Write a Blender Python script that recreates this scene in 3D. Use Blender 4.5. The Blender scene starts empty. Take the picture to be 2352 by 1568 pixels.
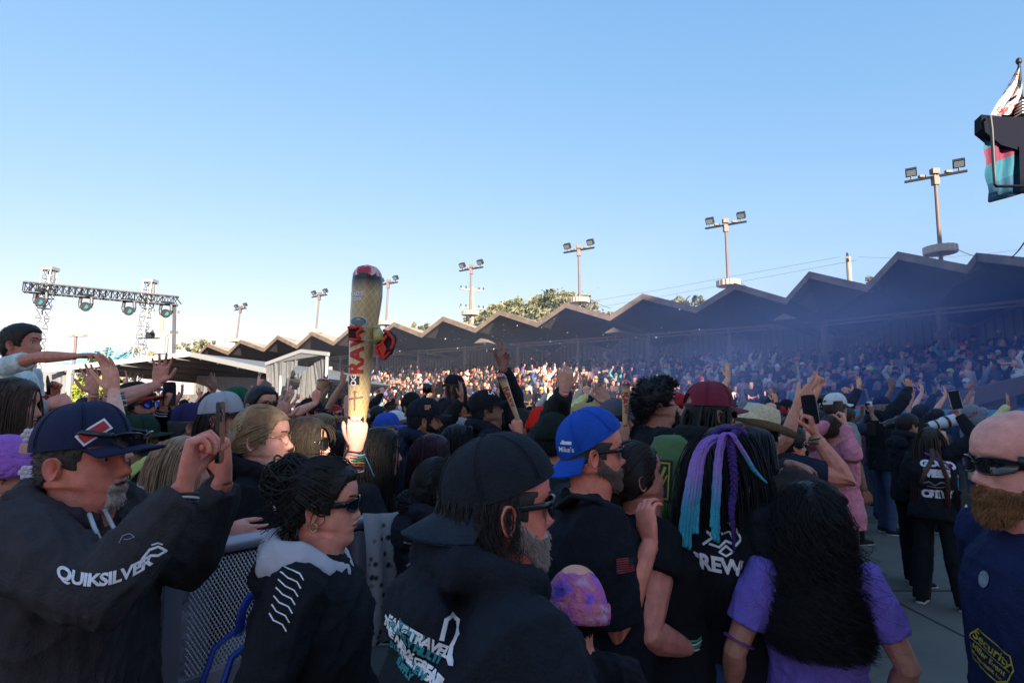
import bpy, bmesh, math, random
import numpy as np
from mathutils import Vector, Matrix, Euler, noise
from mathutils.bvhtree import BVHTree
R = math.radians
rnd = random.Random(11)
scene = bpy.context.scene
COL = scene.collection
# ------------------------------------------------------------------ camera
F = 1340.0; PITCH = math.atan(144/F); CAMZ = 1.75      # reference frame is 2352 x 1568
cam = bpy.data.objects.new('camera', bpy.data.cameras.new('camera')); COL.objects.link(cam)
cam.data.sensor_width = 36; cam.data.lens = F/2352*36
cam.location = (0, 0, CAMZ); cam.rotation_euler = (math.pi/2+PITCH, 0, 0)
cam.data.clip_start = .05; cam.data.clip_end = 3000
scene.camera = cam
def P(u, v, Y):
    zc = (784-v)/F
    r = Vector(((u-1176)/F, math.cos(PITCH)-math.sin(PITCH)*zc, math.sin(PITCH)+math.cos(PITCH)*zc))
    return r*(Y/r.y)+Vector((0, 0, CAMZ))
# ------------------------------------------------------------------ sky, sun, exposure
SUN_TO = Vector((.42, -.91, .345)).normalized()
elev = math.asin(SUN_TO.z); azim = math.atan2(SUN_TO.x, SUN_TO.y)
w = bpy.data.worlds.new('World'); scene.world = w; w.use_nodes = True
nt = w.node_tree; bg = nt.nodes['Background']
sky = nt.nodes.new('ShaderNodeTexSky'); sky.sky_type = 'NISHITA'; sky.sun_disc = False
sky.sun_elevation = elev; sky.sun_rotation = azim; sky.air_density = 1.0; sky.dust_density = .35; sky.ozone_density = 3
sep = nt.nodes.new('ShaderNodeSeparateColor'); com = nt.nodes.new('ShaderNodeCombineColor'); nt.links.new(sky.outputs[0], sep.inputs[0]); nt.links.new(com.outputs[0], bg.inputs[0])
for i, (g_, a_) in enumerate(((.80, .82), (.50, 1.10), (.3, 1.70))):      # the camera's colour response of the sky
    pw = nt.nodes.new('ShaderNodeMath'); pw.operation = 'POWER'; ml = nt.nodes.new('ShaderNodeMath'); ml.operation = 'MULTIPLY'
    nt.links.new(sep.outputs[i], pw.inputs[0]); pw.inputs[1].default_value = g_; nt.links.new(pw.outputs[0], ml.inputs[0]); ml.inputs[1].default_value = a_; nt.links.new(ml.outputs[0], com.inputs[i])
bg.inputs[1].default_value = .15
sl = bpy.data.lights.new('sun', 'SUN'); so = bpy.data.objects.new('sun', sl); COL.objects.link(so)
sl.energy = 5.0; sl.angle = R(.5); sl.color = (1, .87, .68)
so.rotation_euler = (-SUN_TO).to_track_quat('-Z', 'Y').to_euler(); so.location = (0, 0, 30)
scene.view_settings.view_transform = 'Standard'; scene.view_settings.look = 'None'
scene.view_settings.exposure = 1.4; scene.view_settings.gamma = 1
scene.cycles.max_bounces = 6; scene.cycles.transparent_max_bounces = 12; scene.cycles.volume_bounces = 1
scene.cycles.diffuse_bounces = 3
# ------------------------------------------------------------------ helpers
def tag(o, label=None, cat=None, group=None, kind=None):
    if label: o['label'] = label
    if cat: o['category'] = cat
    if group: o['group'] = group
    if kind: o['kind'] = kind
    return o
def empty(name, loc=(0, 0, 0), rz=0, **k):
    o = bpy.data.objects.new(name, None); COL.objects.link(o); o.location = loc; o.rotation_euler = (0, 0, rz)
    o.empty_display_size = .1
    return tag(o, **k)
MATS = {}
def mat(name, col=(.5, .5, .5), rough=.7, metal=0., var=.0, vscale=8., bump=0., bscale=60., tint=False, spec=None, sheen=0, coat=0, trans=0, alpha=None, stripes=None, sss=0):
    if name in MATS: return MATS[name]
    m = bpy.data.materials.new(name); m.use_nodes = True; MATS[name] = m
    t = m.node_tree; b = t.nodes['Principled BSDF']; N = t.nodes.new; L = t.links.new
    b.inputs['Roughness'].default_value = rough; b.inputs['Metallic'].default_value = metal
    if spec is not None: b.inputs['Specular IOR Level'].default_value = spec
    if sheen: b.inputs['Sheen Weight'].default_value = sheen
    if coat: b.inputs['Coat Weight'].default_value = coat; b.inputs['Coat Roughness'].default_value = .15
    if trans: b.inputs['Transmission Weight'].default_value = trans
    if sss: b.inputs['Subsurface Weight'].default_value = sss; b.inputs['Subsurface Radius'].default_value = (.012, .005, .003)
    if alpha is not None: b.inputs['Alpha'].default_value = alpha
    c = (*col, 1); b.inputs['Base Color'].default_value = c
    src = None
    if tint:
        oi = N('ShaderNodeObjectInfo'); src = oi.outputs['Color']
    if var:
        tc = N('ShaderNodeTexCoord'); nz = N('ShaderNodeTexNoise'); nz.inputs['Scale'].default_value = vscale; nz.inputs['Detail'].default_value = 4
        L(tc.outputs['Object'], nz.inputs['Vector'])
        mr = N('ShaderNodeMapRange'); mr.inputs[1].default_value = .3; mr.inputs[2].default_value = .7
        mr.inputs[3].default_value = 1-var; mr.inputs[4].default_value = 1+var; L(nz.outputs[0], mr.inputs[0])
        mx = N('ShaderNodeVectorMath'); mx.operation = 'SCALE'; mx.inputs[0].default_value = col
        if src is not None: L(src, mx.inputs[0])
        L(mr.outputs[0], mx.inputs['Scale']); L(mx.outputs[0], b.inputs['Base Color'])
    elif src is not None: L(src, b.inputs['Base Color'])
    if bump:
        tc = N('ShaderNodeTexCoord'); nz = N('ShaderNodeTexNoise'); nz.inputs['Scale'].default_value = bscale; nz.inputs['Detail'].default_value = 5
        L(tc.outputs['Object'], nz.inputs['Vector'])
        bp = N('ShaderNodeBump'); bp.inputs['Strength'].default_value = bump; bp.inputs['Distance'].default_value = .01
        L(nz.outputs[0], bp.inputs['Height']); L(bp.outputs[0], b.inputs['Normal'])
    return m
class MB:
    def __init__(s): s.v = []; s.f = []; s.m = []; s.n = 0
    def add(s, v, f, mi=0):
        s.v.extend([tuple(float(c) for c in x) for x in v]); s.f.extend([tuple(i+s.n for i in q) for q in f]); s.m.extend([mi]*len(f)); s.n += len(v); return s
    def box(s, c, d, mi=0, rot=None):
        c = Vector(c); h = Vector(d)/2; vs = []
        for x in (-1, 1):
            for y in (-1, 1):
                for z in (-1, 1):
                    p = Vector((x*h.x, y*h.y, z*h.z)); vs.append(c+(rot @ p if rot else p))
        return s.add(vs, [(0, 1, 3, 2), (4, 6, 7, 5), (0, 4, 5, 1), (2, 3, 7, 6), (0, 2, 6, 4), (1, 5, 7, 3)], mi)
    def bar(s, a, b, wd, ht=None, mi=0, up=Vector((0, 0, 1))):
        a = Vector(a); b = Vector(b); d = (b-a).normalized(); x = d.cross(up)
        if x.length < 1e-4: x = Vector((1, 0, 0))
        x.normalize(); y = x.cross(d); ht = ht or wd; vs = []
        for p in (a, b):
            for i, j in ((-1, -1), (1, -1), (1, 1), (-1, 1)): vs.append(p+x*i*wd/2+y*j*ht/2)
        return s.add(vs, [(3, 2, 1, 0), (4, 5, 6, 7), (0, 1, 5, 4), (1, 2, 6, 5), (2, 3, 7, 6), (3, 0, 4, 7)], mi)
    def tube(s, pts, rad, n=8, mi=0, cap=True, flat=1., up=None, round_cap=False):
        P_ = [Vector(p) for p in pts]; k = len(P_)
        rad = list(rad) if hasattr(rad, '__len__') else [rad]*k
        if round_cap:
            def rc(e, d, r): return [(e+d*r*math.sin(a), r*math.cos(a)) for a in (R(30), R(60), R(82))]
            d0 = (P_[0]-P_[1]).normalized(); d1 = (P_[-1]-P_[-2]).normalized()
            a0 = rc(P_[0], d0, rad[0]); a1 = rc(P_[-1], d1, rad[-1])
            P_ = [p for p, _ in reversed(a0)]+P_+[p for p, _ in a1]; rad = [r for _, r in reversed(a0)]+rad+[r for _, r in a1]; k = len(P_)
        T = [(P_[min(i+1, k-1)]-P_[max(i-1, 0)]).normalized() for i in range(k)]
        u = Vector(up) if up is not None else (Vector((0, 0, 1)) if abs(T[0].z) < .9 else Vector((0, 1, 0)))
        x = (u-T[0]*u.dot(T[0])).normalized(); vs = []
        for i in range(k):
            x = (x-T[i]*x.dot(T[i])).normalized(); y = T[i].cross(x)
            r = rad[i]; ra, rb = (r if isinstance(r, (tuple, list)) else (r, r*flat))
            for j in range(n):
                a = 2*math.pi*j/n; vs.append(P_[i]+x*math.cos(a)*ra+y*math.sin(a)*rb)
        fs = [(i*n+j, i*n+(j+1) % n, (i+1)*n+(j+1) % n, (i+1)*n+j) for i in range(k-1) for j in range(n)]
        if cap: fs += [tuple(range(n-1, -1, -1)), tuple(range((k-1)*n, k*n))]
        return s.add(vs, fs, mi)
    def grid(s, pts, nu, nv, mi=0, wrapu=False, wrapv=False, flip=False):
        fs = []
        for i in range(nu if wrapu else nu-1):
            for j in range(nv if wrapv else nv-1):
                q = (i*nv+j, i*nv+(j+1) % nv, ((i+1) % nu)*nv+(j+1) % nv, ((i+1) % nu)*nv+j)
                fs.append(q[::-1] if flip else q)
        return s.add(pts, fs, mi)
    def ell(s, c, r, n=12, m=8, mi=0, rot=None):
        c = Vector(c); pts = []
        for i in range(m+1):
            th = math.pi*i/m
            for j in range(n):
                a = 2*math.pi*j/n; p = Vector((math.sin(th)*math.cos(a)*r[0], math.sin(th)*math.sin(a)*r[1], math.cos(th)*r[2]))
                pts.append(c+(rot @ p if rot else p))
        return s.grid(pts, m+1, n, mi, wrapv=True)
    def mesh(s, name, mats=()):
        me = bpy.data.meshes.new(name); me.from_pydata(s.v, [], s.f)
        for m in (mats if isinstance(mats, (list, tuple)) else [mats]): me.materials.append(m)
        if any(s.m): me.polygons.foreach_set('material_index', s.m)
        me.update(); return me
    def build(s, name, mats, parent=None, smooth=False, loc=(0, 0, 0)):
        me = s.mesh(name, mats)
        return link(name, me, parent, smooth, loc)
def link(name, me, parent=None, smooth=False, loc=(0, 0, 0)):
    if smooth: me.polygons.foreach_set('use_smooth', [True]*len(me.polygons))
    o = bpy.data.objects.new(name, me); COL.objects.link(o); o.location = loc
    if parent is not None: o.parent = parent
    return o
def text_mesh(txt, size=1., extrude=0., bold=0., shear=0., space=1.):
    c = bpy.data.curves.new('t', 'FONT'); c.body = txt; c.size = size; c.extrude = extrude; c.align_x = 'CENTER'; c.align_y = 'CENTER'
    c.offset = bold; c.shear = shear; c.space_character = space; c.resolution_u = 3
    o = bpy.data.objects.new('t', c); COL.objects.link(o)
    bpy.context.view_layer.update()
    me = bpy.data.meshes.new_from_object(o.evaluated_get(bpy.context.evaluated_depsgraph_get()))
    bpy.data.objects.remove(o); bpy.data.curves.remove(c)
    return me
def text_part(name, txt, size, m, parent, mw, extrude=.01, bold=0., **k):
    """flat lettering on a flat surface; mw = matrix in the parent's space"""
    me = text_mesh(txt, size, extrude, bold, **k); me.transform(mw); me.materials.clear(); me.materials.append(m)
    return link(name, me, parent)
def frame_mat(o, x, y):
    x = Vector(x).normalized(); z = x.cross(Vector(y)).normalized(); y = z.cross(x)
    return Matrix(((x.x, y.x, z.x, o[0]), (x.y, y.y, z.y, o[1]), (x.z, y.z, z.z, o[2]), (0, 0, 0, 1)))
# ------------------------------------------------------------------ the setting
concrete = mat('concrete', (.125, .11, .095), .9, var=.18, vscale=1.2, bump=.4, bscale=30)
gm = MB(); gm.grid([(x, y, 0) for x in (-400, 0, 400) for y in (-100, 200, 900)], 3, 3, flip=True)
tag(gm.build('ground', mat('dirt', (.16, .13, .09), .95, var=.3, vscale=.5, bump=.6, bscale=8)), kind='structure')
pv = MB(); pv.add([(-30, -12, .004), (40, -12, .004), (40, 15.6, .004), (-30, 15.6, .004)], [(0, 1, 2, 3)])
pave = tag(pv.build('pavement', concrete), kind='structure')
jn = MB()
for x in range(-12, 24, 3): jn.add([(x+.41, -10, .008), (x+.43, -10, .008), (x+.43, 15, .008), (x+.41, 15, .008)], [(0, 1, 2, 3)])
for y in (-2.2, .8, 3.8, 5.7, 8.9, 12): jn.add([(-20, y, .009), (30, y, .009), (30, y+.025, .009), (-20, y+.025, .009)], [(0, 1, 2, 3)])
tag(jn.build('pavement_joint', mat('joint', (.03, .03, .03), .9)), kind='structure')
# grandstand frame: d runs along the stand (away, to the left), n points from the yard into it
D = Vector((-.81755, .57585, 0)); Nn = Vector((.57585, .81755, 0))
def S(c, s, z=0): return Nn*c+D*s+Vector((0, 0, z))
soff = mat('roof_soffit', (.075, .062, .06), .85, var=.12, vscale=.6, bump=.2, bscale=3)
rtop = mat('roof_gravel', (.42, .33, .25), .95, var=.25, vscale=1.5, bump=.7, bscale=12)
brown = mat('brown_paint', (.22, .165, .145), .7, var=.1, vscale=1)
stand = empty('grandstand', S(24, 20), label='long open grandstand with zigzag folded roof behind the packed crowd', cat='grandstand')
LO = Vector(stand.location)
def loc(p): return Vector(p)-LO
# roof fold lines: front point, post point, wall point
folds = []   # (kind, front, post, wall) from right to left
def V3(x, y, z): return Vector((x, y, z))
folds += [('v', V3(18.5, 12.8, 5.5), V3(21.5, 15, 5.2), V3(25, 17.5, 4.9)),
          ('p', V3(16.3, 14.7, 5.95), V3(19, 17, 5.8), V3(22.5, 19.5, 5.6)),
          ('v', V3(14.1, 15.3, 5.45), V3(17, 18.2, 5.2), V3(20.3, 20.6, 4.9)),
          ('p', V3(13.82, 17, 6.06), V3(16.4, 19.2, 6.0), V3(19.6, 21.9, 5.7)),
          ('v', V3(13.2, 16.6, 5.6), V3(15.3, 20.7, 5.25), V3(18.6, 23.4, 4.9)),
          ('p', V3(12.3, 18.2, 6.42), V3(14.4, 22.2, 6.1), V3(17.0, 25.2, 5.7)),
          ('v', V3(12.06, 19.5, 5.62), V3(13.1, 24.2, 5.3), V3(15.8, 26.9, 4.9)),
          ('p', V3(10.9, 21.0, 6.42), V3(12.0, 25.4, 6.1), V3(14.0, 28.3, 5.7)),
          ('v', S(24, 4.1, 5.62), S(27.3, 3.3, 5.3), S(31, 3.2, 4.9)), ]
for k in range(11):
    s = 5.95+3.9*k
    if k > 8: s += .9*(k-8)
    folds.append(('p', S(24, s, 6.42), S(27.3, s, 6.1), S(31, s, 5.7)))
    folds.append(('v', S(24, s+1.6, 5.6), S(27.3, s+1.15, 5.3), S(31, s+1.0, 4.9)))
rf = MB(); fa = MB(); TH = .16
for i in range(len(folds)-1):
    a, b = folds[i], folds[i+1]
    for j in (1, 2):
        q = [loc(a[j]), loc(a[j+1]), loc(b[j+1]), loc(b[j])]
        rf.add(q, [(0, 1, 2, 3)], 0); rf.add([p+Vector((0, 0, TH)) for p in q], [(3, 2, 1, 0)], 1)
    e = Vector((0, 0, TH+.002)); o_ = -Nn*.06
    p, q = loc(a[1]), loc(b[1]); lo = Vector((0, 0, -.10))
    fa.add([p+o_+lo, q+o_+lo, q+o_+e, p+o_+e, p+lo, q+lo, q+e, p+e], [(3, 2, 1, 0), (4, 5, 6, 7), (0, 1, 5, 4), (2, 3, 7, 6)])
p, q, r_ = [loc(x) for x in folds[-1][1:]]
fa.add([p, q, q+Vector((0, 0, TH)), p+Vector((0, 0, TH))], [(0, 1, 2, 3)])
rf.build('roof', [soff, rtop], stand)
fa.build('fascia', mat('fascia', (.19, .135, .10), .9, var=.3, vscale=2.5, bump=.4, bscale=10), stand)
bm_ = MB()
vf = [f for f in folds if f[0] == 'v']
for a, b in zip(vf[:-1], vf[1:]):
    bm_.bar(loc(a[2])-Vector((0, 0, .12)), loc(b[2])-Vector((0, 0, .12)), .1, .09); bm_.bar(loc(a[2])-Vector((.02, 0, .27)), loc(b[2])-Vector((.02, 0, .27)), .09, .07)
bm_.build('eave_beam', brown, stand)
for f_ in vf:
    pm = MB(); b0 = Vector((f_[2].x, f_[2].y, .5)); pm.tube([loc(b0), loc(f_[2])-Vector((0, 0, .05))], .10, 12); pm.box(loc(f_[2])-Vector((0, 0, 1.05)), (.26, .26, .22))
    pm.build('post', brown, stand, smooth=False)
wallm = mat('wall_board', (.30, .25, .215), .85, var=.12, vscale=.8)
bw = MB(); bat = MB()
for a, b in zip(folds[:-1], folds[1:]):
    p, q = loc(a[3]), loc(b[3]); gap = Vector((0, 0, -.0)); base = Vector((0, 0, 1))
    p0, q0 = p.copy(), q.copy(); p0.z = q0.z = 1.5
    bw.add([p0, q0, q+gap, p+gap], [(0, 1, 2, 3)]); L_ = (q-p); nrm = Vector((L_.y, -L_.x, 0)).normalized()
    if nrm.dot(Nn) > 0: nrm = -nrm
    n_ = max(2, int(L_.length/.3))
    for i in range(n_):
        t = (i+.5)/n_; x0 = p0.lerp(q0, t)+nrm*.03; x1 = (p+gap).lerp(q+gap, t)+nrm*.03; bat.bar(x0, x1, .05, .04, up=nrm)
    bat.bar(p+nrm*.06-Vector((0, 0, .07)), q+nrm*.06-Vector((0, 0, .07)), .1, .16, mi=2)
    bat.bar(p0.lerp(q0, 0)+Vector((0, 0, 2.65))+nrm*.07, q0+Vector((0, 0, 2.65))+nrm*.07, .08, .26, mi=1)
    if a[0] == 'v': bat.box(Vector((p.x, p.y, 3))+nrm*.1, (.36, .36, 3.6), 1)
bw.build('back_wall', wallm, stand); bat.build('wall_batten', [mat('batten', (.17, .14, .13), .9), brown, mat('trim_tan', (.34, .22, .13), .7)], stand)
# hanging baffles under every second valley
for s0 in (4.1+.2, 11.6, 19.4, 27.2):
    hb = MB(); a = loc(S(24.6, s0, 5.05)); b = loc(S(29.5, s0-.6, 4.75))
    hb.add([a+D*.45, a-D*.45, a-D*.45+Vector((0, 0, .22)), b+D*.2, b-D*.2, b-D*.2+Vector((0, 0, .2)), a+D*.0+Vector((0, 0, .24)), b+Vector((0, 0, .22))],
           [(0, 1, 6), (0, 3, 4, 1), (1, 4, 7, 6), (0, 6, 7, 3), (3, 7, 4)]); hb.build('hanging_baffle', [brown], stand)
def bend(c, s):
    """point on the stand plan: straight for s>4, turning towards the yard beyond"""
    if s >= 4.1: return S(c, s)
    a0 = S(0, 4.1); t = 4.1-s; ang = min(t*.075, .6)
    base = S(24, 4.1); d2 = Vector((.60, -.80, 0)); n2 = Vector((.80, .60, 0)); w_ = min(1, t/3)
    nn = Nn.lerp(n2, w_).normalized(); dd = (-D).lerp(d2, w_*.85).normalized()
    return base+dd*t+nn*(c-24)
NR = 10
def rowc(i): return 20.7+1.02*i
def rowz(i): return .74+.222*i
bl = MB()
for i in range(NR):
    c0, c1 = rowc(i)-.45, (rowc(i)+.57 if i < NR-1 else 31.2)
    ss = [-7+1.*k for k in range(72)]
    pts = []
    for s in ss:
        a = loc(bend(c0, s)); b = loc(bend(c1, s))
        pts += [a+Vector((0, 0, rowz(i)-.25)), a+Vector((0, 0, rowz(i))), b+Vector((0, 0, rowz(i)))]
    bl.grid(pts, len(ss), 3)
bl.build('terrace', mat('terrace', (.2, .19, .18), .9, var=.15, vscale=1), stand)
fr = MB()
for i in range(70):
    a, b = loc(bend(19.9, -7+i)), loc(bend(19.9, -6+i)); fr.add([a, b, b+Vector((0, 0, 1.72)), a+Vector((0, 0, 1.72))], [(0, 1, 2, 3)], 0)
fr.build('front_wall', mat('dark_wall', (.05, .05, .055), .8), stand)
for txt, s0 in (('D', 21.7), ('C', 13.9)):
    sg = MB(); o = loc(S(30.75, s0, 4.85)); M4 = frame_mat(o, -D, (0, 0, 1)); sg.box((0, 0, 0), (.62, .62, .04))
    me = sg.mesh('sign_board', mat('sign_tan', (.2, .19, .19), .7)); me.transform(M4); sb = link('section_sign', me, stand)
    text_part('section_letter', txt, .62, mat('sign_ink', (.03, .03, .04), .6), sb, frame_mat(o-Nn*.05, -D, (0, 0, 1)), .01, .01)
o = loc(P(1872, 768, 28.2)); d2 = (folds[6][3]-folds[8][3]); d2.z = 0
sg = MB(); sg.box((0, 0, 0), (.62, .62, .04)); me = sg.mesh('sign_board', MATS['sign_tan']); me.transform(frame_mat(o, d2, (0, 0, 1))); sb = link('section_sign', me, stand)
nn_ = Vector(d2).normalized().cross(Vector((0, 0, 1)))
text_part('section_letter', 'B', .62, MATS['sign_ink'], sb, frame_mat(o+nn_*.05, d2, (0, 0, 1)), .01, .01)
# teal barrier banner along the foot of the stand
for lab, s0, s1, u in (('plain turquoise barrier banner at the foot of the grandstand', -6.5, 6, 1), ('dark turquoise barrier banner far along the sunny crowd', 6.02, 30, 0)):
    tb = MB(); pts = []; n_ = int((s1-s0)/.5)
    for i in range(n_+1):
        b = bend(19.4, s0+(s1-s0)*i/n_); pts += [b+Vector((0, 0, .1)), b+Vector((0, 0, 1.66))]
    tb.grid(pts, n_+1, 2, 0)
    for i in range(0, n_+1, 4): b = bend(19.43, s0+(s1-s0)*i/n_); tb.bar(b, b+Vector((0, 0, 1.6)), .05, mi=1)
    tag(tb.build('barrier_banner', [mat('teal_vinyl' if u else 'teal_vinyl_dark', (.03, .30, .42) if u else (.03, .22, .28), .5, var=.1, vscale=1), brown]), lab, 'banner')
# big turquoise box banner at right with a pale swoosh
bb = empty('banner_block', P(2130, 970, 11.5), label='bright turquoise banner-clad block with pale curved band before the right end of the stand', cat='banner')
bb.location.z = 0
bq = MB(); bq.box((-.1, .3, .8), (3.2, .6, 1.68)); bq.build('panel', mat('cyan_vinyl', (.03, .40, .60), .45, var=.06, vscale=2), bb)
sw = MB(); pts = []
for i in range(21):
    t = i/20; x = -1.0+1.9*t; h = .14*math.sin(math.pi*t); pts += [(x, -.006, 1.22-h*.6), (x, -.006, 1.22+h)]
sw.grid(pts, 21, 2); sw.build('swoosh', mat('pale_cyan', (.12, .62, .80), .45), bb)
rr_ = MB(); rr_.box((1.75, .3, .75), (.5, .7, 1.5)); rr_.build('end_panel', MATS['teal_vinyl'], bb)
ob = MB(); ob.bar(P(1935, 935, 13)-Vector((0, 0, .12)), P(2015, 927, 13)-Vector((0, 0, .12)), .05, .25); tag(ob.build('orange_banner', mat('orange_vinyl', (.7, .12, .04), .5, var=.3, vscale=3)), 'orange and red banner strip beside the turquoise block', 'banner')
rampm = MB(); a = P(2105, 945, 12.6); b = P(2360, 880, 12.2)
rampm.bar(a, b, .12, .34); rampm.add([a+Vector((0, .3, 0)), b+Vector((0, .3, 0)), Vector((b.x, b.y+.3, 0)), Vector((a.x, a.y+.3, 0))], [(0, 1, 2, 3)]); tag(rampm.build('ramp_wall', mat('ramp_brown', (.12, .085, .09), .7, var=.1)), 'dark brown sloping ramp parapet right of the turquoise block', 'ramp')
# ------------------------------------------------------------------ floodlight poles
steel = mat('dull_steel', (.19, .135, .12), .6, metal=.2, var=.08, vscale=2)
dark = mat('dark_metal', (.035, .035, .04), .5, metal=.3)
ringm = mat('cream_metal', (.42, .36, .28), .7)
glass = mat('lamp_glass', (.25, .28, .3), .15, spec=.8)
def flood_pole(base, top_z, ring_z, lab, lean=(0, 0), k=1.):
    r = empty('floodlight_pole', base, label=lab, cat='floodlight pole', group='floodlight poles along the grandstand')
    t = Vector((lean[0], lean[1], top_z)); m = MB(); m.tube([(0, 0, 0), t*.99], [.105, .06], 12); m.box(t*.985, (.2, .2, .34)); m.build('pole', steel, r)
    m = MB(); m.bar(t-D*.95*k, t+D*.95*k, .08); m.build('crossbar', dark, r)
    for q in (-.72, .72):
        m = MB(); c = t+D*q*k+Vector((0, 0, .34)); rot = Euler((R(35), 0, math.atan2(-Nn.x, -Nn.y)*-1+math.pi), 'XYZ').to_matrix()
        m.box(c, (.36, .22, .29), 0, rot); m.box(c+rot @ Vector((0, -.115, 0)), (.29, .012, .21), 1, rot); m.bar(c-Vector((0, 0, .32)), c-Vector((0, 0, .1)), .05)
        m.build('floodlight', [dark, glass], r)
    m = MB(); m.box(t+Vector((0, 0, .2)), (.26, .2, .2)); m.bar(t, t+Vector((0, 0, .15)), .05); m.box(t+D*.4*k+Vector((0, 0, .1)), (.22, .12, .08)); m.box(t-D*.4*k+Vector((0, 0, .1)), (.22, .12, .08)); m.build('control_box', steel, r)
    m = MB(); c = t*(ring_z/top_z); pts = []; n = 72
    for j in range(n):
        a = 2*math.pi*j/n; rr = .52+(.018 if j % 4 < 2 else -.012)
        for z, q in ((-.13, rr-.03), (-.12, rr), (.14, rr), (.15, rr-.03)): pts.append((c.x+math.cos(a)*q, c.y+math.sin(a)*q, c.z+z))
    m.grid(pts, n, 4, wrapu=True, flip=True); m.add([pts[4*j] for j in range(n)], [tuple(range(n))], 1); m.add([pts[4*j+3] for j in range(n)], [tuple(range(n))[::-1]], 0)
    m.build('service_ring', [ringm, steel], r)
poles = [(S(27.6, -.5), (0, 0), 'nearest and tallest floodlight pole, at the right of the photo', (.1, 0)), (S(27.75, 7.15), 0, 'floodlight pole above the fourth roof peak from the right, left of the utility pole', (-.05, 0)),
         (S(27.75, 15.0), 0, 'floodlight pole in front of the big oak crown', (-.05, 0)), (S(27.75, 22.8), 0, 'floodlight pole standing left of the big oak crown', (.1, 0)),
         (S(27.75, 30.6), 0, 'floodlight pole half hidden behind the tall inflatable cone', (.35, 0)), (S(27.75, 38.7), 0, 'floodlight pole between the inflatable cone and the smaller left pole', (.6, 0)), (S(27.6, 50.0), 0, 'smallest farthest floodlight pole near the lighting truss', (.8, 0))]
for b, _, lab, ln in poles: flood_pole(b, 10.15, 7.35, lab, ln)
poleG = [o for o in bpy.data.objects if o.get('label') == poles[0][2]][0]
bpos = P(2157, 598, 20.9); poleG.location = (bpos.x, bpos.y, 0)
pb = P(885, 700, 40.5)
# utility poles
wood = mat('old_wood', (.40, .33, .25), .9, var=.2, vscale=3, bump=.3)
def upole(u, vtop, Y, lab, arms=1, box=False, k=1., ang=.5):
    t = P(u, vtop, Y); r = empty('utility_pole', (t.x, t.y, 0), label=lab, cat='utility pole')
    m = MB(); m.tube([(0, 0, 0), (0, 0, t.z)], [.2*k, .13*k], 10); m.build('pole', wood, r)
    dv = Vector((math.cos(ang), math.sin(ang), 0))
    for i in range(arms):
        m = MB(); c = Vector((0, 0, t.z-.25-1.5*i*k)); m.bar(c-dv*1.1*k, c+dv*1.1*k, .12*k)
        for q in (-1, -.55, .6, 1): m.tube([c+dv*q*k, c+dv*q*k+Vector((0, 0, .28*k))], [.07*k, .05*k], 6, 1)
        m.build('crossarm', [wood, dark], r)
    if box:
        m = MB(); c = Vector((.3, -.45, t.z-2.5)); m.tube([c-Vector((0, 0, .75)), c+Vector((0, 0, .65))], .42, 12)
        for j in range(12): a = math.pi*2*j/12; m.bar(c+Vector((math.cos(a)*.44, math.sin(a)*.44, -.6)), c+Vector((math.cos(a)*.44, math.sin(a)*.44, .5)), .05)
        m.build('transformer', mat('grey_paint', (.36, .37, .34), .6), r)
    return t
U1 = upole(1948, 590, 34, 'wooden utility pole with one crossarm behind the right roof folds', ang=1.0)
upole(1085, 660, 56, 'wooden utility pole with two crossarms just behind the floodlight pole left of the oak', 2, k=1.2)
U3 = upole(374, 712, 42, 'utility pole with ribbed grey transformer behind the lighting truss', 2, True)
wm = mat('wire', (.03, .03, .035), .6)
def wire(a, b, sag, rad=.012, lab='', n=14):
    m = MB(); a = Vector(a); b = Vector(b); m.tube([a.lerp(b, i/n)-Vector((0, 0, sag*4*(i/n)*(1-i/n))) for i in range(n+1)], rad, 4); return tag(m.build('overhead_wire', wm), lab, 'wire')
wire(U1+Vector((-.5, 0, 0)), P(-200, 800, 110), 4, .008, 'upper thin overhead wire from the right utility pole crossing the sky')
wire(U1+Vector((.5, 0, -.2)), P(-200, 822, 110), 4, .008, 'lower thin overhead wire from the right utility pole crossing the sky')
wire(U1+Vector((.6, 0, 0)), P(2500, 540, 40), .6, .007, 'thin wire from the utility pole towards the stage tower')
wire(P(2180, 560, 20.9), P(2260, 592, 19), .1, .012, 'guy wire right of the nearest service ring'); wire(P(1686, 640, 27), P(1790, 690, 26), .1, .012, 'guy wire right of the second service ring')
wire(P(2322, 592, 16), P(2360, 545, 14), .05, .02, 'short cable rising to the stage tower at the right edge')
wire(P(1344, 678, 32), P(1404, 708, 30), .1, .012, 'guy wire over the right side of the oak')
# parking lamp
pl_ = P(175, 770, 45); r = empty('parking_lamp', (pl_.x, pl_.y, 0), label='double headed tan parking lamp beside the boy on shoulders', cat='street lamp')
m = MB(); m.tube([(0, 0, 0), (0, 0, pl_.z)], .1, 8); m.build('pole', steel, r)
for q in (-.42, .42): m = MB(); m.box((q, 0, pl_.z), (.62, .5, .17)); m.box((q*.2, 0, pl_.z-.02), (.2, .08, .08)); m.build('lamp_head', mat('tan_metal', (.50, .40, .28), .6), r)
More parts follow.
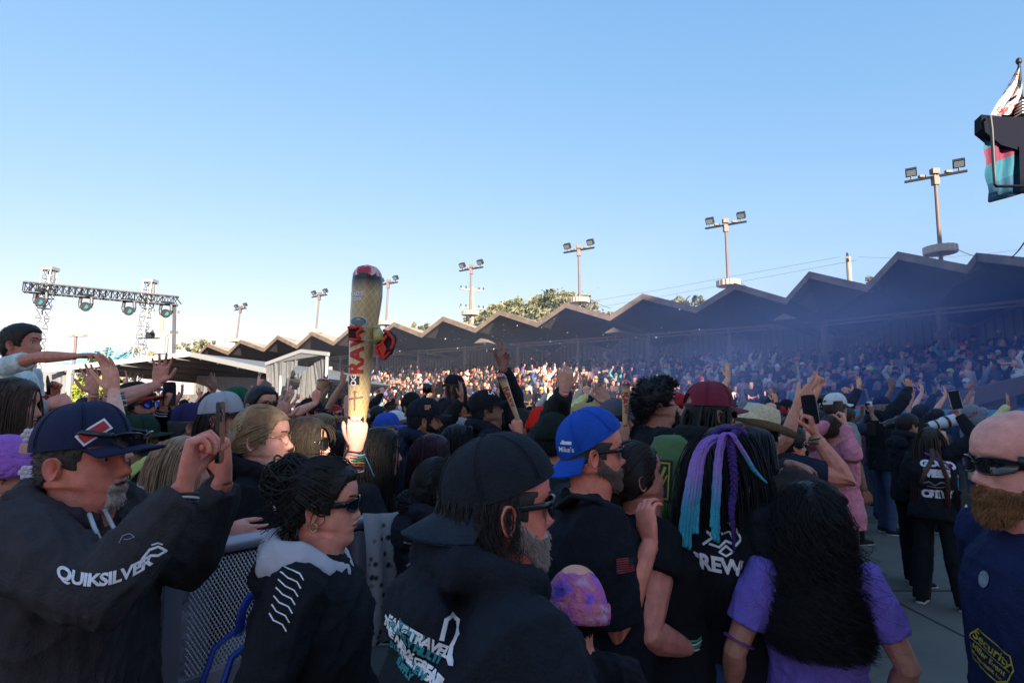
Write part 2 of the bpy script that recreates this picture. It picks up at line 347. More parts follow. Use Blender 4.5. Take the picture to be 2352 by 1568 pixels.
# ------------------------------------------------------------------ trees
leafm = [mat('oak_leaf', (.22, .215, .11), .7, var=.35, vscale=.9), mat('oak_leaf_dark', (.07, .085, .035), .75, var=.35, vscale=.9), mat('bark', (.26, .22, .17), .9, var=.2), mat('leaf_bright', (.28, .33, .04), .7, var=.3, vscale=1)]
def tree(base, trunk_h, lobes, n, size, lab, name='oak_tree', mi=0, seed=1, twigs=30):
    rg = random.Random(seed); r = empty(name, base, label=lab, cat='tree')
    m = MB(); lv = 0
    tot = sum(l[3]*l[4]*l[5] for l in lobes)
    tk = MB(); tk.tube([(0, 0, 0), (.2, 0, trunk_h*.5), (0, .1, trunk_h)], [.45, .36, .28], 8)
    for (x, y, z, rx, ry, rz) in lobes:
        tk.tube([(0, 0, trunk_h*.8), (x*.5, y*.5, (trunk_h+z)/2), (x, y, z)], [.22, .15, .08], 6)
        for q in range(max(2, int(twigs/len(lobes)))):
            a = rg.uniform(0, 6.28); b_ = rg.uniform(-.1, 1.2); e = Vector((x+math.cos(a)*math.cos(b_)*rx*.97, y+math.sin(a)*math.cos(b_)*ry*.97, z+math.sin(b_)*rz*.97))
            tk.tube([(x, y, z), Vector((x, y, z)).lerp(e, .5)+Vector((0, 0, .3)), e], [.09, .06, .025], 5)
        cnt = int(n*rx*ry*rz/tot); vs = []; fs = []
        clumps = []
        for q in range(max(12, cnt//45)):
            v = Vector((rg.gauss(0, 1), rg.gauss(0, 1), rg.gauss(0, 1))).normalized(); rr = rg.uniform(.62, 1.03)
            clumps.append((Vector((x+v.x*rx*rr, y+v.y*ry*rr, z+v.z*rz*rr)), rg.uniform(.3, .85)*min(rx, rz)*.32, 1 if rg.random() < .28 else 0))
        for cc, cr, dk in clumps:
            for q in range(45):
                o = cc+Vector((rg.gauss(0, .5), rg.gauss(0, .5), rg.gauss(0, .4)))*cr
                s_ = size*rg.uniform(.6, 1.4); a = Vector((rg.gauss(0, 1), rg.gauss(0, 1), rg.gauss(0, 1))).normalized(); b_ = a.orthogonal().normalized(); c_ = a.cross(b_)
                i0 = m.n; m.add([o-b_*s_, o-c_*s_*.5, o+b_*s_, o+c_*s_*.5], [(0, 1, 2, 3)], dk)
    m.build('crown', [leafm[mi], leafm[1]], r); tk.build('trunk', leafm[2], r)
b = P(1230, 928, 58); b.z = 0
tree(b, 4, [(-4.4, 0, 9.0, 2.6, 3.5, 2.3), (-1.6, 1, 9.6, 3.2, 4, 2.6), (2.2, 0, 10.1, 3.6, 4, 2.7), (4.3, 1, 10.6, 2.3, 3, 2.4), (0, -1.5, 8.8, 6, 3, 2.3), (-6.3, 0, 8.6, 1.8, 2, 1.6), (5.9, 0, 9.2, 1.5, 2, 1.7), (-3, 0, 9.7, 2.6, 2.5, 2.1)], 56000, .2, 'big pale green oak rising behind the grandstand roof', seed=3, twigs=46)
for u, v, Y, w_, h_, lab, sd in ((958, 758, 60, 1.6, 1.1, 'small tree top peeking over the roof just right of the inflatable cone', 4), (1405, 725, 58, .9, .7, 'tiny tree top in the roof valley right of the big oak', 5), (1570, 700, 55, 2.3, 1.3, 'tree top over the roof valley left of the tall second pole', 6),
                              (1996, 658, 48, 1.6, .9, 'tree top in the roof valley below the wooden utility pole', 7), (455, 797, 75, 2.3, 1.5, 'rounded tree behind the far left end of the roof', 8), (285, 818, 70, 3.2, 1.4, 'low tree behind the boy\'s outstretched hand', 9), (10, 842, 60, 2.5, 1.5, 'dark tree at the left edge behind the boy', 12)):
    b = P(u, v, Y); z = b.z; b.z = 0; tree(b, z-h_*1.5, [(0, 0, z-.3, w_, w_, h_), (w_*.5, 0, z-.6, w_*.8, w_, h_)], 1900, .2, lab, seed=sd, twigs=6)
for u, v, w_, lab, sd in ((262, 836, 2.4, 'bright yellow-green tree behind the left canopy', 20), (180, 900, 1.7, 'bright green bush seen under the left canopy', 21), (222, 882, 1.7, 'bright green bush right of the canopy leg', 22)):
    b = P(u, v, 45); z = b.z; b.z = 0; tree(b, z*.6, [(0, 0, z*.8, w_, w_, z*.35), (.6, 0, z*.5, w_, w_, z*.3)], 2600, .16, lab, 'bushy_tree', 3, sd, 4)
# ------------------------------------------------------------------ lighting truss with towers
alu = mat('aluminium', (.36, .36, .38), .45, metal=.4); blk = mat('black_truss', (.03, .032, .04), .45, metal=.4)
def lattice(m, a, b, w_, n, r=.03, mi=0, up=Vector((0, 0, 1))):
    a = Vector(a); b = Vector(b); d = (b-a).normalized(); x = d.cross(up).normalized(); y = x.cross(d)
    cs = [x*i*w_/2+y*j*w_/2 for i, j in ((-1, -1), (1, -1), (1, 1), (-1, 1))]
    for c in cs: m.tube([a+c, b+c], r, 6, mi)
    for i in range(n):
        p, q = a.lerp(b, i/n), a.lerp(b, (i+1)/n)
        for k in range(4):
            m.tube([p+cs[k], p+cs[(k+1) % 4]], r*.7, 5, mi); m.tube([p+cs[k], q+cs[(k+1) % 4]] if i % 2 else [p+cs[(k+1) % 4], q+cs[k]], r*.6, 5, mi)
ta, tb_ = P(55, 659, 28), P(410, 692, 31.4)
r = empty('lighting_truss', ((ta+tb_)/2).xy.to_3d(), label='black lighting truss carried between two silver towers at the left', cat='truss')
o_ = Vector(r.location); m = MB(); lattice(m, ta-o_, tb_-o_, .46, 26, .035); m.build('chords', blk, r)
m = MB()
for t in (.1, .4, .68, .93):
    m = MB()
    c = ta.lerp(tb_, t)-o_
    for q in (-.7, .7): m.tube([c+Vector((q*.5, 0, .2)), c+Vector((q, 0, -.22))], .03, 5)
    m.tube([c+Vector((-.35, 0, -.2)), c+Vector((.35, 0, -.2))], .04, 6); m.build('hanging_clamp', blk, r)
for i, (u, v, Y) in enumerate(((93, 686, 28.2), (197, 697, 29.2), (296, 707, 30.2), (381, 713, 31))):
    c = P(u, v, Y); r = empty('moving_head_light', c, label='moving head spotlight hanging %s under the black truss' % ('leftmost', 'second from the left', 'third from the left', 'rightmost')[i], cat='stage light', group='moving lights under the truss')
    m = MB(); m.tube([(-.24, 0, -.22), (-.3, 0, .0), (-.27, 0, .30), (-.18, 0, .36), (.18, 0, .36), (.27, 0, .30), (.3, 0, 0), (.24, 0, -.22)], .08, 6); m.box((0, 0, .4), (.42, .3, .14)); m.build('yoke', blk, r)
    m = MB(); m.tube([(-.14, .2, -.12), (0, 0, -.16), (.16, -.2, -.2)], [.19, .24, .21], 14); m.build('lamp_body', blk, r)
    m = MB(); m.tube([(.16, -.2, -.2), (.165, -.215, -.2)], [.12, .11], 14); m.build('lens', mat('teal_lens', (.03, .16, .17), .1, spec=.9), r)
for i, (u, v0, ub, Y) in enumerate(((115, 618, 82, 28.7), (345, 646, 318, 30.9))):
    t = P(u, v0, Y); b = P(ub, 830, Y); dz = t.z-b.z; bb0 = b+(b-t)*(b.z/dz)
    r = empty('truss_tower', (bb0.x, bb0.y, 0), label='silver lattice tower holding the %s end of the black truss' % ('left', 'right')[i], cat='truss tower')
    m = MB(); tt = t-Vector((bb0.x, bb0.y, 0)); lattice(m, (0, 0, 0), tt, .44, 17, .035, up=Vector((0, 1, 0))); m.build('lattice', alu, r)
    m = MB(); m.box(tt, (.62, .5, .16)); m.box(tt+Vector((.2, 0, -.3)), (.1, .1, .8)); m.build('head_block', alu, r)
m = MB()
for x in (0, 3, 6): m.tube([P(398+x, 700, 31.3), P(396+x, 815, 31.3)], .03, 4)
tag(m.build('rigging_cable', wm), 'bundle of dark cables hanging from the right end of the truss', 'cable')
m = MB(); c = P(345, 770, 30); m.box(c, (.3, .3, .3)); m.bar(c-Vector((.6, 0, .15)), c+Vector((.5, 0, -.15)), .06); m.tube([c, c+Vector((.3, -.3, .15))], .07, 6); tag(m.build('remote_camera', blk), 'small black remote camera on the right truss tower', 'camera')
# festival wheel
c = P(238, 832, 52); r = empty('festival_ride', (c.x, c.y, 0), label='blue spoked ride with yellow hub behind the left canopy', cat='ride'); m = MB()
for i in range(13):
    a = math.pi*(.02+.96*i/12); e = Vector((math.cos(a)*4.2, 0, c.z-.6+math.sin(a)*1.9))
    for q in (-.14, .14): m.tube([(q, 0, c.z-.6), e+Vector((q*3, 0, 0))], .04, 4)
    for k in range(1, 8): m.bar(Vector((0, 0, c.z-.6)).lerp(e, k/8)-Vector((.3*k/8, 0, 0)), Vector((0, 0, c.z-.6)).lerp(e, k/8)+Vector((.3*k/8, 0, .1)), .05)
m.build('spokes', mat('ride_blue', (.12, .42, .7), .5), r); m = MB(); m.tube([(0, -.1, c.z-.6), (0, .2, c.z-.6)], .75, 20); m.tube([(0, 0, 0), (0, 0, c.z-.6)], .2, 8); m.build('hub', mat('ride_yellow', (.7, .6, .12), .5), r)
# ------------------------------------------------------------------ canopies
vinyl = mat('canopy_vinyl', (.17, .17, .18), .6, var=.08, vscale=1); white = mat('white_metal', (.36, .36, .355), .5)
drape = mat('grey_drape', (.17, .17, .18), .8, var=.12, vscale=2)
cb = P(436, 928, 30); cb.z = 0
r = empty('event_canopy', cb, label='wide grey gabled event canopy with white front edge at left of the stand', cat='canopy'); O = cb
el, ap, er = P(108, 850, 28)-O, P(436, 813, 30)-O, P(677, 865, 25.5)-O
bk = Vector((4.5, 9, 0)); m = MB()
for a, b in ((el, ap), (ap, er)):
    q = [a, b, b+bk-Vector((0, 0, .45)), a+bk-Vector((0, 0, .35))]; m.add(q, [(0, 1, 2, 3)]); m.add([p+Vector((0, 0, .08)) for p in q], [(3, 2, 1, 0)])
m.build('canopy_roof', vinyl, r)
m = MB(); m.bar(el, ap, .1, .24); m.bar(ap, er, .1, .24); m.build('front_edge', white, r)
m = MB()
for t in (.12, .3, .5, .7, .9):
    m.bar(el.lerp(ap, t)-Vector((0, 0, .12)), el.lerp(ap, t)+bk-Vector((0, 0, .58)), .08, .14); m.bar(ap.lerp(er, t)-Vector((0, 0, .12)), ap.lerp(er, t)+bk-Vector((0, 0, .58)), .08, .14)
m.build('rafter', mat('rafter_grey', (.22, .22, .23), .5), r)
for p in (el.lerp(ap, .16), er.lerp(ap, .04), el.lerp(ap, .16)+bk, ap+bk): m = MB(); m.bar(Vector((p.x, p.y, 0)), p-Vector((0, 0, .1)), .13); m.box(p-Vector((0, 0, .2)), (.2, .2, .25)); m.build('leg', white, r)
def curtain(pts_top, pts_bot, m, n=90, amp=.06, rows=6):
    g = []
    def along(ps, t):
        k = (len(ps)-1)*t; i = min(int(k), len(ps)-2); return Vector(ps[i]).lerp(Vector(ps[i+1]), k-i)
    a, b = Vector(pts_top[0]), Vector(pts_top[-1]); nr = Vector((b.y-a.y, a.x-b.x, 0)).normalized()
    for i in range(n+1):
        t = i/n
        for j in range(rows+1):
            q = j/rows; g.append(along(pts_top, t).lerp(along(pts_bot, t), q)+nr*(amp*math.sin(t*n*.9+math.sin(i*.7))*(.3+.7*q)+.5*amp*math.sin(t*31)))
    m.grid(g, n+1, rows+1); return m
m = MB(); t0, t1 = P(452, 862, 33)-O, er+bk-Vector((0, 0, .5)); t1 = P(668, 872, 29)-O
curtain([t0, t1], [Vector((t0.x, t0.y, .3)), Vector((t1.x, t1.y, .3))], m); m.build('back_curtain', drape, r)
m = MB(); t0, t1 = P(100, 853, 29)-O, P(152, 850, 28.6)-O; curtain([t0, t1], [Vector((t0.x, t0.y, 0)), Vector((t1.x, t1.y, 0))], m, 40); m.build('side_curtain', mat('pale_drape', (.20, .20, .205), .8, var=.1), r)
# scrim-sided camera platform
cb = P(690, 928, 24); cb.z = 0; O = cb
r = empty('camera_shelter', cb, label='small slant-roofed camera shelter with grey side curtains right of the canopy', cat='shelter')
a, b, c, d_ = P(611, 836, 24.5)-O, P(693, 806, 23.2)-O, P(755, 813, 22.2)-O, P(700, 838, 24.2)-O
m = MB(); m.add([a, b, c, d_], [(0, 1, 2, 3)]); m.add([p+Vector((0, 0, .1)) for p in (a, b, c, d_)], [(3, 2, 1, 0)]); m.build('shelter_roof', vinyl, r)
m = MB(); m.bar(a, b, .1, .14); m.bar(b, c, .1, .14); m.build('roof_edge', white, r)
m = MB(); curtain([a, b], [P(614, 872, 24.5)-O, P(640, 905, 24.2)-O, P(664, 880, 23.8)-O, P(690, 820, 23.3)-O], m, 60, .05); m.build('left_curtain', mat('pale_curtain', (.15, .15, .155), .85, var=.1), r)
m = MB(); curtain([P(664, 868, 23.9)-O, P(700, 850, 23.4)-O, P(726, 832, 23)-O, P(752, 817, 22.4)-O], [P(668, 935, 23.9)-O, P(690, 938, 23.6)-O, P(745, 940, 23.2)-O, P(744, 838, 22.6)-O], m, 70, .06); m.build('right_curtain', MATS['pale_curtain'], r)
for u, v, Y in ((646, 862, 24), (752, 816, 22.3)): p = P(u, v, Y)-O; m = MB(); m.bar(Vector((p.x, p.y, 0)), p, .1); m.build('leg', white, r)
p = P(660, 885, 23.5); r = empty('light_stand', (p.x, p.y, 0), label='cluster of black lamps and camera gear on a stand under the shelter', cat='light stand')
m = MB(); rg = random.Random(5)
m.tube([(0, 0, 0), (0, 0, p.z+.3)], .04, 6)
for i in range(16): m.box((rg.uniform(-.5, .6), rg.uniform(-.2, .2), rg.uniform(1.6, p.z+.5)), (rg.uniform(.08, .26), .2, rg.uniform(.06, .25)), 0, Euler((rg.random(), rg.random(), rg.random())).to_matrix())
m.build('lamps', dark, r)
# ------------------------------------------------------------------ added stage wall, unseen behind the camera: shades the yard, slots light the cone
stg = empty('stage_shade_wall', (8, -20, 0), label='tall stage side and roof framing behind the viewer, its wing at the right edge', cat='stage')
m = MB(); sd = mat('bounce_wall', (.50, .42, .36), .9, var=.1)  # pale warm wall colour added to bounce light into the yard
def slab(x0, x1, z0, z1, y=-6): m.add([Vector(q)-Vector((8, -20, 0)) for q in ((x0, y, z0), (x1, y, z0), (x1, y, z1), (x0, y, z1), (x0, y-.4, z0), (x1, y-.4, z0), (x1, y-.4, z1), (x0, y-.4, z1))], [(0, 1, 2, 3), (7, 6, 5, 4), (0, 4, 5, 1), (2, 6, 7, 3), (1, 5, 6, 2), (0, 3, 7, 4)])
slab(2, 9.45, 0, 16.2, -20); slab(9.45, 10, 0, 10.03, -20); slab(9.45, 9.66, 10.38, 16.2, -20); slab(9.80, 10, 10.38, 16.2, -20); slab(9.66, 9.80, 11.75, 16.2, -20); slab(10, 26.4, 0, 16.2, -20); slab(26.4, 62, 0, 23.5, -20)  # narrow slots left open to send sun onto the huge cone
m.build('wall', sd, stg)
# stage wing at the right edge
r = empty('stage_wing', P(2330, 380, 9).xy.to_3d(), label='black steel stage wing with striped turquoise and crimson scrim at the right edge', cat='stage wing'); O = Vector(r.location)
def Q(u, v, Y): return P(u, v, Y)-O
m = MB(); Y0 = 9
a = [Q(2254, 263, Y0), Q(2300, 268, Y0), Q(2420, 270, Y0), Q(2420, 352, Y0), Q(2345, 346, Y0), Q(2300, 333, Y0), Q(2254, 296, Y0)]
n_ = len(a); m.add(a+[p+Vector((.06, .22, 0)) for p in a], [tuple(range(n_-1, -1, -1)), tuple(range(n_, 2*n_))]+[(i, (i+1) % n_, n_+(i+1) % n_, n_+i) for i in range(n_)])
m.add([Q(2341, 336, Y0-.02), Q(2450, 336, Y0-.02), Q(2450, 445, Y0-.02), Q(2344, 445, Y0-.02), Q(2341, 336, Y0+.5), Q(2450, 336, Y0+.5), Q(2450, 445, Y0+.5), Q(2344, 445, Y0+.5)], [(3, 2, 1, 0), (0, 4, 7, 3), (3, 7, 6, 2)])
m.box(Q(2325, 248, Y0+.3), (.12, .3, .28)); m.box(Q(2352, 258, Y0+.3), (.2, .3, .4))
m.build('steel_frame', mat('black_steel', (.007, .008, .018), .85, spec=.15), r)
m = MB()
for i in range(5): m.box(Q(2350, 236+i*7, Y0+.1), (.16, .16, .02))
m.build('ribbed_duct', alu, r)
m = MB(); m.tube([Q(2271, 268, Y0-.05), Q(2274, 268, Y0-.1), Q(2278, 300, Y0-.1), Q(2285, 424, Y0-.1), Q(2289, 428, Y0-.1), Q(2350, 428, Y0-.1)], .024, 8); m.build('rail', blk, r)
stripe = mat('striped_scrim', (.03, .22, .36), .75)
t = stripe.node_tree; b_ = t.nodes['Principled BSDF']; tc = t.nodes.new('ShaderNodeTexCoord'); sp = t.nodes.new('ShaderNodeSeparateXYZ'); ad = t.nodes.new('ShaderNodeMath'); ad.operation = 'MULTIPLY_ADD'; rp = t.nodes.new('ShaderNodeValToRGB')
t.links.new(tc.outputs['Object'], sp.inputs[0]); t.links.new(sp.outputs['X'], ad.inputs[0]); ad.inputs[1].default_value = -.38; t.links.new(sp.outputs['Z'], ad.inputs[2])
mr = t.nodes.new('ShaderNodeMapRange'); mr.inputs[1].default_value = Q(2270, 455, Y0+.4).z; mr.inputs[2].default_value = Q(2270, 285, Y0+.4).z+.2; t.links.new(ad.outputs[0], mr.inputs[0]); t.links.new(mr.outputs[0], rp.inputs[0])
rp.color_ramp.interpolation = 'CONSTANT'; cols = [(0, (.008, .075, .15)), (.17, (.012, .13, .20)), (.385, (.17, .014, .055)), (.57, (.012, .13, .20)), (.66, (.008, .07, .15)), (.80, (.012, .13, .20)), (.90, (.008, .07, .15))]  # stripe colours darkened: the shade on the scrim is put into them
while len(rp.color_ramp.elements) < len(cols): rp.color_ramp.elements.new(1)
for e, (p_, c_) in zip(rp.color_ramp.elements, cols): e.position = p_; e.color = (*c_, 1)
t.links.new(rp.outputs[0], b_.inputs['Base Color'])
m = MB(); g = []
for i in range(17):
    t_ = i/16; top = Q(2262, 292, Y0+.08).lerp(Q(2345, 318, Y0+.08), t_); bot = Q(2272, 463, Y0+.08).lerp(Q(2350, 442, Y0+.08), t_)
    for j in range(15): q = j/14; g.append(top.lerp(bot, q)+Vector((.02*math.sin(q*17)*(1-t_), .04*math.sin(t_*14+q*3), 0)))
m.grid(g, 17, 15); m.build('scrim', stripe, r, True)
m = MB(); m.tube([Q(2272, 463, Y0+.06), Q(2310, 453, Y0+.06), Q(2350, 441, Y0+.06)], .02, 6); m.build('hem', blk, r)
# flag on the wing
r = empty('stage_flag', P(2345, 262, 9.2), label='white flag with red and orange pattern on a black pole above the stage wing', cat='flag'); O = Vector(r.location)
m = MB(); m.tube([Q(2349, 262, 9.2), Q(2340, 140, 9.2)], .022, 8); m.ell(Q(2340, 141, 9.2), (.045, .045, .06)); m.build('pole', blk, r)
flagm = mat('flag_cloth', (.8, .8, .8), .8)
t = flagm.node_tree; tc = t.nodes.new('ShaderNodeTexCoord'); nz = t.nodes.new('ShaderNodeTexNoise'); nz.inputs['Scale'].default_value = 3.2; nz.inputs['Detail'].default_value = 2; nz.inputs['Distortion'].default_value = 1.5; rp = t.nodes.new('ShaderNodeValToRGB'); rp.color_ramp.interpolation = 'CONSTANT'
t.links.new(tc.outputs['Object'], nz.inputs[0]); t.links.new(nz.outputs[0], rp.inputs[0]); t.links.new(rp.outputs[0], t.nodes['Principled BSDF'].inputs['Base Color'])
cols = [(0, (.03, .35, .42)), (.30, (.75, .75, .78)), (.45, (.78, .70, .70)), (.51, (.75, .30, .14)), (.55, (.72, .06, .08)), (.61, (.6, .55, .62))]
while len(rp.color_ramp.elements) < len(cols): rp.color_ramp.elements.new(1)
for e, (p_, c_) in zip(rp.color_ramp.elements, cols): e.position = p_; e.color = (*c_, 1)
m = MB(); g = []
L0 = [(2340, 150), (2318, 190), (2296, 228), (2275, 264)]; L1 = [(2343, 160), (2349, 200), (2340, 236), (2332, 264)]
def ip(ps, t_): k = (len(ps)-1)*t_; i = min(int(k), len(ps)-2); f_ = k-i; return (ps[i][0]*(1-f_)+ps[i+1][0]*f_, ps[i][1]*(1-f_)+ps[i+1][1]*f_)
for i in range(19):
    p0, p1 = ip(L0, i/18), ip(L1, i/18)
    for j in range(13): q = j/12; g.append(Q(p0[0]*(1-q)+p1[0]*q, p0[1]*(1-q)+p1[1]*q, 9.2+.10*math.sin(q*9+i*.3)*(.3+i/18)))
m.grid(g, 19, 13); m.build('cloth', flagm, r, True)
# ------------------------------------------------------------------ people: head, hands, garments
A = np.array
def ipol(z, tab): xs, ys = zip(*tab); return np.interp(z, xs, ys)
def sstep(a, b, x): t = np.clip((x-a)/(b-a), 0, 1); return t*t*(3-2*t)
YF = [(-.16, .034), (-.10, .036), (-.04, .042), (-.015, .050), (-.004, .070), (.004, .084), (.014, .0895), (.028, .0865), (.040, .088), (.055, .0895), (.068, .090), (.085, .089), (.10, .087), (.115, .086), (.13, .089), (.145, .0955), (.165, .0965), (.19, .089), (.208, .074), (.222, .052), (.231, .027), (.235, .0)]
YB = [(-.16, .072), (-.08, .064), (-.02, .062), (.02, .068), (.05, .082), (.08, .094), (.12, .102), (.155, .102), (.185, .090), (.208, .070), (.222, .049), (.231, .026), (.235, .0)]
WX = [(-.16, .068), (-.12, .060), (-.06, .057), (-.01, .057), (.01, .056), (.03, .061), (.05, .066), (.075, .070), (.10, .0735), (.13, .0765), (.155, .0775), (.18, .073), (.203, .059), (.220, .041), (.231, .022), (.235, .0)]
LEV = {0: list(np.linspace(-.16, -.012, 8))+list(np.linspace(-.004, .03, 7))+list(np.arange(.034, .072, .0032))+list(np.arange(.075, .15, .0055))+list(np.linspace(.154, .234, 13))+[.2348],
       1: list(np.linspace(-.14, 0, 5))+list(np.linspace(.015, .15, 17))+list(np.linspace(.165, .234, 7))+[.2348],
       2: [-.12, -.02, .005, .03, .055, .075, .09, .115, .145, .18, .212, .2345]}
NT = {0: 60, 1: 32, 2: 14}
def head_pts(lod, hp, zs=None, T=None):
    zs = A(LEV[lod]) if zs is None else zs; n = NT[lod]
    s = np.arange(n)/n*2-1; t = math.pi*(.6*s+.4*s**3); Z, T = np.meshgrid(zs, t, indexing='ij')
    fat = hp.get('fat', 0); nose = hp.get('nose', 1.); male = hp.get('male', 1)
    ft = np.clip(np.cos(T), 0, 1)
    yf = ipol(Z, YF); yb = ipol(Z, YB); w_ = ipol(Z, WX)
    w_ = w_*(1+fat*.16*np.exp(-((Z-.04)/.05)**2)+fat*.22*sstep(.03, -.03, Z)); yf = yf+fat*.028*sstep(.014, -.03, Z)*sstep(-.16, -.03, Z); yb = yb*(1+fat*.10*sstep(.08, 0, Z))
    if not male: w_ = w_*(1-.05*np.exp(-((Z-.03)/.035)**2)); w_ = np.where(Z < 0, w_*.92, w_)
    X = w_*np.sign(np.sin(T))*np.abs(np.sin(T))**.92
    Y = np.where(np.cos(T) > 0, yf*np.abs(np.cos(T))**.82, -yb*np.abs(np.cos(T))**.95)
    Zp = Z+.034*np.exp(-((Z-.006)/.040)**2)*(1-ft**1.3)
    g = lambda v, c, s_: np.exp(-((v-c)/s_)**2)
    ax = np.abs(X); F_ = ft > .2
    N_ = ipol(Z, [(.066, 0), (.0715, .010), (.077, .021), (.083, .0265), (.09, .0245), (.105, .0165), (.12, .0085), (.132, .003), (.142, 0)])*nose
    sg = ipol(Z, [(.07, .0125), (.08, .0115), (.095, .0085), (.12, .0068), (.14, .009)])
    d = N_*g(X, 0, sg)+.006*nose*g(ax, .0145, .006)*g(Z, .0765, .006)
    d = d-.0115*g(ax, .030, .015)*g(Z, .117, .011)+(.0035+.002*male)*g(ax, .026, .02)*g(Z, .142, .008)+.005*g(ax, .043, .018)*g(Z, .090, .018)
    mo = hp.get('open', 0)
    d = d+.0065*g(X, 0, .019)*g(Z, .0605, .0045)+.0068*g(X, 0, .016)*g(Z, .0485, .0045)-.0045*g(X, 0, .022)*g(Z, .0545, .0018)+.004*g(X, 0, .03)*g(Z, .055, .02)-mo*.02*g(X, 0, .014)*g(Z, .054, .004)
    d = d+.004*male*g(X, 0, .018)*g(Z, .014, .011)-.003*g(X, 0, .02)*g(Z, .034, .006)+.004*g(ax, .03, .02)*g(Z, .04, .02)*fat
    Y = Y+np.where(F_, d, 0)
    return X, Y, Zp, Z, T
def head_part(mb, lod, hp, M4):
    """materials: 0 skin 1 lips 2 brow 3 eye white 4 iris 5 mouth"""
    X, Y, Zp, Z, T = head_pts(lod, hp); nz, nt_ = X.shape
    pts = np.stack([X, Y, Zp], -1).reshape(-1, 3)
    base = mb.n
    W = [M4 @ Vector(p) for p in pts]; fs0 = len(mb.f)
    mb.grid(W, nz, nt_, 0, wrapv=True, flip=False)
    if lod < 2:
        for k in range(fs0, len(mb.f)):
            idx = [i-base for i in mb.f[k]]; x = sum(X.flat[i] for i in idx)/4; z = sum(Z.flat[i] for i in idx)/4; fr = sum(math.cos(T.flat[i]) for i in idx)/4
            if fr < .3: continue
            ax = abs(x)
            if abs(z-.0548) < .0088*(1-(x/.024)**2): mb.m[k] = 5 if (hp.get('open', 0) and abs(z-.054) < .004 and ax < .015) else 1
            elif not hp.get('nobrow') and .013 < ax < .047 and abs(z-(.1395+.004*math.sin((ax-.013)/.034*2.6))) < .0032: mb.m[k] = 2
        for sx in (-1, 1):
            c = Vector((sx*.031, .0632, .117)); n_ = 14 if lod == 0 else 8; r_ = .0128; i0 = len(mb.f); pp = []
            for i in range(n_//2+1):
                th = math.pi*i/(n_//2)
                for j in range(n_): a = 2*math.pi*j/n_; pp.append(M4 @ (c+Vector((math.sin(th)*math.cos(a)*r_, math.cos(th)*r_, math.sin(th)*math.sin(a)*r_))))
            mb.grid(pp, n_//2+1, n_, 3, wrapv=True)
            for k in range(i0, i0+n_*(1 if lod else 1)): mb.m[k] = 4
    # ears
    ne, nr = (18, 6) if lod == 0 else ((10, 4) if lod == 1 else (6, 2))
    for sx in (-1, 1):
        pp = []
        for i in range(ne):
            a = 2*math.pi*i/ne; ey = math.cos(a)*.0175*(1+.18*math.sin(a)); ez = math.sin(a)*.031+(.003 if math.sin(a) > 0 else 0)
            for j in range(nr+1):
                q = j/nr; h = .016+.007*math.exp(-((q-.86)/.13)**2)-.009*math.exp(-(q/.5)**2)-(.014 if q > .99 else 0)
                sh = 1 if q <= .99 else .82
                pp.append(M4 @ Vector((sx*(.0705+h+ey*-.30+hp.get('fat', 0)*.004), -.010+ey*q*sh-.002, .101+ez*q*sh)))
        mb.grid(pp, ne, nr+1, 0, wrapu=True, flip=(sx > 0))
    return mb
def hairline(T, front=.186, nape=.03, burn=.095):
    a = np.abs(T)
    return np.interp(a, [0, .35, .75, 1.05, 1.3, 1.5, 1.62, 1.95, 2.3, 3.15], [front, front+.002, front-.004, .15, burn, burn+.005, .12, .075, nape+.015, nape])
def hair_shell(lod, hp, M4, th=.012, hl=None, rough=.004, seed=0, back=0.):
    X, Y, Zp, Z, T = head_pts(lod, hp); hl = hl or {}
    m = sstep(-.004, .010, Z-hairline(T, **hl))
    c = A([0, -.01, .12]); p = np.stack([X, Y, Zp], -1); d = p-c; d /= np.linalg.norm(d, axis=-1, keepdims=True)+1e-9
    rs = np.random.RandomState(seed); ph = rs.rand(6)*6.28; k_ = rs.randn(6, 3)*90
    nz = sum(np.sin(p @ k_[i]+ph[i]) for i in range(6))/6
    if hp.get('capped'): th = th*sstep(.158, .135, Z)-.006*sstep(.145, .165, Z); rough = rough*sstep(.16, .14, Z)
    t = th*m+rough*nz*m+back*m*np.clip(-np.cos(T), 0, 1)-.004*(m < .02)
    q = p+d*t[..., None]; mb = MB(); n0, n1 = X.shape
    mm = m; fs = []
    for i in range(n0-1):
        for j in range(n1):
            j2 = (j+1) % n1
            if max(mm[i, j], mm[i+1, j], mm[i, j2], mm[i+1, j2]) > .03: fs.append((i*n1+j, i*n1+j2, (i+1)*n1+j2, (i+1)*n1+j))
    mb.add([M4 @ Vector(v) for v in q.reshape(-1, 3)], fs); return mb
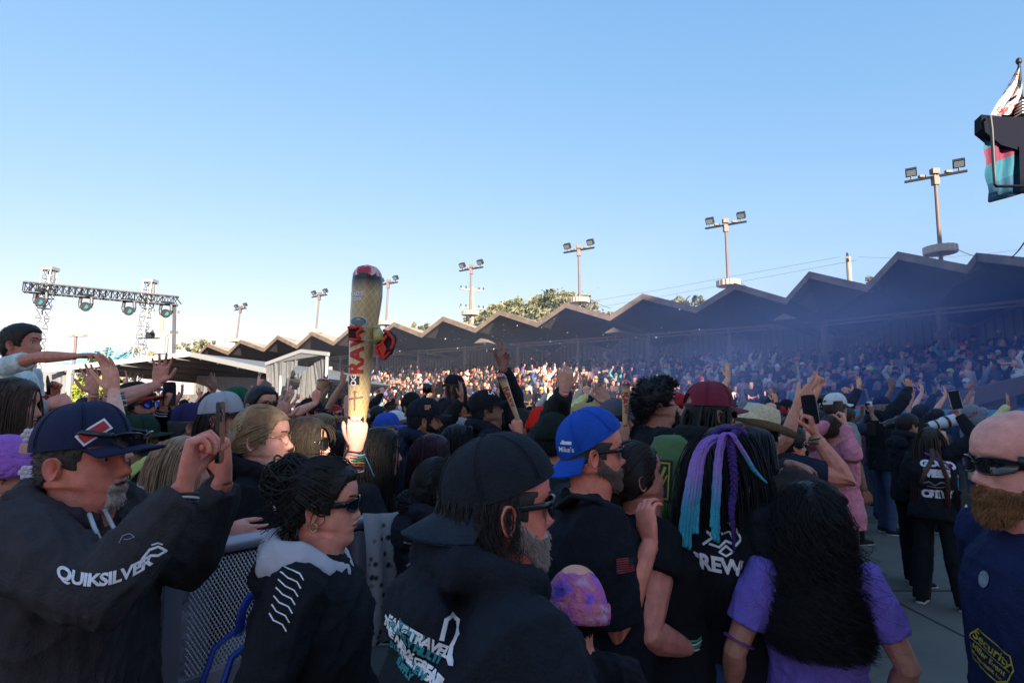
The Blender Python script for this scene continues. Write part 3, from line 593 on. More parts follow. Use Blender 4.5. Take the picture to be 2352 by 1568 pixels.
def strands(mb, roots, dirs, L, rad, seg=12, g=.12, curl=0., turns=6, coll=(), seed=0, mi=0, jitter=.0, vary=True):
    rs = np.random.RandomState(seed); n = len(roots); p = A(roots, float); d = A(dirs, float); d /= np.linalg.norm(d, axis=1, keepdims=True)
    L = np.broadcast_to(L, (n,)); st = (L/seg)[:, None]; path = [p.copy()]
    gv = np.zeros(3); gv[2] = -1
    for i in range(seg):
        d = d+gv*g+rs.randn(n, 3)*jitter; d /= np.linalg.norm(d, axis=1, keepdims=True); p = p+d*st
        for c, r in coll:
            c = A(c); r = A(r); q = (p-c)/r; l = np.linalg.norm(q, axis=1); ins = l < 1
            if ins.any():
                pn = p.copy(); pn[ins] = c+(q[ins]/(l[ins, None]+1e-6))*r
                nrm = (pn[ins]-c)/(r*r); nrm /= np.linalg.norm(nrm, axis=1, keepdims=True)
                dd = d[ins]; dd = dd-nrm*np.minimum(0, (dd*nrm).sum(1))[:, None]; d[ins] = dd/(np.linalg.norm(dd, axis=1, keepdims=True)+1e-6); p = pn
        path.append(p.copy())
    path = np.stack(path, 1)                      # n, seg+1, 3
    if curl:
        ph = rs.rand(n, 1)*6.28; tt = np.linspace(0, 1, seg+1)[None]; a = ph+tt*turns*6.28*(1+.3*rs.randn(n, 1)); am = curl*(tt**.8*1.3)*(.6+.8*rs.rand(n, 1))
        path[..., 0] += np.cos(a)*am; path[..., 1] += np.sin(a)*am
    T_ = np.gradient(path, axis=1); T_ /= np.linalg.norm(T_, axis=-1, keepdims=True)+1e-9
    u = np.cross(T_, A([.31, .9, .29])); u /= np.linalg.norm(u, axis=-1, keepdims=True)+1e-9; v = np.cross(T_, u)
    rr = (A(rad)*(np.ones((n, 1)) if not vary else (.6+.8*rs.rand(n, 1))))*np.linspace(1, .25, seg+1)[None]**.7
    P3 = np.stack([path+u*(math.cos(a)*rr)[..., None]+v*(math.sin(a)*rr)[..., None] for a in (0, 2.09, 4.19)], 2)  # n,seg+1,3,3
    i0 = mb.n; flat = P3.reshape(-1, 3)
    fs = []; S3 = (seg+1)*3
    base = [(a, b) for a in range(seg) for b in range(3)]
    for s in range(n):
        o = i0+s*S3
        for a, b in base: b2 = (b+1) % 3; fs.append((o+a*3+b, o+a*3+b2, o+a*3+3+b2, o+a*3+3+b))
    mb.v.extend(map(tuple, flat.tolist())); mb.f.extend(fs); mb.m.extend([mi]*len(fs)); mb.n += len(flat)
    return path
def scalp_roots(hp, n, M4, hl=None, seed=0, tmin=0, tmax=3.15, zmax=.233, off=.004):
    """random roots on the scalp: positions and outward normals in the target frame"""
    rs = np.random.RandomState(seed); X, Y, Zp, Z, T = head_pts(0, hp); m = (Z > hairline(T, **(hl or {}))) & (np.abs(T) >= tmin) & (np.abs(T) <= tmax) & (Z < (min(zmax, .142) if hp.get('capped') else zmax))
    idx = np.argwhere(m); wt = np.sqrt(X[m]**2+Y[m]**2)+.03; k = rs.choice(len(idx), n, p=wt/wt.sum()); I = idx[k]
    p = np.stack([X[I[:, 0], I[:, 1]], Y[I[:, 0], I[:, 1]], Zp[I[:, 0], I[:, 1]]], -1)+rs.randn(n, 3)*.002
    d = p-A([0, -.01, .11]); d /= np.linalg.norm(d, axis=1, keepdims=True); p = p+d*off
    Rm = A(M4.to_3x3()); return p @ Rm.T+A(M4.translation), d @ Rm.T
FING = {  # curls (deg) per joint, thumb (open angle, curl)
 'open': ([8, 8, 5], 0, 45, 8), 'spread': ([6, 8, 6], 9, 58, 8), 'grip': ([62, 70, 35], 0, 35, 40), 'fist': ([80, 88, 45], 0, 22, 45), 'relax': ([24, 30, 18], 2, 32, 15),
 'cup': ([38, 42, 22], 0, 42, 20), 'point': (None, 0, 25, 40), 'two': (None, 6, 25, 40), 'horns': (None, 6, 25, 40)}
def hand(mb, M4, pose='open', side=1, k=1., n=8):
    """wrist at origin, fingers +Z, palm faces +Y, thumb on side*(+X)"""
    curls, spr, ta_, tc = FING[pose]
    pal = []
    for z, w_, t in ((-.012, .027, .021), (.005, .029, .0215), (.03, .036, .021), (.06, .0415, .0185), (.083, .0415, .0155), (.094, .038, .0125)):
        for j in range(12): a = 2*math.pi*j/12; pal.append(M4 @ (Vector((math.cos(a)*w_, math.copysign(abs(math.sin(a))**.8, math.sin(a))*t*.82, z))*k))
    mb.grid(pal, 6, 12, 0, wrapv=True); mb.add(pal[-12:], [tuple(range(12))]); mb.add(pal[:12], [tuple(range(11, -1, -1))])
    base = [(.0305, .086, .070, .0092), (.0105, .091, .078, .0095), (-.0105, .089, .073, .0090), (-.0300, .081, .058, .0080)]
    for i, (x, z, L_, r) in enumerate(base):
        x *= side; cu = list(curls) if curls else None
        if cu is None: cu = {'point': [[5, 8, 5], [75, 85, 45], [78, 85, 45], [78, 85, 45]], 'two': [[5, 6, 4], [4, 6, 4], [75, 85, 45], [78, 85, 45]], 'horns': [[5, 8, 5], [75, 85, 45], [75, 85, 45], [10, 12, 8]]}[pose][i]
        cu = [c+rnd.uniform(-6, 6)+i*1.5 for c in cu]
        p = Vector((x, 0, z)); ang = 0; sp = R((spr+2.5)*(1.5-i))*side; pts = [p-Vector((0, 0, .02))]; rad = [r*1.02]; pts.append(p.copy()); rad.append(r*1.05)
        for s_, f_ in enumerate((.46, .30, .24)):
            ang += R(cu[s_]); dv = Vector((math.sin(sp)*math.cos(ang), math.sin(ang), math.cos(ang)*math.cos(sp)))
            q = p+dv*L_*f_*.55; p = p+dv*L_*f_; pts += [q, p.copy()]; rad += [r*(1-.1*s_)*.95, r*(1-.12*(s_+1))*1.03]
        rad[-1] = r*.72
        mb.tube([M4 @ (q*k) for q in pts], [q*k for q in rad], n, 0, round_cap=True, up=M4.to_3x3() @ Vector((1, 0, 0)))
    p = Vector((.024*side, .006, .022)); a = R(ta_); dv = Vector((math.sin(a)*side, math.sin(R(tc))*.9, math.cos(a))).normalized()
    q1 = p+dv*.040; a2 = R(ta_*.45); dv2 = Vector((math.sin(a2)*side, math.sin(R(tc*1.5)), math.cos(a2))).normalized(); q2 = q1+dv2*.032; q3 = q2+Vector((dv2.x*.6, dv2.y*1.1, dv2.z)).normalized()*.024
    mb.tube([M4 @ (q*k) for q in (p-dv*.012, p+dv*.018, q1, q2, q3)], [.0165*k, .0148*k, .0112*k, .0105*k, .0072*k], n, 0, round_cap=True)
def remesh(mb, vox, smooth=3, fac=.5):
    me = mb.mesh('tmp'); o = bpy.data.objects.new('tmp', me); COL.objects.link(o)
    md = o.modifiers.new('r', 'REMESH'); md.mode = 'VOXEL'; md.voxel_size = vox; md.use_smooth_shade = True
    if smooth: s_ = o.modifiers.new('s', 'SMOOTH'); s_.factor = fac; s_.iterations = smooth
    bpy.context.view_layer.update()
    out = bpy.data.meshes.new_from_object(o.evaluated_get(bpy.context.evaluated_depsgraph_get()))
    bpy.data.objects.remove(o); bpy.data.meshes.remove(me); out.materials.clear(); return out
def get_v(me): a = np.empty(len(me.vertices)*3); me.vertices.foreach_get('co', a); return a.reshape(-1, 3)
def set_v(me, v): me.vertices.foreach_set('co', v.ravel()); me.update()
def folds(me, amp=.006, freq=14., seed=0, sub=None, aniso=(1, 1, .55)):
    v = get_v(me); nr = np.empty(len(me.vertices)*3); me.vertices.foreach_get('normal', nr); nr = nr.reshape(-1, 3)
    rs = np.random.RandomState(seed); f = np.zeros(len(v)); vv = v*A(aniso)
    wv = sum(np.sin(vv @ (rs.randn(3)*freq*.5)+rs.rand()*6.28)[:, None]*rs.randn(3)*.022 for _ in range(4)); vv = vv+wv
    for o in range(6):
        k_ = rs.randn(3)*A([1, 1, 1.6]); k_ *= freq*(1.4**o)/np.linalg.norm(k_)*1.0; s_ = np.sin(vv @ k_+rs.rand()*6.28); f += (1-np.abs(s_))**2.2/(1.25**o)
    f -= f.mean(); set_v(me, v+nr*(f*amp)[:, None]); return me
def join_mesh(name, parts, mats):
    """parts: list of (mesh, material index offset or fixed index)"""
    bm = bmesh.new()
    for me, fixed in parts:
        n0 = len(bm.faces); bm.from_mesh(me)
        if fixed is not None:
            bm.faces.ensure_lookup_table()
            for f in bm.faces[n0:]: f.material_index = fixed
        if me.users == 0: bpy.data.meshes.remove(me)
    out = bpy.data.meshes.new(name); bm.to_mesh(out); bm.free()
    for m in mats: out.materials.append(m)
    out.polygons.foreach_set('use_smooth', [True]*len(out.polygons)); return out
skin = mat('skin', (.5, .3, .22), .52, var=.17, vscale=34, bump=.28, bscale=210, tint=True, sss=.12)  # tints run redder: the red stage glow is put into the skin colour
lips = mat('lips', (.30, .10, .09), .45); brow = mat('brow_hair', (.03, .02, .015), .8); eyew = mat('eye_white', (.42, .38, .36), .35); iris = mat('iris', (.03, .02, .015), .2); mouth = mat('mouth_dark', (.05, .015, .015), .6)
SK = [skin, lips, brow, eyew, iris, mouth]
hairm = mat('hair', (.02, .015, .01), .55, tint=True, var=.25, vscale=40, bump=.35, bscale=150, spec=.3)
cloth = mat('cloth', (.1, .1, .1), .9, tint=True, var=.13, vscale=22, bump=.5, bscale=170, spec=.2)
knit = mat('knit', (.1, .1, .1), .9, tint=True, var=.2, vscale=60, bump=1., bscale=95, spec=.15)
plast = mat('black_plastic', (.012, .012, .014), .25); lensm = mat('dark_lens', (.01, .01, .014), .08, spec=.8); wirem = mat('gold_wire', (.5, .38, .2), .35, metal=.8)
sole = mat('sole', (.5, .5, .5), .7)
def two_bone(a, t, l1, l2, hint):
    v = t-a; d = v.length; mx = (l1+l2)*.995
    if d > mx: t = a+v*(mx/d); v = t-a; d = mx
    d = max(d, abs(l1-l2)+.02); ca = (l1*l1+d*d-l2*l2)/(2*l1*d); u = v.normalized(); h = (Vector(hint)-u*Vector(hint).dot(u)).normalized()
    return a+u*l1*ca+h*l1*math.sqrt(max(0, 1-ca*ca)), t
LAST = {}
def person(label, head, face=90, hy=0, hpit=0, hroll=0, male=1, bulk=1., hp=None, skin_c=(.78, .29, .19), hs=1., hair=None, beard=None, cap=None, glasses=None,
           top=None, legs=(.03, .03, .04), L=None, Rr=None, lean=(0, 0), lod=0, z0=0, loc=None, H=None, group=None, name='person', shoes=(.02, .02, .02), folds_amp=1., legpose=None, sit=False, neckout=0, **kw):
    """head: (u,v,Y) of the middle of the head in the photo frame"""
    hp = dict(hp or {}); hp['male'] = male; top = dict(top or dict(kind='tee', col=(.02, .02, .025)))
    HC = 1.625                                     # head centre for a height of 1.75
    if loc is None:
        c = P(*head); k = (c.z-z0)/HC; k = kw.get('k', k)
        rz = -R(face); Rz = Matrix.Rotation(rz, 4, 'Z')
        off = Rz @ Vector((lean[0]*.65*k, (.01+lean[1]*.65)*k, 0)); root = Vector((c.x-off.x, c.y-off.y, c.z-HC*k))
    else: root = Vector(loc); k = (H or 1.7)/1.75; rz = -R(face)
    e = empty(name, root, rz, label=label, cat=kw.get('cat', 'person'), group=group)
    MW = Matrix.Translation(root) @ Matrix.Rotation(rz, 4, 'Z'); MI = MW.inverted()
    def sh(x, y, z): f = max(0, (z-.9)); return Vector((x*k+lean[0]*k*f, y*k+lean[1]*k*f, z*k))
    sw = (.178 if male else .158)*(.82+.18*bulk)
    # head frame
    hk = k*hs; Mh = Matrix.Translation(sh(0, .018, 1.503+kw.get('neck', 0))) @ Matrix.Translation(Vector((0, -.02, .03))*hk) @ Euler((R(hpit), R(hroll), -R(hy)), 'ZXY').to_matrix().to_4x4() @ Matrix.Translation(Vector((0, .02, -.03))*hk) @ Matrix.Diagonal((hk, hk, hk, 1)).to_4x4()
    LAST.clear(); LAST.update(dict(root=e, MW=MW, MI=MI, Mh=Mh, k=k, hp=hp, hands={}))
    # ---- arms
    arms = {}
    for side, spec in ((-1, L), (1, Rr)):
        spec = dict(spec or {})
        S0 = sh(side*sw, -.005, 1.425)
        if 'w' in spec: tg = MI @ P(*spec['w'])
        elif 'loc' in spec: tg = sh(*spec['loc'])
        else: tg = sh(side*(sw+.075), .05, .90)
        if tg.z > S0.z: S0 = S0+Vector((0, 0, .045*k)); S0.x -= side*.01
        al = spec.get('len', 1.); el, wr = two_bone(S0, tg, .285*k*al, .262*k*al, spec.get('hint', (side*.5, -.55, -.6)))
        arms[side] = (S0, el, wr, spec); LAST['arm%d' % side] = (S0, el, wr)
    # ---- skin body
    vox = {0: .0042, 1: .008}.get(lod)
    parts = []; mb = MB(); head_part(mb, lod, hp, Mh); parts.append((mb.mesh('h'), None))
    for side, (S0, el, wr, spec) in arms.items():
        m = MB(); ar = .9+.1*bulk if male else .80+.12*bulk
        seg = 10 if lod < 2 else 6
        bk_ = bulk-1
        m.tube([S0, S0.lerp(el, .35), S0.lerp(el, .8), el, el.lerp(wr, .25), el.lerp(wr, .6), wr.lerp(el, .1), wr], [r*ar*k for r in (.056+bk_*.03, .052+bk_*.035, .043+bk_*.02, .041+bk_*.015, .044+bk_*.012, .036+bk_*.006, .0275, .026)], seg)
        z = (Vector(MI.to_3x3() @ Vector(spec['dir'])) if 'dir' in spec else wr-el).normalized()
        pd = MI.to_3x3() @ Vector(spec['palm']) if 'palm' in spec else Vector((-side, .2, 0)); y = (pd-z*pd.dot(z)).normalized(); x = y.cross(z)
        Mw = Matrix(((x.x, y.x, z.x, wr.x), (x.y, y.y, z.y, wr.y), (x.z, y.z, z.z, wr.z), (0, 0, 0, 1)))
        hs_ = spec.get('thumb', 1 if side*-1 > 0 else -1)
        if lod < 2 or spec.get('pose', 'relax') != 'relax':
            hand(m, Mw @ Matrix.Translation((0, 0, .008*k)), spec.get('pose', 'relax'), hs_, k*(1.0 if male else .92)*spec.get('hk', 1.), 8 if lod == 0 else (7 if lod == 1 else 5))
        else: m.ell(wr+z*.07*k, (.035*k, .03*k, .08*k), 6, 4)
        LAST['hands'][side] = MW @ Mw
        parts.append((remesh(m, vox*(k if lod == 0 else 1), 2) if vox and (lod == 0 or 'pose' in spec) else m.mesh('a'), 0))
    m = MB()
    ring = [(.86, .15, .10), (1.0, .15, .10), (1.1, .13, .095), (1.28, .15, .10), (1.38, .15, .09), (1.43, .12, .075), (1.465, .072, .062), (1.50, .06, .058)]
    m.tube([sh(0, -.004, z) for z, _, _ in ring], [(b*k*(.9+.1*bulk), a*k*(.9+.1*bulk)) for _, a, b in ring], 12 if lod < 2 else 8, up=(0, 1, 0))
    hipz = .90; lg = []
    for side in (-1, 1):
        hx = side*.088; kn = Vector((hx*1.08*k, .01*k, .49*k)); an = Vector((side*.105*k, -.02*k, .085*k)); h0 = Vector((hx*k, 0, hipz*k))
        if legpose: kn = kn+Vector(legpose[side][0])*k; an = an+Vector(legpose[side][1])*k
        lg.append((side, h0, kn, an)); m.tube([h0, kn, an], [.075*k*bulk, .052*k, .036*k], 8 if lod < 2 else 5)
    parts.append((m.mesh('t'), 0))
    body = link('body', join_mesh('body', parts, SK), e); body.color = (*skin_c, 1)
    # ---- top
    tk = top.get('kind', 'tee'); loose = {'tee': .012, 'hoodie': .026, 'jacket': .03, 'tank': .006, 'shirt': .016, 'sweater': .02, 'dress': .012}[tk]
    hem = top.get('hem', .80 if tk != 'dress' else .40); long_ = tk in ('hoodie', 'jacket', 'sweater') or top.get('long')
    bx = (.9+.1*bulk)+(bulk-1)*.55; by = 1+(bulk-1)*1.35
    m = MB(); f_ = 0 if male else 1
    ring = [(hem, .163+.02*f_, .118), (.93, .168+.018*f_, .122), (1.02, .162-.004*f_, .118), (1.12, .155-.018*f_, .112), (1.24, .168-.012*f_, .120+.006*f_), (1.32, .172-.012*f_, .120+.006*f_), (1.39, .162-.008*f_, .106), (1.44, .132, .088), (1.472, .088, .070), (1.49 if tk != 'tank' else 1.45, .066, .060)]
    if tk == 'tank': ring = ring[:-3]+[(1.41, .09, .06)]
    if tk == 'dress': ring = [(hem, .24, .18), (.7, .2, .15)]+ring[1:]
    nr_ = len(ring)
    rr = []
    for i, (z, a, b) in enumerate(ring):
        nk = sstep(1.478, 1.36, z); lo = loose*(1 if z < 1.4 else .45); rr.append(((b*(1+(by-1)*nk)+lo)*k, (a*(1+(bx-1)*nk)+lo)*k))
    m.tube([sh(0, .018*(by-1)*4*math.exp(-((z-1.05)/.16)**2)-.004, z) for z, _, _ in ring], rr, 20 if lod < 2 else 10, up=(0, 1, 0))
    for side, (S0, el, wr, spec) in arms.items():
        aw = (.9+.1*bulk if male else .84+.1*bulk); q = bulk-1
        inn = sh(side*.055, -.008, 1.44); ri_ = (.048+q*.02+loose*.3)*k; rs_ = (.064+q*.04+loose*.55)*k*aw; re = (.050+q*.02+loose*.6)*k*aw; rc = (.036+loose*.35)*k*aw
        if tk == 'tank': continue
        if long_:
            cf = wr.lerp(el, .06); mid = el.lerp(wr, .5)
            m.tube([inn, S0, S0.lerp(el, .4), S0.lerp(el, .85), el, el.lerp(wr, .2), mid, cf.lerp(mid, .25), cf], [ri_, rs_, rs_*.98, re*1.10, re*1.04, re*1.05, re*.88, rc*1.12, rc], 14 if lod < 2 else 7, flat=1.0)
        else:
            c1 = S0.lerp(el, top.get('slv', .62)); m.tube([inn, S0, S0.lerp(el, .3), c1], [ri_, rs_*1.0, rs_*1.02, rs_*.96], 14 if lod < 2 else 7)
    hd = top.get('hood')
    if hd or tk == 'hoodie':
        nb = [sh(x, y, z) for x, y, z in ((-.03, .09, 1.455), (-.078, .062, 1.487), (-.103, -.005, 1.512), (-.08, -.072, 1.528), (0, -.108, 1.532), (.08, -.072, 1.528), (.103, -.005, 1.512), (.078, .062, 1.487), (.03, .09, 1.455))]
        m.tube(nb, [q*k for q in (.022, .029, .037, .044, .047, .044, .037, .029, .022)], 10 if lod < 2 else 6)
        m.ell(sh(0, -.125, 1.435), (.125*k, .062*k, .085*k), 14, 8); m.ell(sh(0, -.13, 1.36), (.085*k, .04*k, .08*k), 12, 6)
    elif tk in ('tee', 'shirt', 'sweater', 'jacket', 'dress') and lod < 2:
        zc = 1.478 if not neckout else 1.45
        nb = [sh(math.sin(a)*(.073+neckout*.03), math.cos(a)*(.066+neckout*.03)-.006, zc-.020*(math.cos(a)+.2)*(1+neckout)) for a in np.linspace(0, 2*math.pi, 15)]
        m.tube(nb, (.011 if tk != 'jacket' else .017)*k, 6)
    if lod < 2:
        me = remesh(m, {0: .0072, 1: .014}[lod]*k, 4 if lod == 0 else 2, .5); folds(me, (.0062 if long_ else .0045)*k*folds_amp*(1 if lod == 0 else 1.3), 27/k, int(abs(root.x*100+root.y*37)) % 1000)
    else: me = m.mesh('g')
    me.materials.append(top.get('mat', cloth)); g = link({'tee': 't_shirt', 'tank': 'tank_top'}.get(tk, tk), me, e, True); g.color = (*top['col'], 1); LAST['top'] = g
    # ---- legs
    m = MB(); lw = .9+.1*bulk
    pc = kw.get('legw', 1.)
    m.tube([Vector((0, -.005*k, .97*k)), Vector((0, -.01*k, .88*k)), Vector((0, -.01*k, .80*k))], [(.125*k*by, .17*k*bx), (.13*k*by, .18*k*bx), (.09*k, .14*k)], 14 if lod < 2 else 8, up=(0, 1, 0))
    for side, h0, kn, an in lg:
        m.tube([h0, h0.lerp(kn, .5), kn, kn.lerp(an, .5), an+Vector((0, 0, -.035*k))], [.098*k*lw, .082*k*lw, .066*k*lw*pc, .062*k*pc, .058*k*pc], 12 if lod < 2 else 6)
    if lod == 0 and kw.get('seelegs'): me = remesh(m, .012*k, 3); folds(me, .006*k, 16, 5)
    elif lod < 2: me = remesh(m, .022*k, 2)
    else: me = m.mesh('l')
    me.materials.append(cloth); t_ = link('trousers', me, e, True); t_.color = (*legs, 1); LAST['legs'] = t_
    if kw.get('bare_legs'): bpy.data.objects.remove(t_)
    if lod < 2:
        for side, h0, kn, an in lg:
            m = MB(); a = an; m.tube([Vector((a.x, a.y-.055*k, .04*k)), Vector((a.x, a.y, .05*k)), Vector((a.x*1.03, a.y+.09*k, .04*k)), Vector((a.x*1.05, a.y+.17*k, .03*k)), Vector((a.x*1.06, a.y+.20*k, .025*k))], [(.038*k, .036*k), (.05*k, .043*k), (.042*k, .048*k), (.028*k, .046*k), (.018*k, .034*k)], 10, up=(0, 0, 1))
            m.tube([Vector((a.x, a.y-.055*k, .012*k)), Vector((a.x*1.03, a.y+.09*k, .012*k)), Vector((a.x*1.06, a.y+.21*k, .012*k))], [(.013*k, .042*k), (.013*k, .05*k), (.013*k, .036*k)], 10, 1, up=(0, 0, 1))
            s_ = m.build('shoe', [cloth, sole], e, True); s_.color = (*shoes, 1)
    # ---- hair
    if cap: hp['capped'] = 1; LAST['hp'] = hp
    if hair: do_hair(e, hair, Mh, hp, lod, k, sh)
    if beard: do_beard(e, beard, Mh, hp, lod)
    if cap: do_cap(e, cap, Mh, lod)
    if glasses: do_glasses(e, glasses, Mh, lod)
    return e
def tors_coll(sh, k, w_=.19, dpt=.125):
    return [(tuple(sh(0, -.005, 1.30)), (w_*k, dpt*k, .20*k)), (tuple(sh(0, 0, 1.05)), (w_*k, dpt*k, .32*k))]
def hair_obj(e, mb, col, nm='hair'):
    o = mb.build(nm, [hairm], e, True); o.color = (*col, 1); return o
def do_hair(e, h, Mh, hp, lod, k, sh):
    st = h['style']; col = h.get('col', (.012, .009, .008)); th = h.get('th', .010); seed = h.get('seed', 1); hl = h.get('hl', {})
    hk = Mh.to_scale().x; hc = Mh @ Vector((0, -.008, .125)); hr = A([.084, .105, .115])*hk
    Rm = Mh.to_3x3().normalized()
    if st == 'short':
        mb = hair_shell(lod, hp, Mh, th, hl, h.get('rough', .003), seed)
        if lod == 0:
            p, d = scalp_roots(hp, h.get('n', 900), Mh, hl, seed, off=th*.6); rs = np.random.RandomState(seed)
            cd = A(Rm @ Vector(h.get('comb', (0, -.6, -.3)))); strands(mb, p, d*.35+cd+rs.randn(len(p), 3)*.22, h.get('len', .016)*hk, .0016*hk, 3, .1, seed=seed)
        return hair_obj(e, mb, col)
    if st == 'afro':
        mb = hair_shell(lod, hp, Mh, th, hl, h.get('rough', .008), seed)
        if lod == 0:
            p, d = scalp_roots(hp, h.get('n', 1100), Mh, hl, seed, off=th*.7); rs = np.random.RandomState(seed)
            strands(mb, p, d+rs.randn(len(p), 3)*.5, h.get('len', .045)*hk, .0026*hk, 7, .05, curl=.007*hk, turns=2.5, seed=seed)
        return hair_obj(e, mb, col)
    if st in ('long', 'curly', 'bangs'):
        mb = hair_shell(min(lod, 1) if lod else 0, hp, Mh, th, hl, .003, seed)
        n = h.get('n', 1100 if lod == 0 else (200 if lod == 1 else 0)); Ln = h.get('len', .45)*hk; rs = np.random.RandomState(seed)
        coll = [(tuple(hc), tuple(hr+th*hk))]+tors_coll(sh, k, h.get('tw', .185), h.get('td', .135))
        if lod == 2:
            m2 = MB(); m2.tube([Mh @ Vector((0, -.03, .17)), Mh @ Vector((0, -.075, .07)), sh(0, -.11, 1.42), sh(0, -.12, 1.32)], [(.05*k, .07*k), (.045*k, .085*k), (.04*k, .09*k), (.02*k, .06*k)], 8, up=(0, 1, 0)); mb.add(m2.v, m2.f)
            return hair_obj(e, mb, col)
        if st == 'bangs': n2 = 90
        p, d = scalp_roots(hp, n, Mh, hl, seed, off=th*.5, tmin=h.get('tmin', 0))
        bk = A(Rm @ Vector((0, -1, 0))); sd = A(Rm @ Vector((1, 0, 0)))
        part = (A(p)-A(hc)) @ sd
        topness = np.clip((p[:, 2]-hc.z)/(.09*hk), 0, 1)[:, None]; d0 = d*.12+bk*h.get('back', .55)*(1-.5*topness)+sd[None]*np.sign(part)[:, None]*.75*topness+A([0, 0, -1])*(1.1-topness)
        strands(mb, p, d0, Ln*(.75+.35*rs.rand(n)), h.get('r', .0024 if lod == 0 else .005)*hk, h.get('seg', 16 if lod == 0 else 9), h.get('g', .5), h.get('curl', 0)*hk, h.get('turns', 7), coll, seed, jitter=h.get('jit', .05))
        if h.get('curl') and lod == 0 and n > 2000: p, d = scalp_roots(hp, 260, Mh, hl, seed+5, off=th); strands(mb, p, d*.6+bk*.3+A([0, 0, -.5]), Ln*(.5+.5*rs.rand(260)), .0009*hk, 34, .2, .035*hk, 4, coll, seed+5, jitter=.14)
        if st == 'bangs':
            fr = A(Rm @ Vector((0, 1, 0))); pr = []
            for i in range(90): a = rs.uniform(-.8, .8); pr.append(Mh @ Vector((math.sin(a)*.06, .075+.015*math.cos(a), .192)))
            strands(mb, A([tuple(q) for q in pr]), np.tile(fr, (90, 1))*.8+rs.randn(90, 3)*.15+A(Rm @ Vector((0, 0, .3))), .095*hk*(.8+.3*rs.rand(90)), .0035*hk, 8, .45, coll=coll[:1], seed=seed+1)
        return hair_obj(e, mb, col)
    if st in ('bun', 'messy_bun', 'pony'):
        mb = hair_shell(lod, hp, Mh, th, hl, .0015, seed); rs = np.random.RandomState(seed)
        bc = Mh @ Vector(h.get('bun', (0, -.118, .11))); br = h.get('br', .042)*hk
        if lod < 2:
            n = h.get('n', 380 if lod == 0 else 90); p, d = scalp_roots(hp, n, Mh, hl, seed, off=th*.6); to = A(bc)-p; dist = np.linalg.norm(to, axis=1, keepdims=True); tod = to/dist
            # combed towards the bun, hugging the head
            path = [p]; q = p.copy(); sg = 10
            for i in range(sg):
                v = A(bc)-q; q = q+v/(sg-i)*1.0; w_ = (q-A(hc))/(hr+th*hk); l = np.linalg.norm(w_, axis=1, keepdims=True); q = np.where(l < 1, A(hc)+w_/l*(hr+(th+.002)*hk), q); path.append(q)
            # as strands with given path
            pa = np.stack(path, 1); T_ = np.gradient(pa, axis=1); T_ /= np.linalg.norm(T_, axis=-1, keepdims=True)+1e-9; u = np.cross(T_, A([.3, .8, .5])); u /= np.linalg.norm(u, axis=-1, keepdims=True)+1e-9; v = np.cross(T_, u); r_ = .0028*hk
            P3 = np.stack([pa+u*math.cos(a)*r_+v*math.sin(a)*r_ for a in (0, 2.09, 4.19)], 2)
            vs = P3.reshape(-1, 3).tolist(); fs = []; S3 = (sg+1)*3
            for s in range(n):
                for a in range(sg):
                    for b in range(3): b2 = (b+1) % 3; o = s*S3+a*3; fs.append((o+b, o+b2, o+3+b2, o+3+b))
            mb.add(vs, fs)
        if st == 'pony':
            nn = h.get('pn', 160); rp = A([tuple(bc)]*nn)+rs.randn(nn, 3)*.012*hk; dd = A(Rm @ Vector((0, -1, .1)))+rs.randn(nn, 3)*.22
            strands(mb, rp, dd, h.get('len', .4)*hk*(.7+.4*rs.rand(nn)), .004*hk, 14 if lod == 0 else 8, .3, h.get('curl', 0)*hk, 5, [(tuple(hc), tuple(hr))]+tors_coll(sh, k), seed)
        else:
            mb.ell(bc, (br, br*.9, br), 16, 10)
            if lod < 2:
                nn = h.get('bn', 160 if lod == 0 else 50)
                for i in range(nn):
                    ax = Vector(rs.randn(3)).normalized(); b1 = ax.orthogonal().normalized(); b2 = ax.cross(b1); a0 = rs.rand()*6.28; R_ = br*(rs.uniform(.92, 1.14) if st == 'bun' else rs.uniform(.85, 1.35)); sp = rs.uniform(1.2, 3.5)
                    mb.tube([bc+(b1*math.cos(a0+q*sp)+b2*math.sin(a0+q*sp))*R_*(1 if st == 'bun' else (1+.12*math.sin(q*5))) for q in np.linspace(0, 1, 9)], [.001*hk]+[.0035*hk]*7+[.001*hk], 3, cap=False)
                if st == 'messy_bun':
                    nn = 260; p, d = scalp_roots(hp, nn, Mh, hl, seed+7, off=th); strands(mb, p, d*.25+rs.randn(nn, 3)*.25+A(Rm @ Vector((0, -.8, .2))), .07*hk*(.4+rs.rand(nn)), .002*hk, 9, .12, .006*hk, 1.3, [(tuple(hc), tuple(hr+.008))], seed)
                    nn = 26; p, d = scalp_roots(hp, nn, Mh, dict(nape=.02), seed+9, tmin=1.0, tmax=3.1, zmax=.11, off=.004); strands(mb, p, d*.35+A(Rm @ Vector((0, -.1, -.4))), .16*hk*(.6+.6*rs.rand(nn)), .0016*hk, 12, .25, .008*hk, 1.3, [(tuple(hc), tuple(hr*.98))], seed+3)
        o = hair_obj(e, mb, col)
        return o
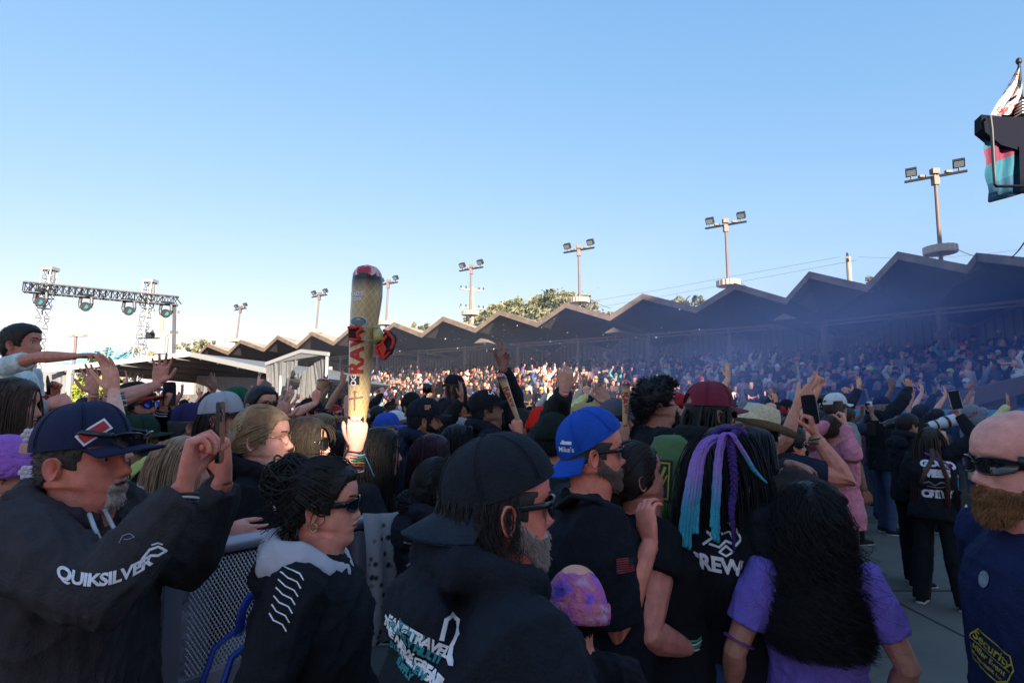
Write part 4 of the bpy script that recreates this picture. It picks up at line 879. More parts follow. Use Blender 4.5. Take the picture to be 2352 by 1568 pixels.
def do_beard(e, b, Mh, hp, lod):
    X, Y, Zp, Z, T = head_pts(lod, hp); n0, n1 = X.shape; a = np.abs(T); ax = np.abs(X)
    top_ = np.interp(a, [0, .45, .9, 1.3, 1.6], [.0695, .067, .055, .085, .12]) if b.get('full', 1) else np.interp(a, [0, .25, .45, .6], [.0695, .0675, .05, -.05])
    bot = np.interp(a, [0, .8, 1.5, 1.7], [-.012, -.004, .02, .06])
    m = sstep(-.002, .007, top_-Z)*sstep(-.004, .006, Z-bot)*(a < 1.55); lipm = (np.abs(Z-.0548) < .0095*(1-(X/.026)**2)) & (np.cos(T) > .3); m = np.where(lipm, 0, m)
    L_ = b.get('len', .012); p = np.stack([X, Y, Zp], -1); d = p-A([0, -.01, .06]); d /= np.linalg.norm(d, axis=-1, keepdims=True)
    d2 = d+A([0, .1, -.5])*min(1, L_/.03); t = m*(L_*(.35+.65*sstep(.06, .0, Z)))
    rs = np.random.RandomState(3); q = p+d2*t[..., None]+rs.randn(*p.shape)*.0012*m[..., None]-d*.003*(m < .03)[..., None]
    fs = [(i*n1+j, i*n1+(j+1) % n1, (i+1)*n1+(j+1) % n1, (i+1)*n1+j) for i in range(n0-1) for j in range(n1) if max(m[i, j], m[i+1, j], m[i, (j+1) % n1], m[i+1, (j+1) % n1]) > .03 and min(m[i, j], m[i+1, j], m[i, (j+1) % n1], m[i+1, (j+1) % n1]) > -.1]
    mb = MB(); mb.add([Mh @ Vector(v) for v in q.reshape(-1, 3)], fs)
    if lod == 0:
        idx = np.argwhere(m > .5); k_ = rs.choice(len(idx), b.get('n', 1100)); I = idx[k_]; Rm = A(Mh.to_3x3())
        pr = q[I[:, 0], I[:, 1]]-d[I[:, 0], I[:, 1]]*.002+rs.randn(len(I), 3)*.002; dr = d[I[:, 0], I[:, 1]]+A([0, .15, -.7])+rs.randn(len(I), 3)*.3
        sc = Mh.to_scale().x; strands(mb, pr @ Rm.T+A(Mh.translation), dr @ Rm.T, max(.004, L_*.7)*sc, .0011*sc, 3, .15, seed=4)
    o = hair_obj(e, mb, b.get('col', (.02, .015, .012)), 'beard')
def do_cap(e, c, Mh, lod):
    kd = c.get('kind', 'cap'); col = c['col']; n = 96 if lod == 0 else (24 if lod == 1 else 12); nr_ = 20 if lod == 0 else (8 if lod == 1 else 4)
    tilt = Matrix.Rotation(R(c.get('tilt', 3)), 4, 'X'); rot = Matrix.Rotation(R(180) if c.get('back') else -R(c.get('turn', 0)), 4, 'Z')
    M4 = Mh @ Matrix.Translation((0, -.006, .158+c.get('dz', 0))) @ rot @ tilt
    rx, ry, rz = c.get('rad', (.087, .109, .104 if kd == 'cap' else .11)); M3 = M4
    mt = c.get('mat', cloth)
    if kd in ('cap', 'beanie'):
        mb = MB(); pts = []; fl = []
        for i in range(nr_+1):
            ph = math.pi/2*i/nr_
            for j in range(n):
                a = 2*math.pi*j/n; cr = 1
                if kd == 'cap': 
                    for s_ in range(6): dd = (a-(s_+.5)*math.pi/3+math.pi) % (2*math.pi)-math.pi; cr -= .020*math.exp(-(dd/.04)**2)*math.cos(ph)
                    fr = max(0, math.cos(a-math.pi/2)); hgt = rz*(1+c.get('front', .10)*fr*math.cos(ph)); sq = .82
                else: hgt = rz*c.get('hgt', 1.1); sq = .9
                rr = (math.cos(ph)**sq)*cr; pts.append(M4 @ Vector((rx*rr*math.cos(a), ry*rr*math.sin(a), hgt*math.sin(ph)-.012)))
        for i in range(nr_):
            for j in range(n):
                a = 2*math.pi*(j+.5)/n; backd = abs((a-1.5*math.pi+math.pi) % (2*math.pi)-math.pi)
                if kd == 'cap' and c.get('arch', 1) and (backd/.42)**2+((i+.5)/nr_/.30)**2 < 1 and i > 0 and lod < 2: continue
                mi = 1 if (c.get('panel2') and math.sin(a) < c.get('split', .45)) else 0
                mb.add([], []); mb.f.append((i*n+j, i*n+(j+1) % n, (i+1)*n+(j+1) % n, (i+1)*n+j)); mb.m.append(mi)
        mb.v = [tuple(p) for p in pts]; mb.n = len(pts)
        if kd == 'cap' and lod == 0:
            for s_ in range(6):
                a = (s_+.5)*math.pi/3
                for da in (-.035, .035):
                    sp_ = []
                    for i in range(1, 15):
                        ph = math.pi/2*i/15; fr = max(0, math.cos(a-math.pi/2)); q = math.cos(ph)**.82*1.001; sp_.append(M4 @ Vector((rx*q*math.cos(a+da), ry*q*math.sin(a+da), rz*(1+c.get('front', .10)*fr*math.cos(ph))*math.sin(ph)-.012)))
                    mb.tube(sp_, .0011, 4, cap=False)
        o = mb.build('baseball_cap' if kd == 'cap' else 'beanie', [c.get('mat0', mt), c.get('matp', mt)], e, True); o.color = (*col, 1); LAST['cap'] = o
        if kd == 'beanie':
            b_ = MB(); pts = []
            for j in range(n):
                a = 2*math.pi*j/n
                for z, q in ((-.03, .98), (-.03, 1.05), (-.01, 1.08), (.02, 1.07), (.03, 1.02)): pts.append(M4 @ Vector((rx*q*math.cos(a), ry*q*math.sin(a), z)))
            b_.grid(pts, n, 5, wrapu=True, flip=True); x = b_.build('folded_band', mt, o, True); x.color = (*c.get('band', col), 1); return
        if lod < 2: b_ = MB(); b_.ell(M4 @ Vector((0, 0, rz-.012)), (.007, .007, .005), 8, 4); x = b_.build('button', mt, o, True); x.color = (*col, 1)
        # brim
        b_ = MB(); pts = []; nu, nv = (17, 7) if lod == 0 else ((9, 4) if lod == 1 else (5, 2)); fl_ = c.get('curve', .35); bl_ = c.get('blen', .072); up_ = c.get('up', 0.0)
        for s_ in (0, 1):
            for i in range(nu):
                a = R(90)+R(62)*(i/(nu-1)*2-1)
                for j in range(nv):
                    q = j/(nv-1); ex = bl_*q*math.cos((i/(nu-1)*2-1)*1.25)**.6 if j else 0; cx = (rx-.002)*math.cos(a); sy = (ry-.002)*math.sin(a)
                    pts.append(M4 @ Vector((cx*(1+.12*q), sy+ex, -.011-s_*.0035-fl_*(cx*cx*9)*(.4+.6*q)-q*.012+up_*q)))
        b_.grid(pts[:nu*nv], nu, nv, 0, flip=False); b_.grid(pts[nu*nv:], nu, nv, 1, flip=True)
        edge = [i*nv+nv-1 for i in range(nu)]; b_.f += [(edge[i], edge[i+1], edge[i+1]+nu*nv, edge[i]+nu*nv) for i in range(nu-1)]; b_.m += [0]*(nu-1)
        x = b_.build('brim', [mt, c.get('under', mt)], o, True); x.color = (*c.get('brim', col), 1); LAST['brim'] = x
    else:   # wide hats
        mb = MB(); pts = []; br = c.get('brimw', .12)
        prof = [(0, .118), (.045, .120), (.07, .112), (.084, .07), (.088, .02), (.092, .0)]
        for q, (r_, z) in enumerate(prof):
            for j in range(n): a = 2*math.pi*j/n; zz = z-(.02*math.exp(-((math.cos(a))/.3)**2) if r_ < .06 else 0)*(1 if kd != 'bucket' else 0); pts.append(M4 @ Vector((r_*math.cos(a), r_*1.2*math.sin(a), zz)))
        mb.grid(pts, len(prof), n, 0, wrapv=True, flip=True); o = mb.build('hat_crown', [mt], e, True); o.color = (*col, 1); LAST['cap'] = o
        b_ = MB(); pts = []
        for s_ in (0, 1):
            for i in range(7):
                q = i/6
                for j in range(n): a = 2*math.pi*j/n; pts.append(M4 @ Vector(((.09+br*q)*math.cos(a), (.108+br*q)*math.sin(a), .0-s_*.004+c.get('roll', .03)*q*q*(math.cos(a)**2)-c.get('droop', .01)*q)))
        b_.grid(pts[:7*n], 7, n, 0, wrapv=True, flip=False); b_.grid(pts[7*n:], 7, n, 1, wrapv=True, flip=True); x = b_.build('hat_brim', [mt, c.get('under', mt)], o, True); x.color = (*c.get('brim', col), 1)
        b_ = MB(); b_.tube([M4 @ Vector((.091*math.cos(a), .110*math.sin(a), .012)) for a in np.linspace(0, 2*math.pi, 25)], .006, 5, cap=False); x = b_.build('hat_band', mt, o, True); x.color = (*c.get('band', (.02, .02, .03)), 1)
def do_glasses(e, g, Mh, lod):
    sun = g.get('kind', 'sun') == 'sun'; z0 = .117+g.get('dz', 0); yo = g.get('dy', 0); M4 = Mh @ Matrix.Translation((0, 0, .12)) @ Matrix.Rotation(R(g.get('tilt', 0)), 4, 'X') @ Matrix.Translation((0, 0, -.12))
    hw, hh = g.get('size', (.029, .020)); mb = MB(); cx = .034
    wr_ = g.get('wrap', 14)
    def yc(x): return .103-2.6*x*x+yo-wr_*max(0, abs(x)-.036)**2
    fm = g.get('fm', plast); lm = g.get('lm', lensm)
    for s_ in (-1, 1):
        n_ = 20 if lod == 0 else 10; rim = []
        for j in range(n_):
            a = 2*math.pi*j/n_; ex = math.copysign(abs(math.cos(a))**g.get('sq', .75), math.cos(a)); ez = math.copysign(abs(math.sin(a))**g.get('sq', .75), math.sin(a)); x = s_*cx+ex*hw; rim.append((x, z0+ez*hh))
        if sun:
            c = (s_*cx, z0); vs = [M4 @ Vector((c[0], yc(c[0])+.001, c[1]))]+[M4 @ Vector((x, yc(x), z)) for x, z in rim]; vs2 = [M4 @ Vector((x, yc(x)-.004, z)) for x, z in rim]
            i0 = mb.n; mb.add(vs, [(0, 1+j, 1+(j+1) % n_) if s_ > 0 else (0, 1+(j+1) % n_, 1+j) for j in range(n_)], 1)
        mb.tube([M4 @ Vector((x, yc(x)-.001, z)) for x, z in rim+rim[:1]], (.0026 if sun else .0011)*g.get('thick', 1), 5, 0, cap=False)
        th_ = .0028 if sun else .001; hp_ = g.get('th', .006) if sun else .0012
        xo = s_*(cx+hw)
        mb.tube([M4 @ Vector(q) for q in ((xo, yc(xo), z0+hh*.45), (s_*.076, .062+yo, z0+hh*.4), (s_*.0805, .0+yo, z0+.003), (s_*.079, -.018+yo, z0-.012))], [(hp_, th_)]*3+[(hp_*.5, th_)], 6, 0, up=Mh.to_3x3() @ Vector((0, 0, 1)))
    mb.tube([M4 @ Vector((-.008, yc(.008), z0+.006)), M4 @ Vector((.008, yc(.008), z0+.006))], .0026 if sun else .0012, 5)
    mb.build('sunglasses' if sun else 'glasses', [fm, lm], e, True)
def decal(target, me, frame, m, off=.003, cut=.012, name='print', depth=.5):
    """wrap a flat mesh (in frame's local xy, +z outwards) onto a garment; all in the person's own space"""
    v = get_v(target.data); bv = BVHTree.FromPolygons([Vector(p) for p in v], [tuple(p.vertices) for p in target.data.polygons])
    bm = bmesh.new(); bm.from_mesh(me); bmesh.ops.triangulate(bm, faces=bm.faces)
    for _ in range(5):
        es = [ed for ed in bm.edges if ed.calc_length() > cut]
        if not es: break
        bmesh.ops.subdivide_edges(bm, edges=es, cuts=1, use_grid_fill=False); bmesh.ops.triangulate(bm, faces=[f for f in bm.faces if len(f.verts) > 3])
    zd = (frame.to_3x3() @ Vector((0, 0, 1))).normalized(); bad = []
    for vt in bm.verts:
        p = frame @ vt.co; h, n_, i, d = bv.ray_cast(p+zd*depth*.5, -zd, depth*1.2)
        if h is None: bad.append(vt); vt.co = p
        else: vt.co = h+zd*off*.6+n_*off*.6
    bmesh.ops.delete(bm, geom=bad, context='VERTS')
    out = bpy.data.meshes.new(name); bm.to_mesh(out); bm.free(); out.materials.clear(); out.materials.append(m); out.polygons.foreach_set('material_index', [0]*len(out.polygons)); return link(name, out, target)
def pix_frame(target, u, v, right=None, roll=0, flat=None):
    """frame on a garment where the photo shows the mark: point hit from the viewpoint, facing out"""
    MI = LAST['MI']; o = MI @ Vector((0, 0, CAMZ)); d = (MI @ P(u, v, 5))-o; d.normalize()
    vv = get_v(target.data); bv = BVHTree.FromPolygons([Vector(p) for p in vv], [tuple(p.vertices) for p in target.data.polygons])
    h, n_, i, _ = bv.ray_cast(o, d)
    if h is None: return None
    zd = -d if flat is None else Vector(flat); zd = (zd*.6+n_*.4).normalized() if flat is None else zd.normalized()
    up = Vector((0, 0, 1)); x = up.cross(zd).normalized(); y = zd.cross(x)
    if roll: a = R(roll); x, y = x*math.cos(a)+y*math.sin(a), y*math.cos(a)-x*math.sin(a)
    return Matrix(((x.x, y.x, zd.x, h.x), (x.y, y.y, zd.y, h.y), (x.z, y.z, zd.z, h.z), (0, 0, 0, 1)))
def flat_mesh(polys, name='f'):
    mb = MB()
    for p in polys: mb.add([(x, y, 0) for x, y in p], [tuple(range(len(p)))])
    return mb.mesh(name)
def stroke(pts, w_, closed=False):
    """quads along a polyline"""
    ps = [Vector((x, y)) for x, y in pts]; out = []
    if closed: ps.append(ps[0])
    for a, b in zip(ps[:-1], ps[1:]):
        d = (b-a).normalized(); n_ = Vector((-d.y, d.x))*w_/2; e = d*w_*.3; out.append([tuple(a-e+n_), tuple(a-e-n_), tuple(b+e-n_), tuple(b+e+n_)])
    return out
# ------------------------------------------------------------------ foreground people
BLK = (.012, .012, .017); NAVY = (.014, .018, .04); CHAR = (.048, .040, .044)
tealp = mat('print_teal', (.02, .22, .24), .8); whitep = mat('print_white', (.82, .76, .78), .8, var=.12, vscale=60); redp = mat('print_red', (.45, .03, .03), .7); yelp = mat('print_gold', (.45, .33, .03), .7)
greyp = mat('print_grey', (.22, .22, .25), .8); cord = mat('white_cord', (.6, .56, .56), .8)
meshcap = mat('mesh_cap', (.5, .5, .5), .9, tint=True, bump=1, bscale=400)
def up_part(o, pts, r, m, name, n=6, rs=None): mb = MB(); mb.tube(pts, rs or r, n); x = mb.build(name, m, o, True); return x
def w2l(*a): return LAST['MI'] @ P(*a)
def phone(label, c, nrm, up=(0, 0, 1), col=(.01, .01, .012), group='phones held up in the crowd', size=(.074, .152), screen=False, cat='phone'):
    M4 = frame_mat(c, Vector(nrm).cross(Vector(up))*-1, up); r = empty('phone', c, label=label, cat=cat, group=group)
    r.matrix_world = M4; w_, h_ = size; m = MB(); pts = []
    for z in (-.0045, .0045):
        for i in range(20):
            a = 2*math.pi*i/20; pts.append((math.copysign(abs(math.cos(a))**.35, math.cos(a))*w_/2, math.copysign(abs(math.sin(a))**.35, math.sin(a))*h_/2, z))
    m.add(pts, [tuple(range(19, -1, -1)), tuple(range(20, 40))]+[(i, (i+1) % 20, 20+(i+1) % 20, 20+i) for i in range(20)]); o = m.build('case', mat('phone_case', (.01, .01, .012), .35, tint=True), r); o.color = (*col, 1)
    m = MB(); m.box((0, 0, -.0049), (w_*.92, h_*.95, .0006)); m.build('screen', mat('phone_screen', (.012, .014, .02), .12), r)
    m = MB()
    for x, y in ((-.02, .055), (-.02, .033), (-.003, .044)): m.tube([(x, y, .004), (x, y, .0068)], .0075, 10)
    m.build('camera_lens', lensm, r); return r
def bracelets(M4, cols, off=-.02, r=.034, step=.009, name='bracelet', grp=None, bead=False):
    for i, c in enumerate(cols):
        m = MB(); q = [M4 @ Vector((math.cos(a)*r, math.sin(a)*r*.85, off-i*step+.002*math.sin(a*2+i))) for a in np.linspace(0, 2*math.pi, 19)]
        m.tube(q, .0032, 6, cap=False)
        if bead:
            for p in q[:-1]: m.ell(p, (.0048, .0048, .0048), 6, 4)
        x = m.build(name, mat('bracelet_col', (.5, .5, .5), .5, tint=True), LAST['root'], True); x.matrix_parent_inverse = Matrix(); x.matrix_basis = LAST['MI'].copy(); x.color = (*c, 1)
# ---- man filming with a phone, navy cap, charcoal hoodie
e = person('person in navy cap and charcoal hoodie filming with both hands in the left foreground', (188, 1056, 1.53), face=88, hpit=2, bulk=1.32, hs=1.05, skin_c=(0.794, 0.241, 0.162), hp=dict(fat=.75, nose=1.15, open=.4),
           hair=dict(style='short', col=(.05, .035, .03), th=.004, n=500, len=.008), beard=dict(len=.003, full=0, col=(.55, .42, .38), n=900), cap=dict(col=(.014, .02, .075), mat=meshcap, mat0=meshcap, tilt=3, front=.16, curve=.25, blen=.085, rad=(.090, .114, .112)),
           top=dict(kind='hoodie', col=CHAR), legs=(.02, .02, .03), Rr=dict(w=(424, 1120, 1.38), pose='grip', dir=(.05, .12, 1), palm=(.95, .35, -.1), hint=(.5, -.2, -1), thumb=-1, hk=1.12), L=dict(w=(514, 1104, 1.60), pose='grip', dir=(-.08, .0, 1), palm=(-.7, -.6, 0), hk=1.15, hint=(-.2, -.3, -1)))
capo = LAST['cap']; topo = LAST['top']; Mh = LAST['Mh'].copy()
txt = text_mesh('QUIKSILVER', .033, bold=.0012, space=.92)
v = get_v(txt); v[:, 1] += -.016+v[:, 0]**2*4.5; set_v(txt, v)
fm = pix_frame(topo, 240, 1312, flat=None); decal(topo, txt, fm, whitep, name='sleeve_print')
fm = pix_frame(topo, 352, 1272)
if fm: decal(topo, flat_mesh(stroke([(-.026, -.02), (-.02, -.005), (-.008, .010), (.008, .014), (.024, .004), (.008, -.004), (-.006, -.002), (-.010, -.012)], .005)+stroke([(-.004, .019), (.006, .022), (.016, .018)], .003)), fm, whitep, name='wave_logo')
fm = pix_frame(topo, 291, 1235)
if fm: decal(topo, flat_mesh(stroke([(-.012, -.008), (-.006, .006), (.006, .008), (.014, 0), (.004, -.004), (-.004, -.003)], .002)), fm, greyp, name='chest_logo')
up_part(topo, [w2l(205, 1180, 1.42), w2l(216, 1210, 1.37), w2l(236, 1255, 1.36)], .005, cord, 'drawstring'); up_part(topo, [w2l(240, 1170, 1.5), w2l(262, 1215, 1.44), w2l(274, 1255, 1.42)], .005, cord, 'drawstring')
# cap badge and sunglasses on the brim
fm = Mh @ Matrix.Translation((.066, .070, .215)); fr = pix_frame(capo, 216, 992)
if fr: decal(capo, flat_mesh([[(-.036, -.016), (.036, -.016), (.036, .016), (-.036, .016)]]), fr @ Matrix.Rotation(R(38), 4, 'Z'), whitep, off=.002, cut=.01, name='badge_border'); decal(capo, flat_mesh([[(-.031, -.011), (.031, -.011), (.031, .011), (-.031, .011)]]), fr @ Matrix.Rotation(R(38), 4, 'Z'), redp, off=.004, cut=.01, name='badge')
do_glasses(e, dict(kind='sun', size=(.031, .019), dz=.075, dy=.028, tilt=-14, thick=1.0, th=.007, wrap=30), Mh @ Matrix.Translation((0, .0, 0)), 0)
bracelets(LAST['hands'][1], [(.02, .02, .02), (.5, .5, .5), (.02, .02, .02)], -.012, .037, .008, 'wristband')
phone('black phone held upright by the filming man in the navy cap', P(506, 992, 1.47), (1, .3, 0), (-.03, 0, 1))
# ---- big man in backwards black cap
e = person('person in backwards black cap and dark hoodie with grey beard in the centre foreground', (1134, 1152, 1.11), face=70, hpit=-2, bulk=1.3, hs=1.0, skin_c=(0.845, 0.224, 0.157), hp=dict(fat=.5, nose=1.1),
           hair=dict(style='curly', col=(.035, .03, .03), len=.11, n=1700, curl=.009, turns=1.8, th=.004, g=.6, r=.0009, seg=12, tmin=1.5), beard=dict(len=.010, col=(.40, .30, .27), n=3600), cap=dict(col=(.018, .02, .026), back=1, tilt=-19, rad=(.091, .116, .106), front=0, curve=.75, blen=.085, arch=0, brim=(.022, .030, .042)),
           glasses=dict(kind='sun', thick=1.3), top=dict(kind='hoodie', col=(.013, .015, .022)), Rr=dict(loc=(.2, .3, 1.0)), L=dict(loc=(-.22, .25, 1.0)))
topo = LAST['top']
for i, (u, v_, s_, t_, mm_, ro) in enumerate(((952, 1462, .022, 'FAKE TRAVEL', whitep, -24), (946, 1480, .017, 'SUPPLY MULTI', tealp, -24), (940, 1497, .019, 'THE NEW GREAT', whitep, -24), (935, 1514, .016, 'START CREW', tealp, -24), (960, 1530, .019, 'FAMILY TOUR', whitep, -22), (930, 1535, .016, 'SUPPLY', tealp, -24))):
    fr = pix_frame(topo, u, v_)
    if fr: decal(topo, text_mesh(t_, s_, bold=.001, space=.9), fr @ Matrix.Rotation(R(ro), 4, 'Z'), mm_, name='back_print', cut=.014)
fr = pix_frame(topo, 1040, 1462)
if fr: decal(topo, flat_mesh(stroke([(-.020, .0), (-.012, .026), (.004, .032), (.014, .022), (.008, .004), (-.004, -.012), (-.012, -.036)], .007)), fr, whitep, name='white_scroll')
fr = pix_frame(topo, 940, 1447)
if fr: decal(topo, flat_mesh([[(-.03, -.006), (.03, -.006), (.03, .006), (-.03, .006)]]), fr @ Matrix.Rotation(R(-22), 4, 'Z'), tealp, off=.002, name='teal_block')
# ---- bald security man
e = person('bald bearded security person in navy shirt and black wraparound sunglasses at the right edge', (2364, 1062, 1.42), face=-86, hpit=-3, bulk=1.1, hs=1.06, skin_c=(0.768, 0.302, 0.238), hp=dict(fat=.55, nose=1.15, nobrow=1), beard=dict(len=.016, col=(.26, .105, .04), n=4200),
           glasses=dict(kind='sun', size=(.033, .0185), th=.016, thick=1.0, dy=.004, wrap=38), top=dict(kind='shirt', col=(.012, .017, .06), slv=.8), L=dict(loc=(-.28, -.02, .95)), Rr=dict(loc=(.25, -.02, .95)))
topo = LAST['top']; fr = pix_frame(topo, 2274, 1505)
if fr:
    fr = fr @ Matrix.Rotation(R(-24), 4, 'Z'); oc = [(-.055, .012), (-.042, .038), (.040, .038), (.055, .014), (.052, -.02), (.034, -.040), (-.036, -.040), (-.052, -.018)]
    decal(topo, flat_mesh(stroke(oc, .003, True)+stroke([(-.052, .004), (.052, .004)], .002)), fr, yelp, name='sleeve_patch')
    decal(topo, text_mesh('Security', .030, bold=.0006), fr @ Matrix.Translation((0, .019, 0)), yelp, name='patch_text'); decal(topo, text_mesh('Miller Event', .018, bold=.0004), fr @ Matrix.Translation((0, -.009, 0)), yelp, name='patch_text'); decal(topo, text_mesh('Management, Inc.', .0125, bold=.0003), fr @ Matrix.Translation((0, -.026, 0)), yelp, name='patch_text')
fr = pix_frame(topo, 2262, 1330)
if fr: decal(topo, flat_mesh([[(math.cos(a)*.014, math.sin(a)*.02) for a in np.linspace(0, 6.0, 14)]]), fr, mat('badge_metal', (.5, .55, .6), .25, metal=.6), name='badge')
# ---- curly haired woman in purple
e = person('person with very long black curls and purple t-shirt seen from behind', (1858, 1186, 1.84), face=14, male=0, bulk=1.05, skin_c=(0.538, 0.224, 0.151), hp=dict(fat=.3), hair=dict(style='curly', col=(.010, .008, .009), len=.50, n=3200, r=.0014, curl=.025, turns=6, seg=42, g=.28, th=.012, tw=.14, td=.155, jit=.07),
           top=dict(kind='tee', col=(.19, .125, .50), slv=.66), L=dict(loc=(-.27, .10, .95)), Rr=dict(loc=(.25, .12, .95)))
S_, E_, _w = LAST['arm-1']; c1 = S_.lerp(E_, .86); ax_ = (E_-S_).normalized(); b1_ = ax_.orthogonal().normalized(); b2_ = ax_.cross(b1_); m = MB()
m.tube([c1+(b1_*math.cos(a)+b2_*math.sin(a))*.0475*LAST['k'] for a in np.linspace(0, 2*math.pi, 25)], [(.003, .008)]*25, 6, cap=False); x = m.build('armband', mat('purple_band', (.16, .03, .20), .5), LAST['root'], True)
# ---- woman with messy bun and white hood lining
e = person('person with messy dark bun and sunglasses in black jacket with white hood lining', (738, 1150, 1.60), face=86, male=0, hs=.98, bulk=1.08, skin_c=(0.794, 0.302, 0.216), hp=dict(nose=.75, fat=.55), hair=dict(style='messy_bun', col=(.018, .013, .012), bun=(0, -.10, .185), br=.058, th=.016, n=700), glasses=dict(kind='sun', size=(.030, .017), th=.008),
           top=dict(kind='jacket', col=(.012, .013, .017), hem=.72), L=dict(loc=(-.15, .16, 1.0)), Rr=dict(loc=(.24, .06, .94)))
topo = LAST['top']; k = LAST['k']
m = MB(); m.tube([Vector(q)*k for q in ((.02, .09, 1.42), (.09, .055, 1.45), (.115, -.02, 1.482), (.10, -.10, 1.49), (0, -.135, 1.495), (-.10, -.10, 1.49), (-.115, -.02, 1.482), (-.09, .055, 1.45), (-.02, .09, 1.42))], [(.035*k, .022*k)]*2+[(.055*k, .03*k)]*5+[(.03*k, .02*k)]*2, 12)
me = remesh(m, .007, 4); folds(me, .003, 22, 3); me.materials.append(mat('hood_lining', (.50, .47, .52), .85, bump=.3)); link('hood_lining', me, topo, True)
m = MB(); m.tube([Vector(q)*k for q in ((.10, -.01, 1.435), (.125, -.075, 1.42), (.08, -.12, 1.42), (0, -.14, 1.41), (-.08, -.12, 1.42), (-.125, -.075, 1.42), (-.10, -.01, 1.435))], [(.025*k, .03*k), (.04*k, .03*k), (.055*k, .03*k), (.06*k, .032*k), (.055*k, .03*k), (.04*k, .03*k), (.025*k, .03*k)], 12)
me = remesh(m, .008, 2); folds(me, .007, 22, 8); me.materials.append(cloth); x = link('hood', me, topo, True); x.color = (.012, .013, .017, 1)
lines = []
for i in range(7): y = -.0-i*.018; lines += stroke([(-.032+i*.002, y+.014), (-.008, y+.002), (.014, y-.003), (.026, y-.014)], .0028)
fr = pix_frame(topo, 650, 1385)
if fr: decal(topo, flat_mesh(lines), fr @ Matrix.Rotation(R(-18), 4, 'Z') @ Matrix.Translation((0, .07, 0)), whitep, name='rib_print')
for s_ in (1,): m = MB(); c = LAST['Mh'] @ Vector((.082, -.008, .064)); m.tube([c+Vector((0, math.cos(a)*.010, math.sin(a)*.011)) for a in np.linspace(0, 2*math.pi, 17)], .0026, 6, cap=False); m.build('earring', wirem, e, True)
# ---- man in backwards blue cap
e = person('person in backwards royal blue cap and black t-shirt with greying beard', (1352, 1035, 1.92), face=84, bulk=1.35, hs=1.02, skin_c=(0.845, 0.252, 0.167), hp=dict(fat=.5, nose=1.), hair=dict(style='short', col=(.05, .04, .035), th=.003, n=200, len=.006), beard=dict(len=.009, col=(.20, .13, .11), n=3000),
           cap=dict(col=(.014, .075, .40), back=1, tilt=-30, rad=(.092, .114, .110), front=0, arch=0, curve=.7, blen=.08), glasses=dict(kind='sun', size=(.028, .019)), top=dict(kind='tee', col=(.011, .012, .018), slv=.95), Rr=dict(w=(1494, 1248, 1.80), pose='cup', dir=(-.1, .3, 1), palm=(.8, .5, -.2), hint=(.3, -.6, -1)), L=dict(loc=(-.2, .2, .95)))
topo = LAST['top']; capo = LAST['cap']; fr = pix_frame(topo, 1438, 1298)
if fr:
    decal(topo, flat_mesh([[(-.032, -.019), (.032, -.019), (.032, .019), (-.032, .019)]]), fr, mat('patch_dark', (.02, .018, .03), .8), off=.002, name='flag_patch')
    decal(topo, flat_mesh([[(-.031 if i > 2 else -.031, -.017+i*.0058), (.031 if i < 3 else .006, -.017+i*.0058), (.031 if i < 3 else .006, -.0145+i*.0058), (-.031, -.0145+i*.0058)] for i in range(7)]), fr, redp, off=.004, name='flag_stripes')
fr = pix_frame(capo, 1300, 1025)
if fr: decal(capo, text_mesh("Mike's", .022, bold=.0004), fr @ Matrix.Translation((0, -.01, 0)), whitep, off=.002, name='cap_text'); decal(capo, flat_mesh([[(-.02, .006), (.02, .006), (.02, .016), (-.006, .016), (-.006, .019), (-.014, .019), (-.016, .012), (-.02, .012)]]), fr, whitep, off=.002, name='truck_logo')
up_part(topo, [w2l(1290, 1165, 1.86), w2l(1325, 1138, 1.72), w2l(1370, 1150, 1.70), w2l(1400, 1180, 1.72)], 0, cloth, 'shoulder_strap', rs=[(.008, .03)]*4).color = (.016, .017, .024, 1)
# ---- woman in black lace dress
e = person('person in black lace dress with dark hair in a low bun and bare arm hanging', (1462, 1094, 2.10), face=80, hpit=8, male=0, bulk=1.75, hs=1.04, skin_c=(0.717, 0.246, 0.184), hp=dict(fat=1., nose=.7), hair=dict(style='bun', col=(.022, .015, .014), bun=(0, -.115, .045), br=.045, th=.008, n=600, hl=dict(front=.192)),
           top=dict(kind='dress', col=(.010, .010, .013), slv=.40, hem=.5), Rr=dict(w=(1590, 1492, 1.95), pose='relax', dir=(.1, 0, -1), palm=(-1, .3, 0), hint=(.3, -.5, .2), len=1.05), L=dict(loc=(-.2, .2, .95)))
bracelets(LAST['hands'][1], [(.5, .5, .5), (.04, .25, .1), (.5, .5, .52), (.05, .3, .12)], -.012, .037, .010)
m = MB(); h_ = LAST['hands'][1]
for i in range(5): m.tube([h_ @ Vector((.03, .02, -.01)), h_ @ Vector((.045+.006*i, .025, .04)), h_ @ Vector((.03+.008*i, .03, .10))], .0035, 5)
x = m.build('ribbon', mat('green_ribbon', (.03, .25, .08), .6), e); x.matrix_basis = LAST['MI'].copy()
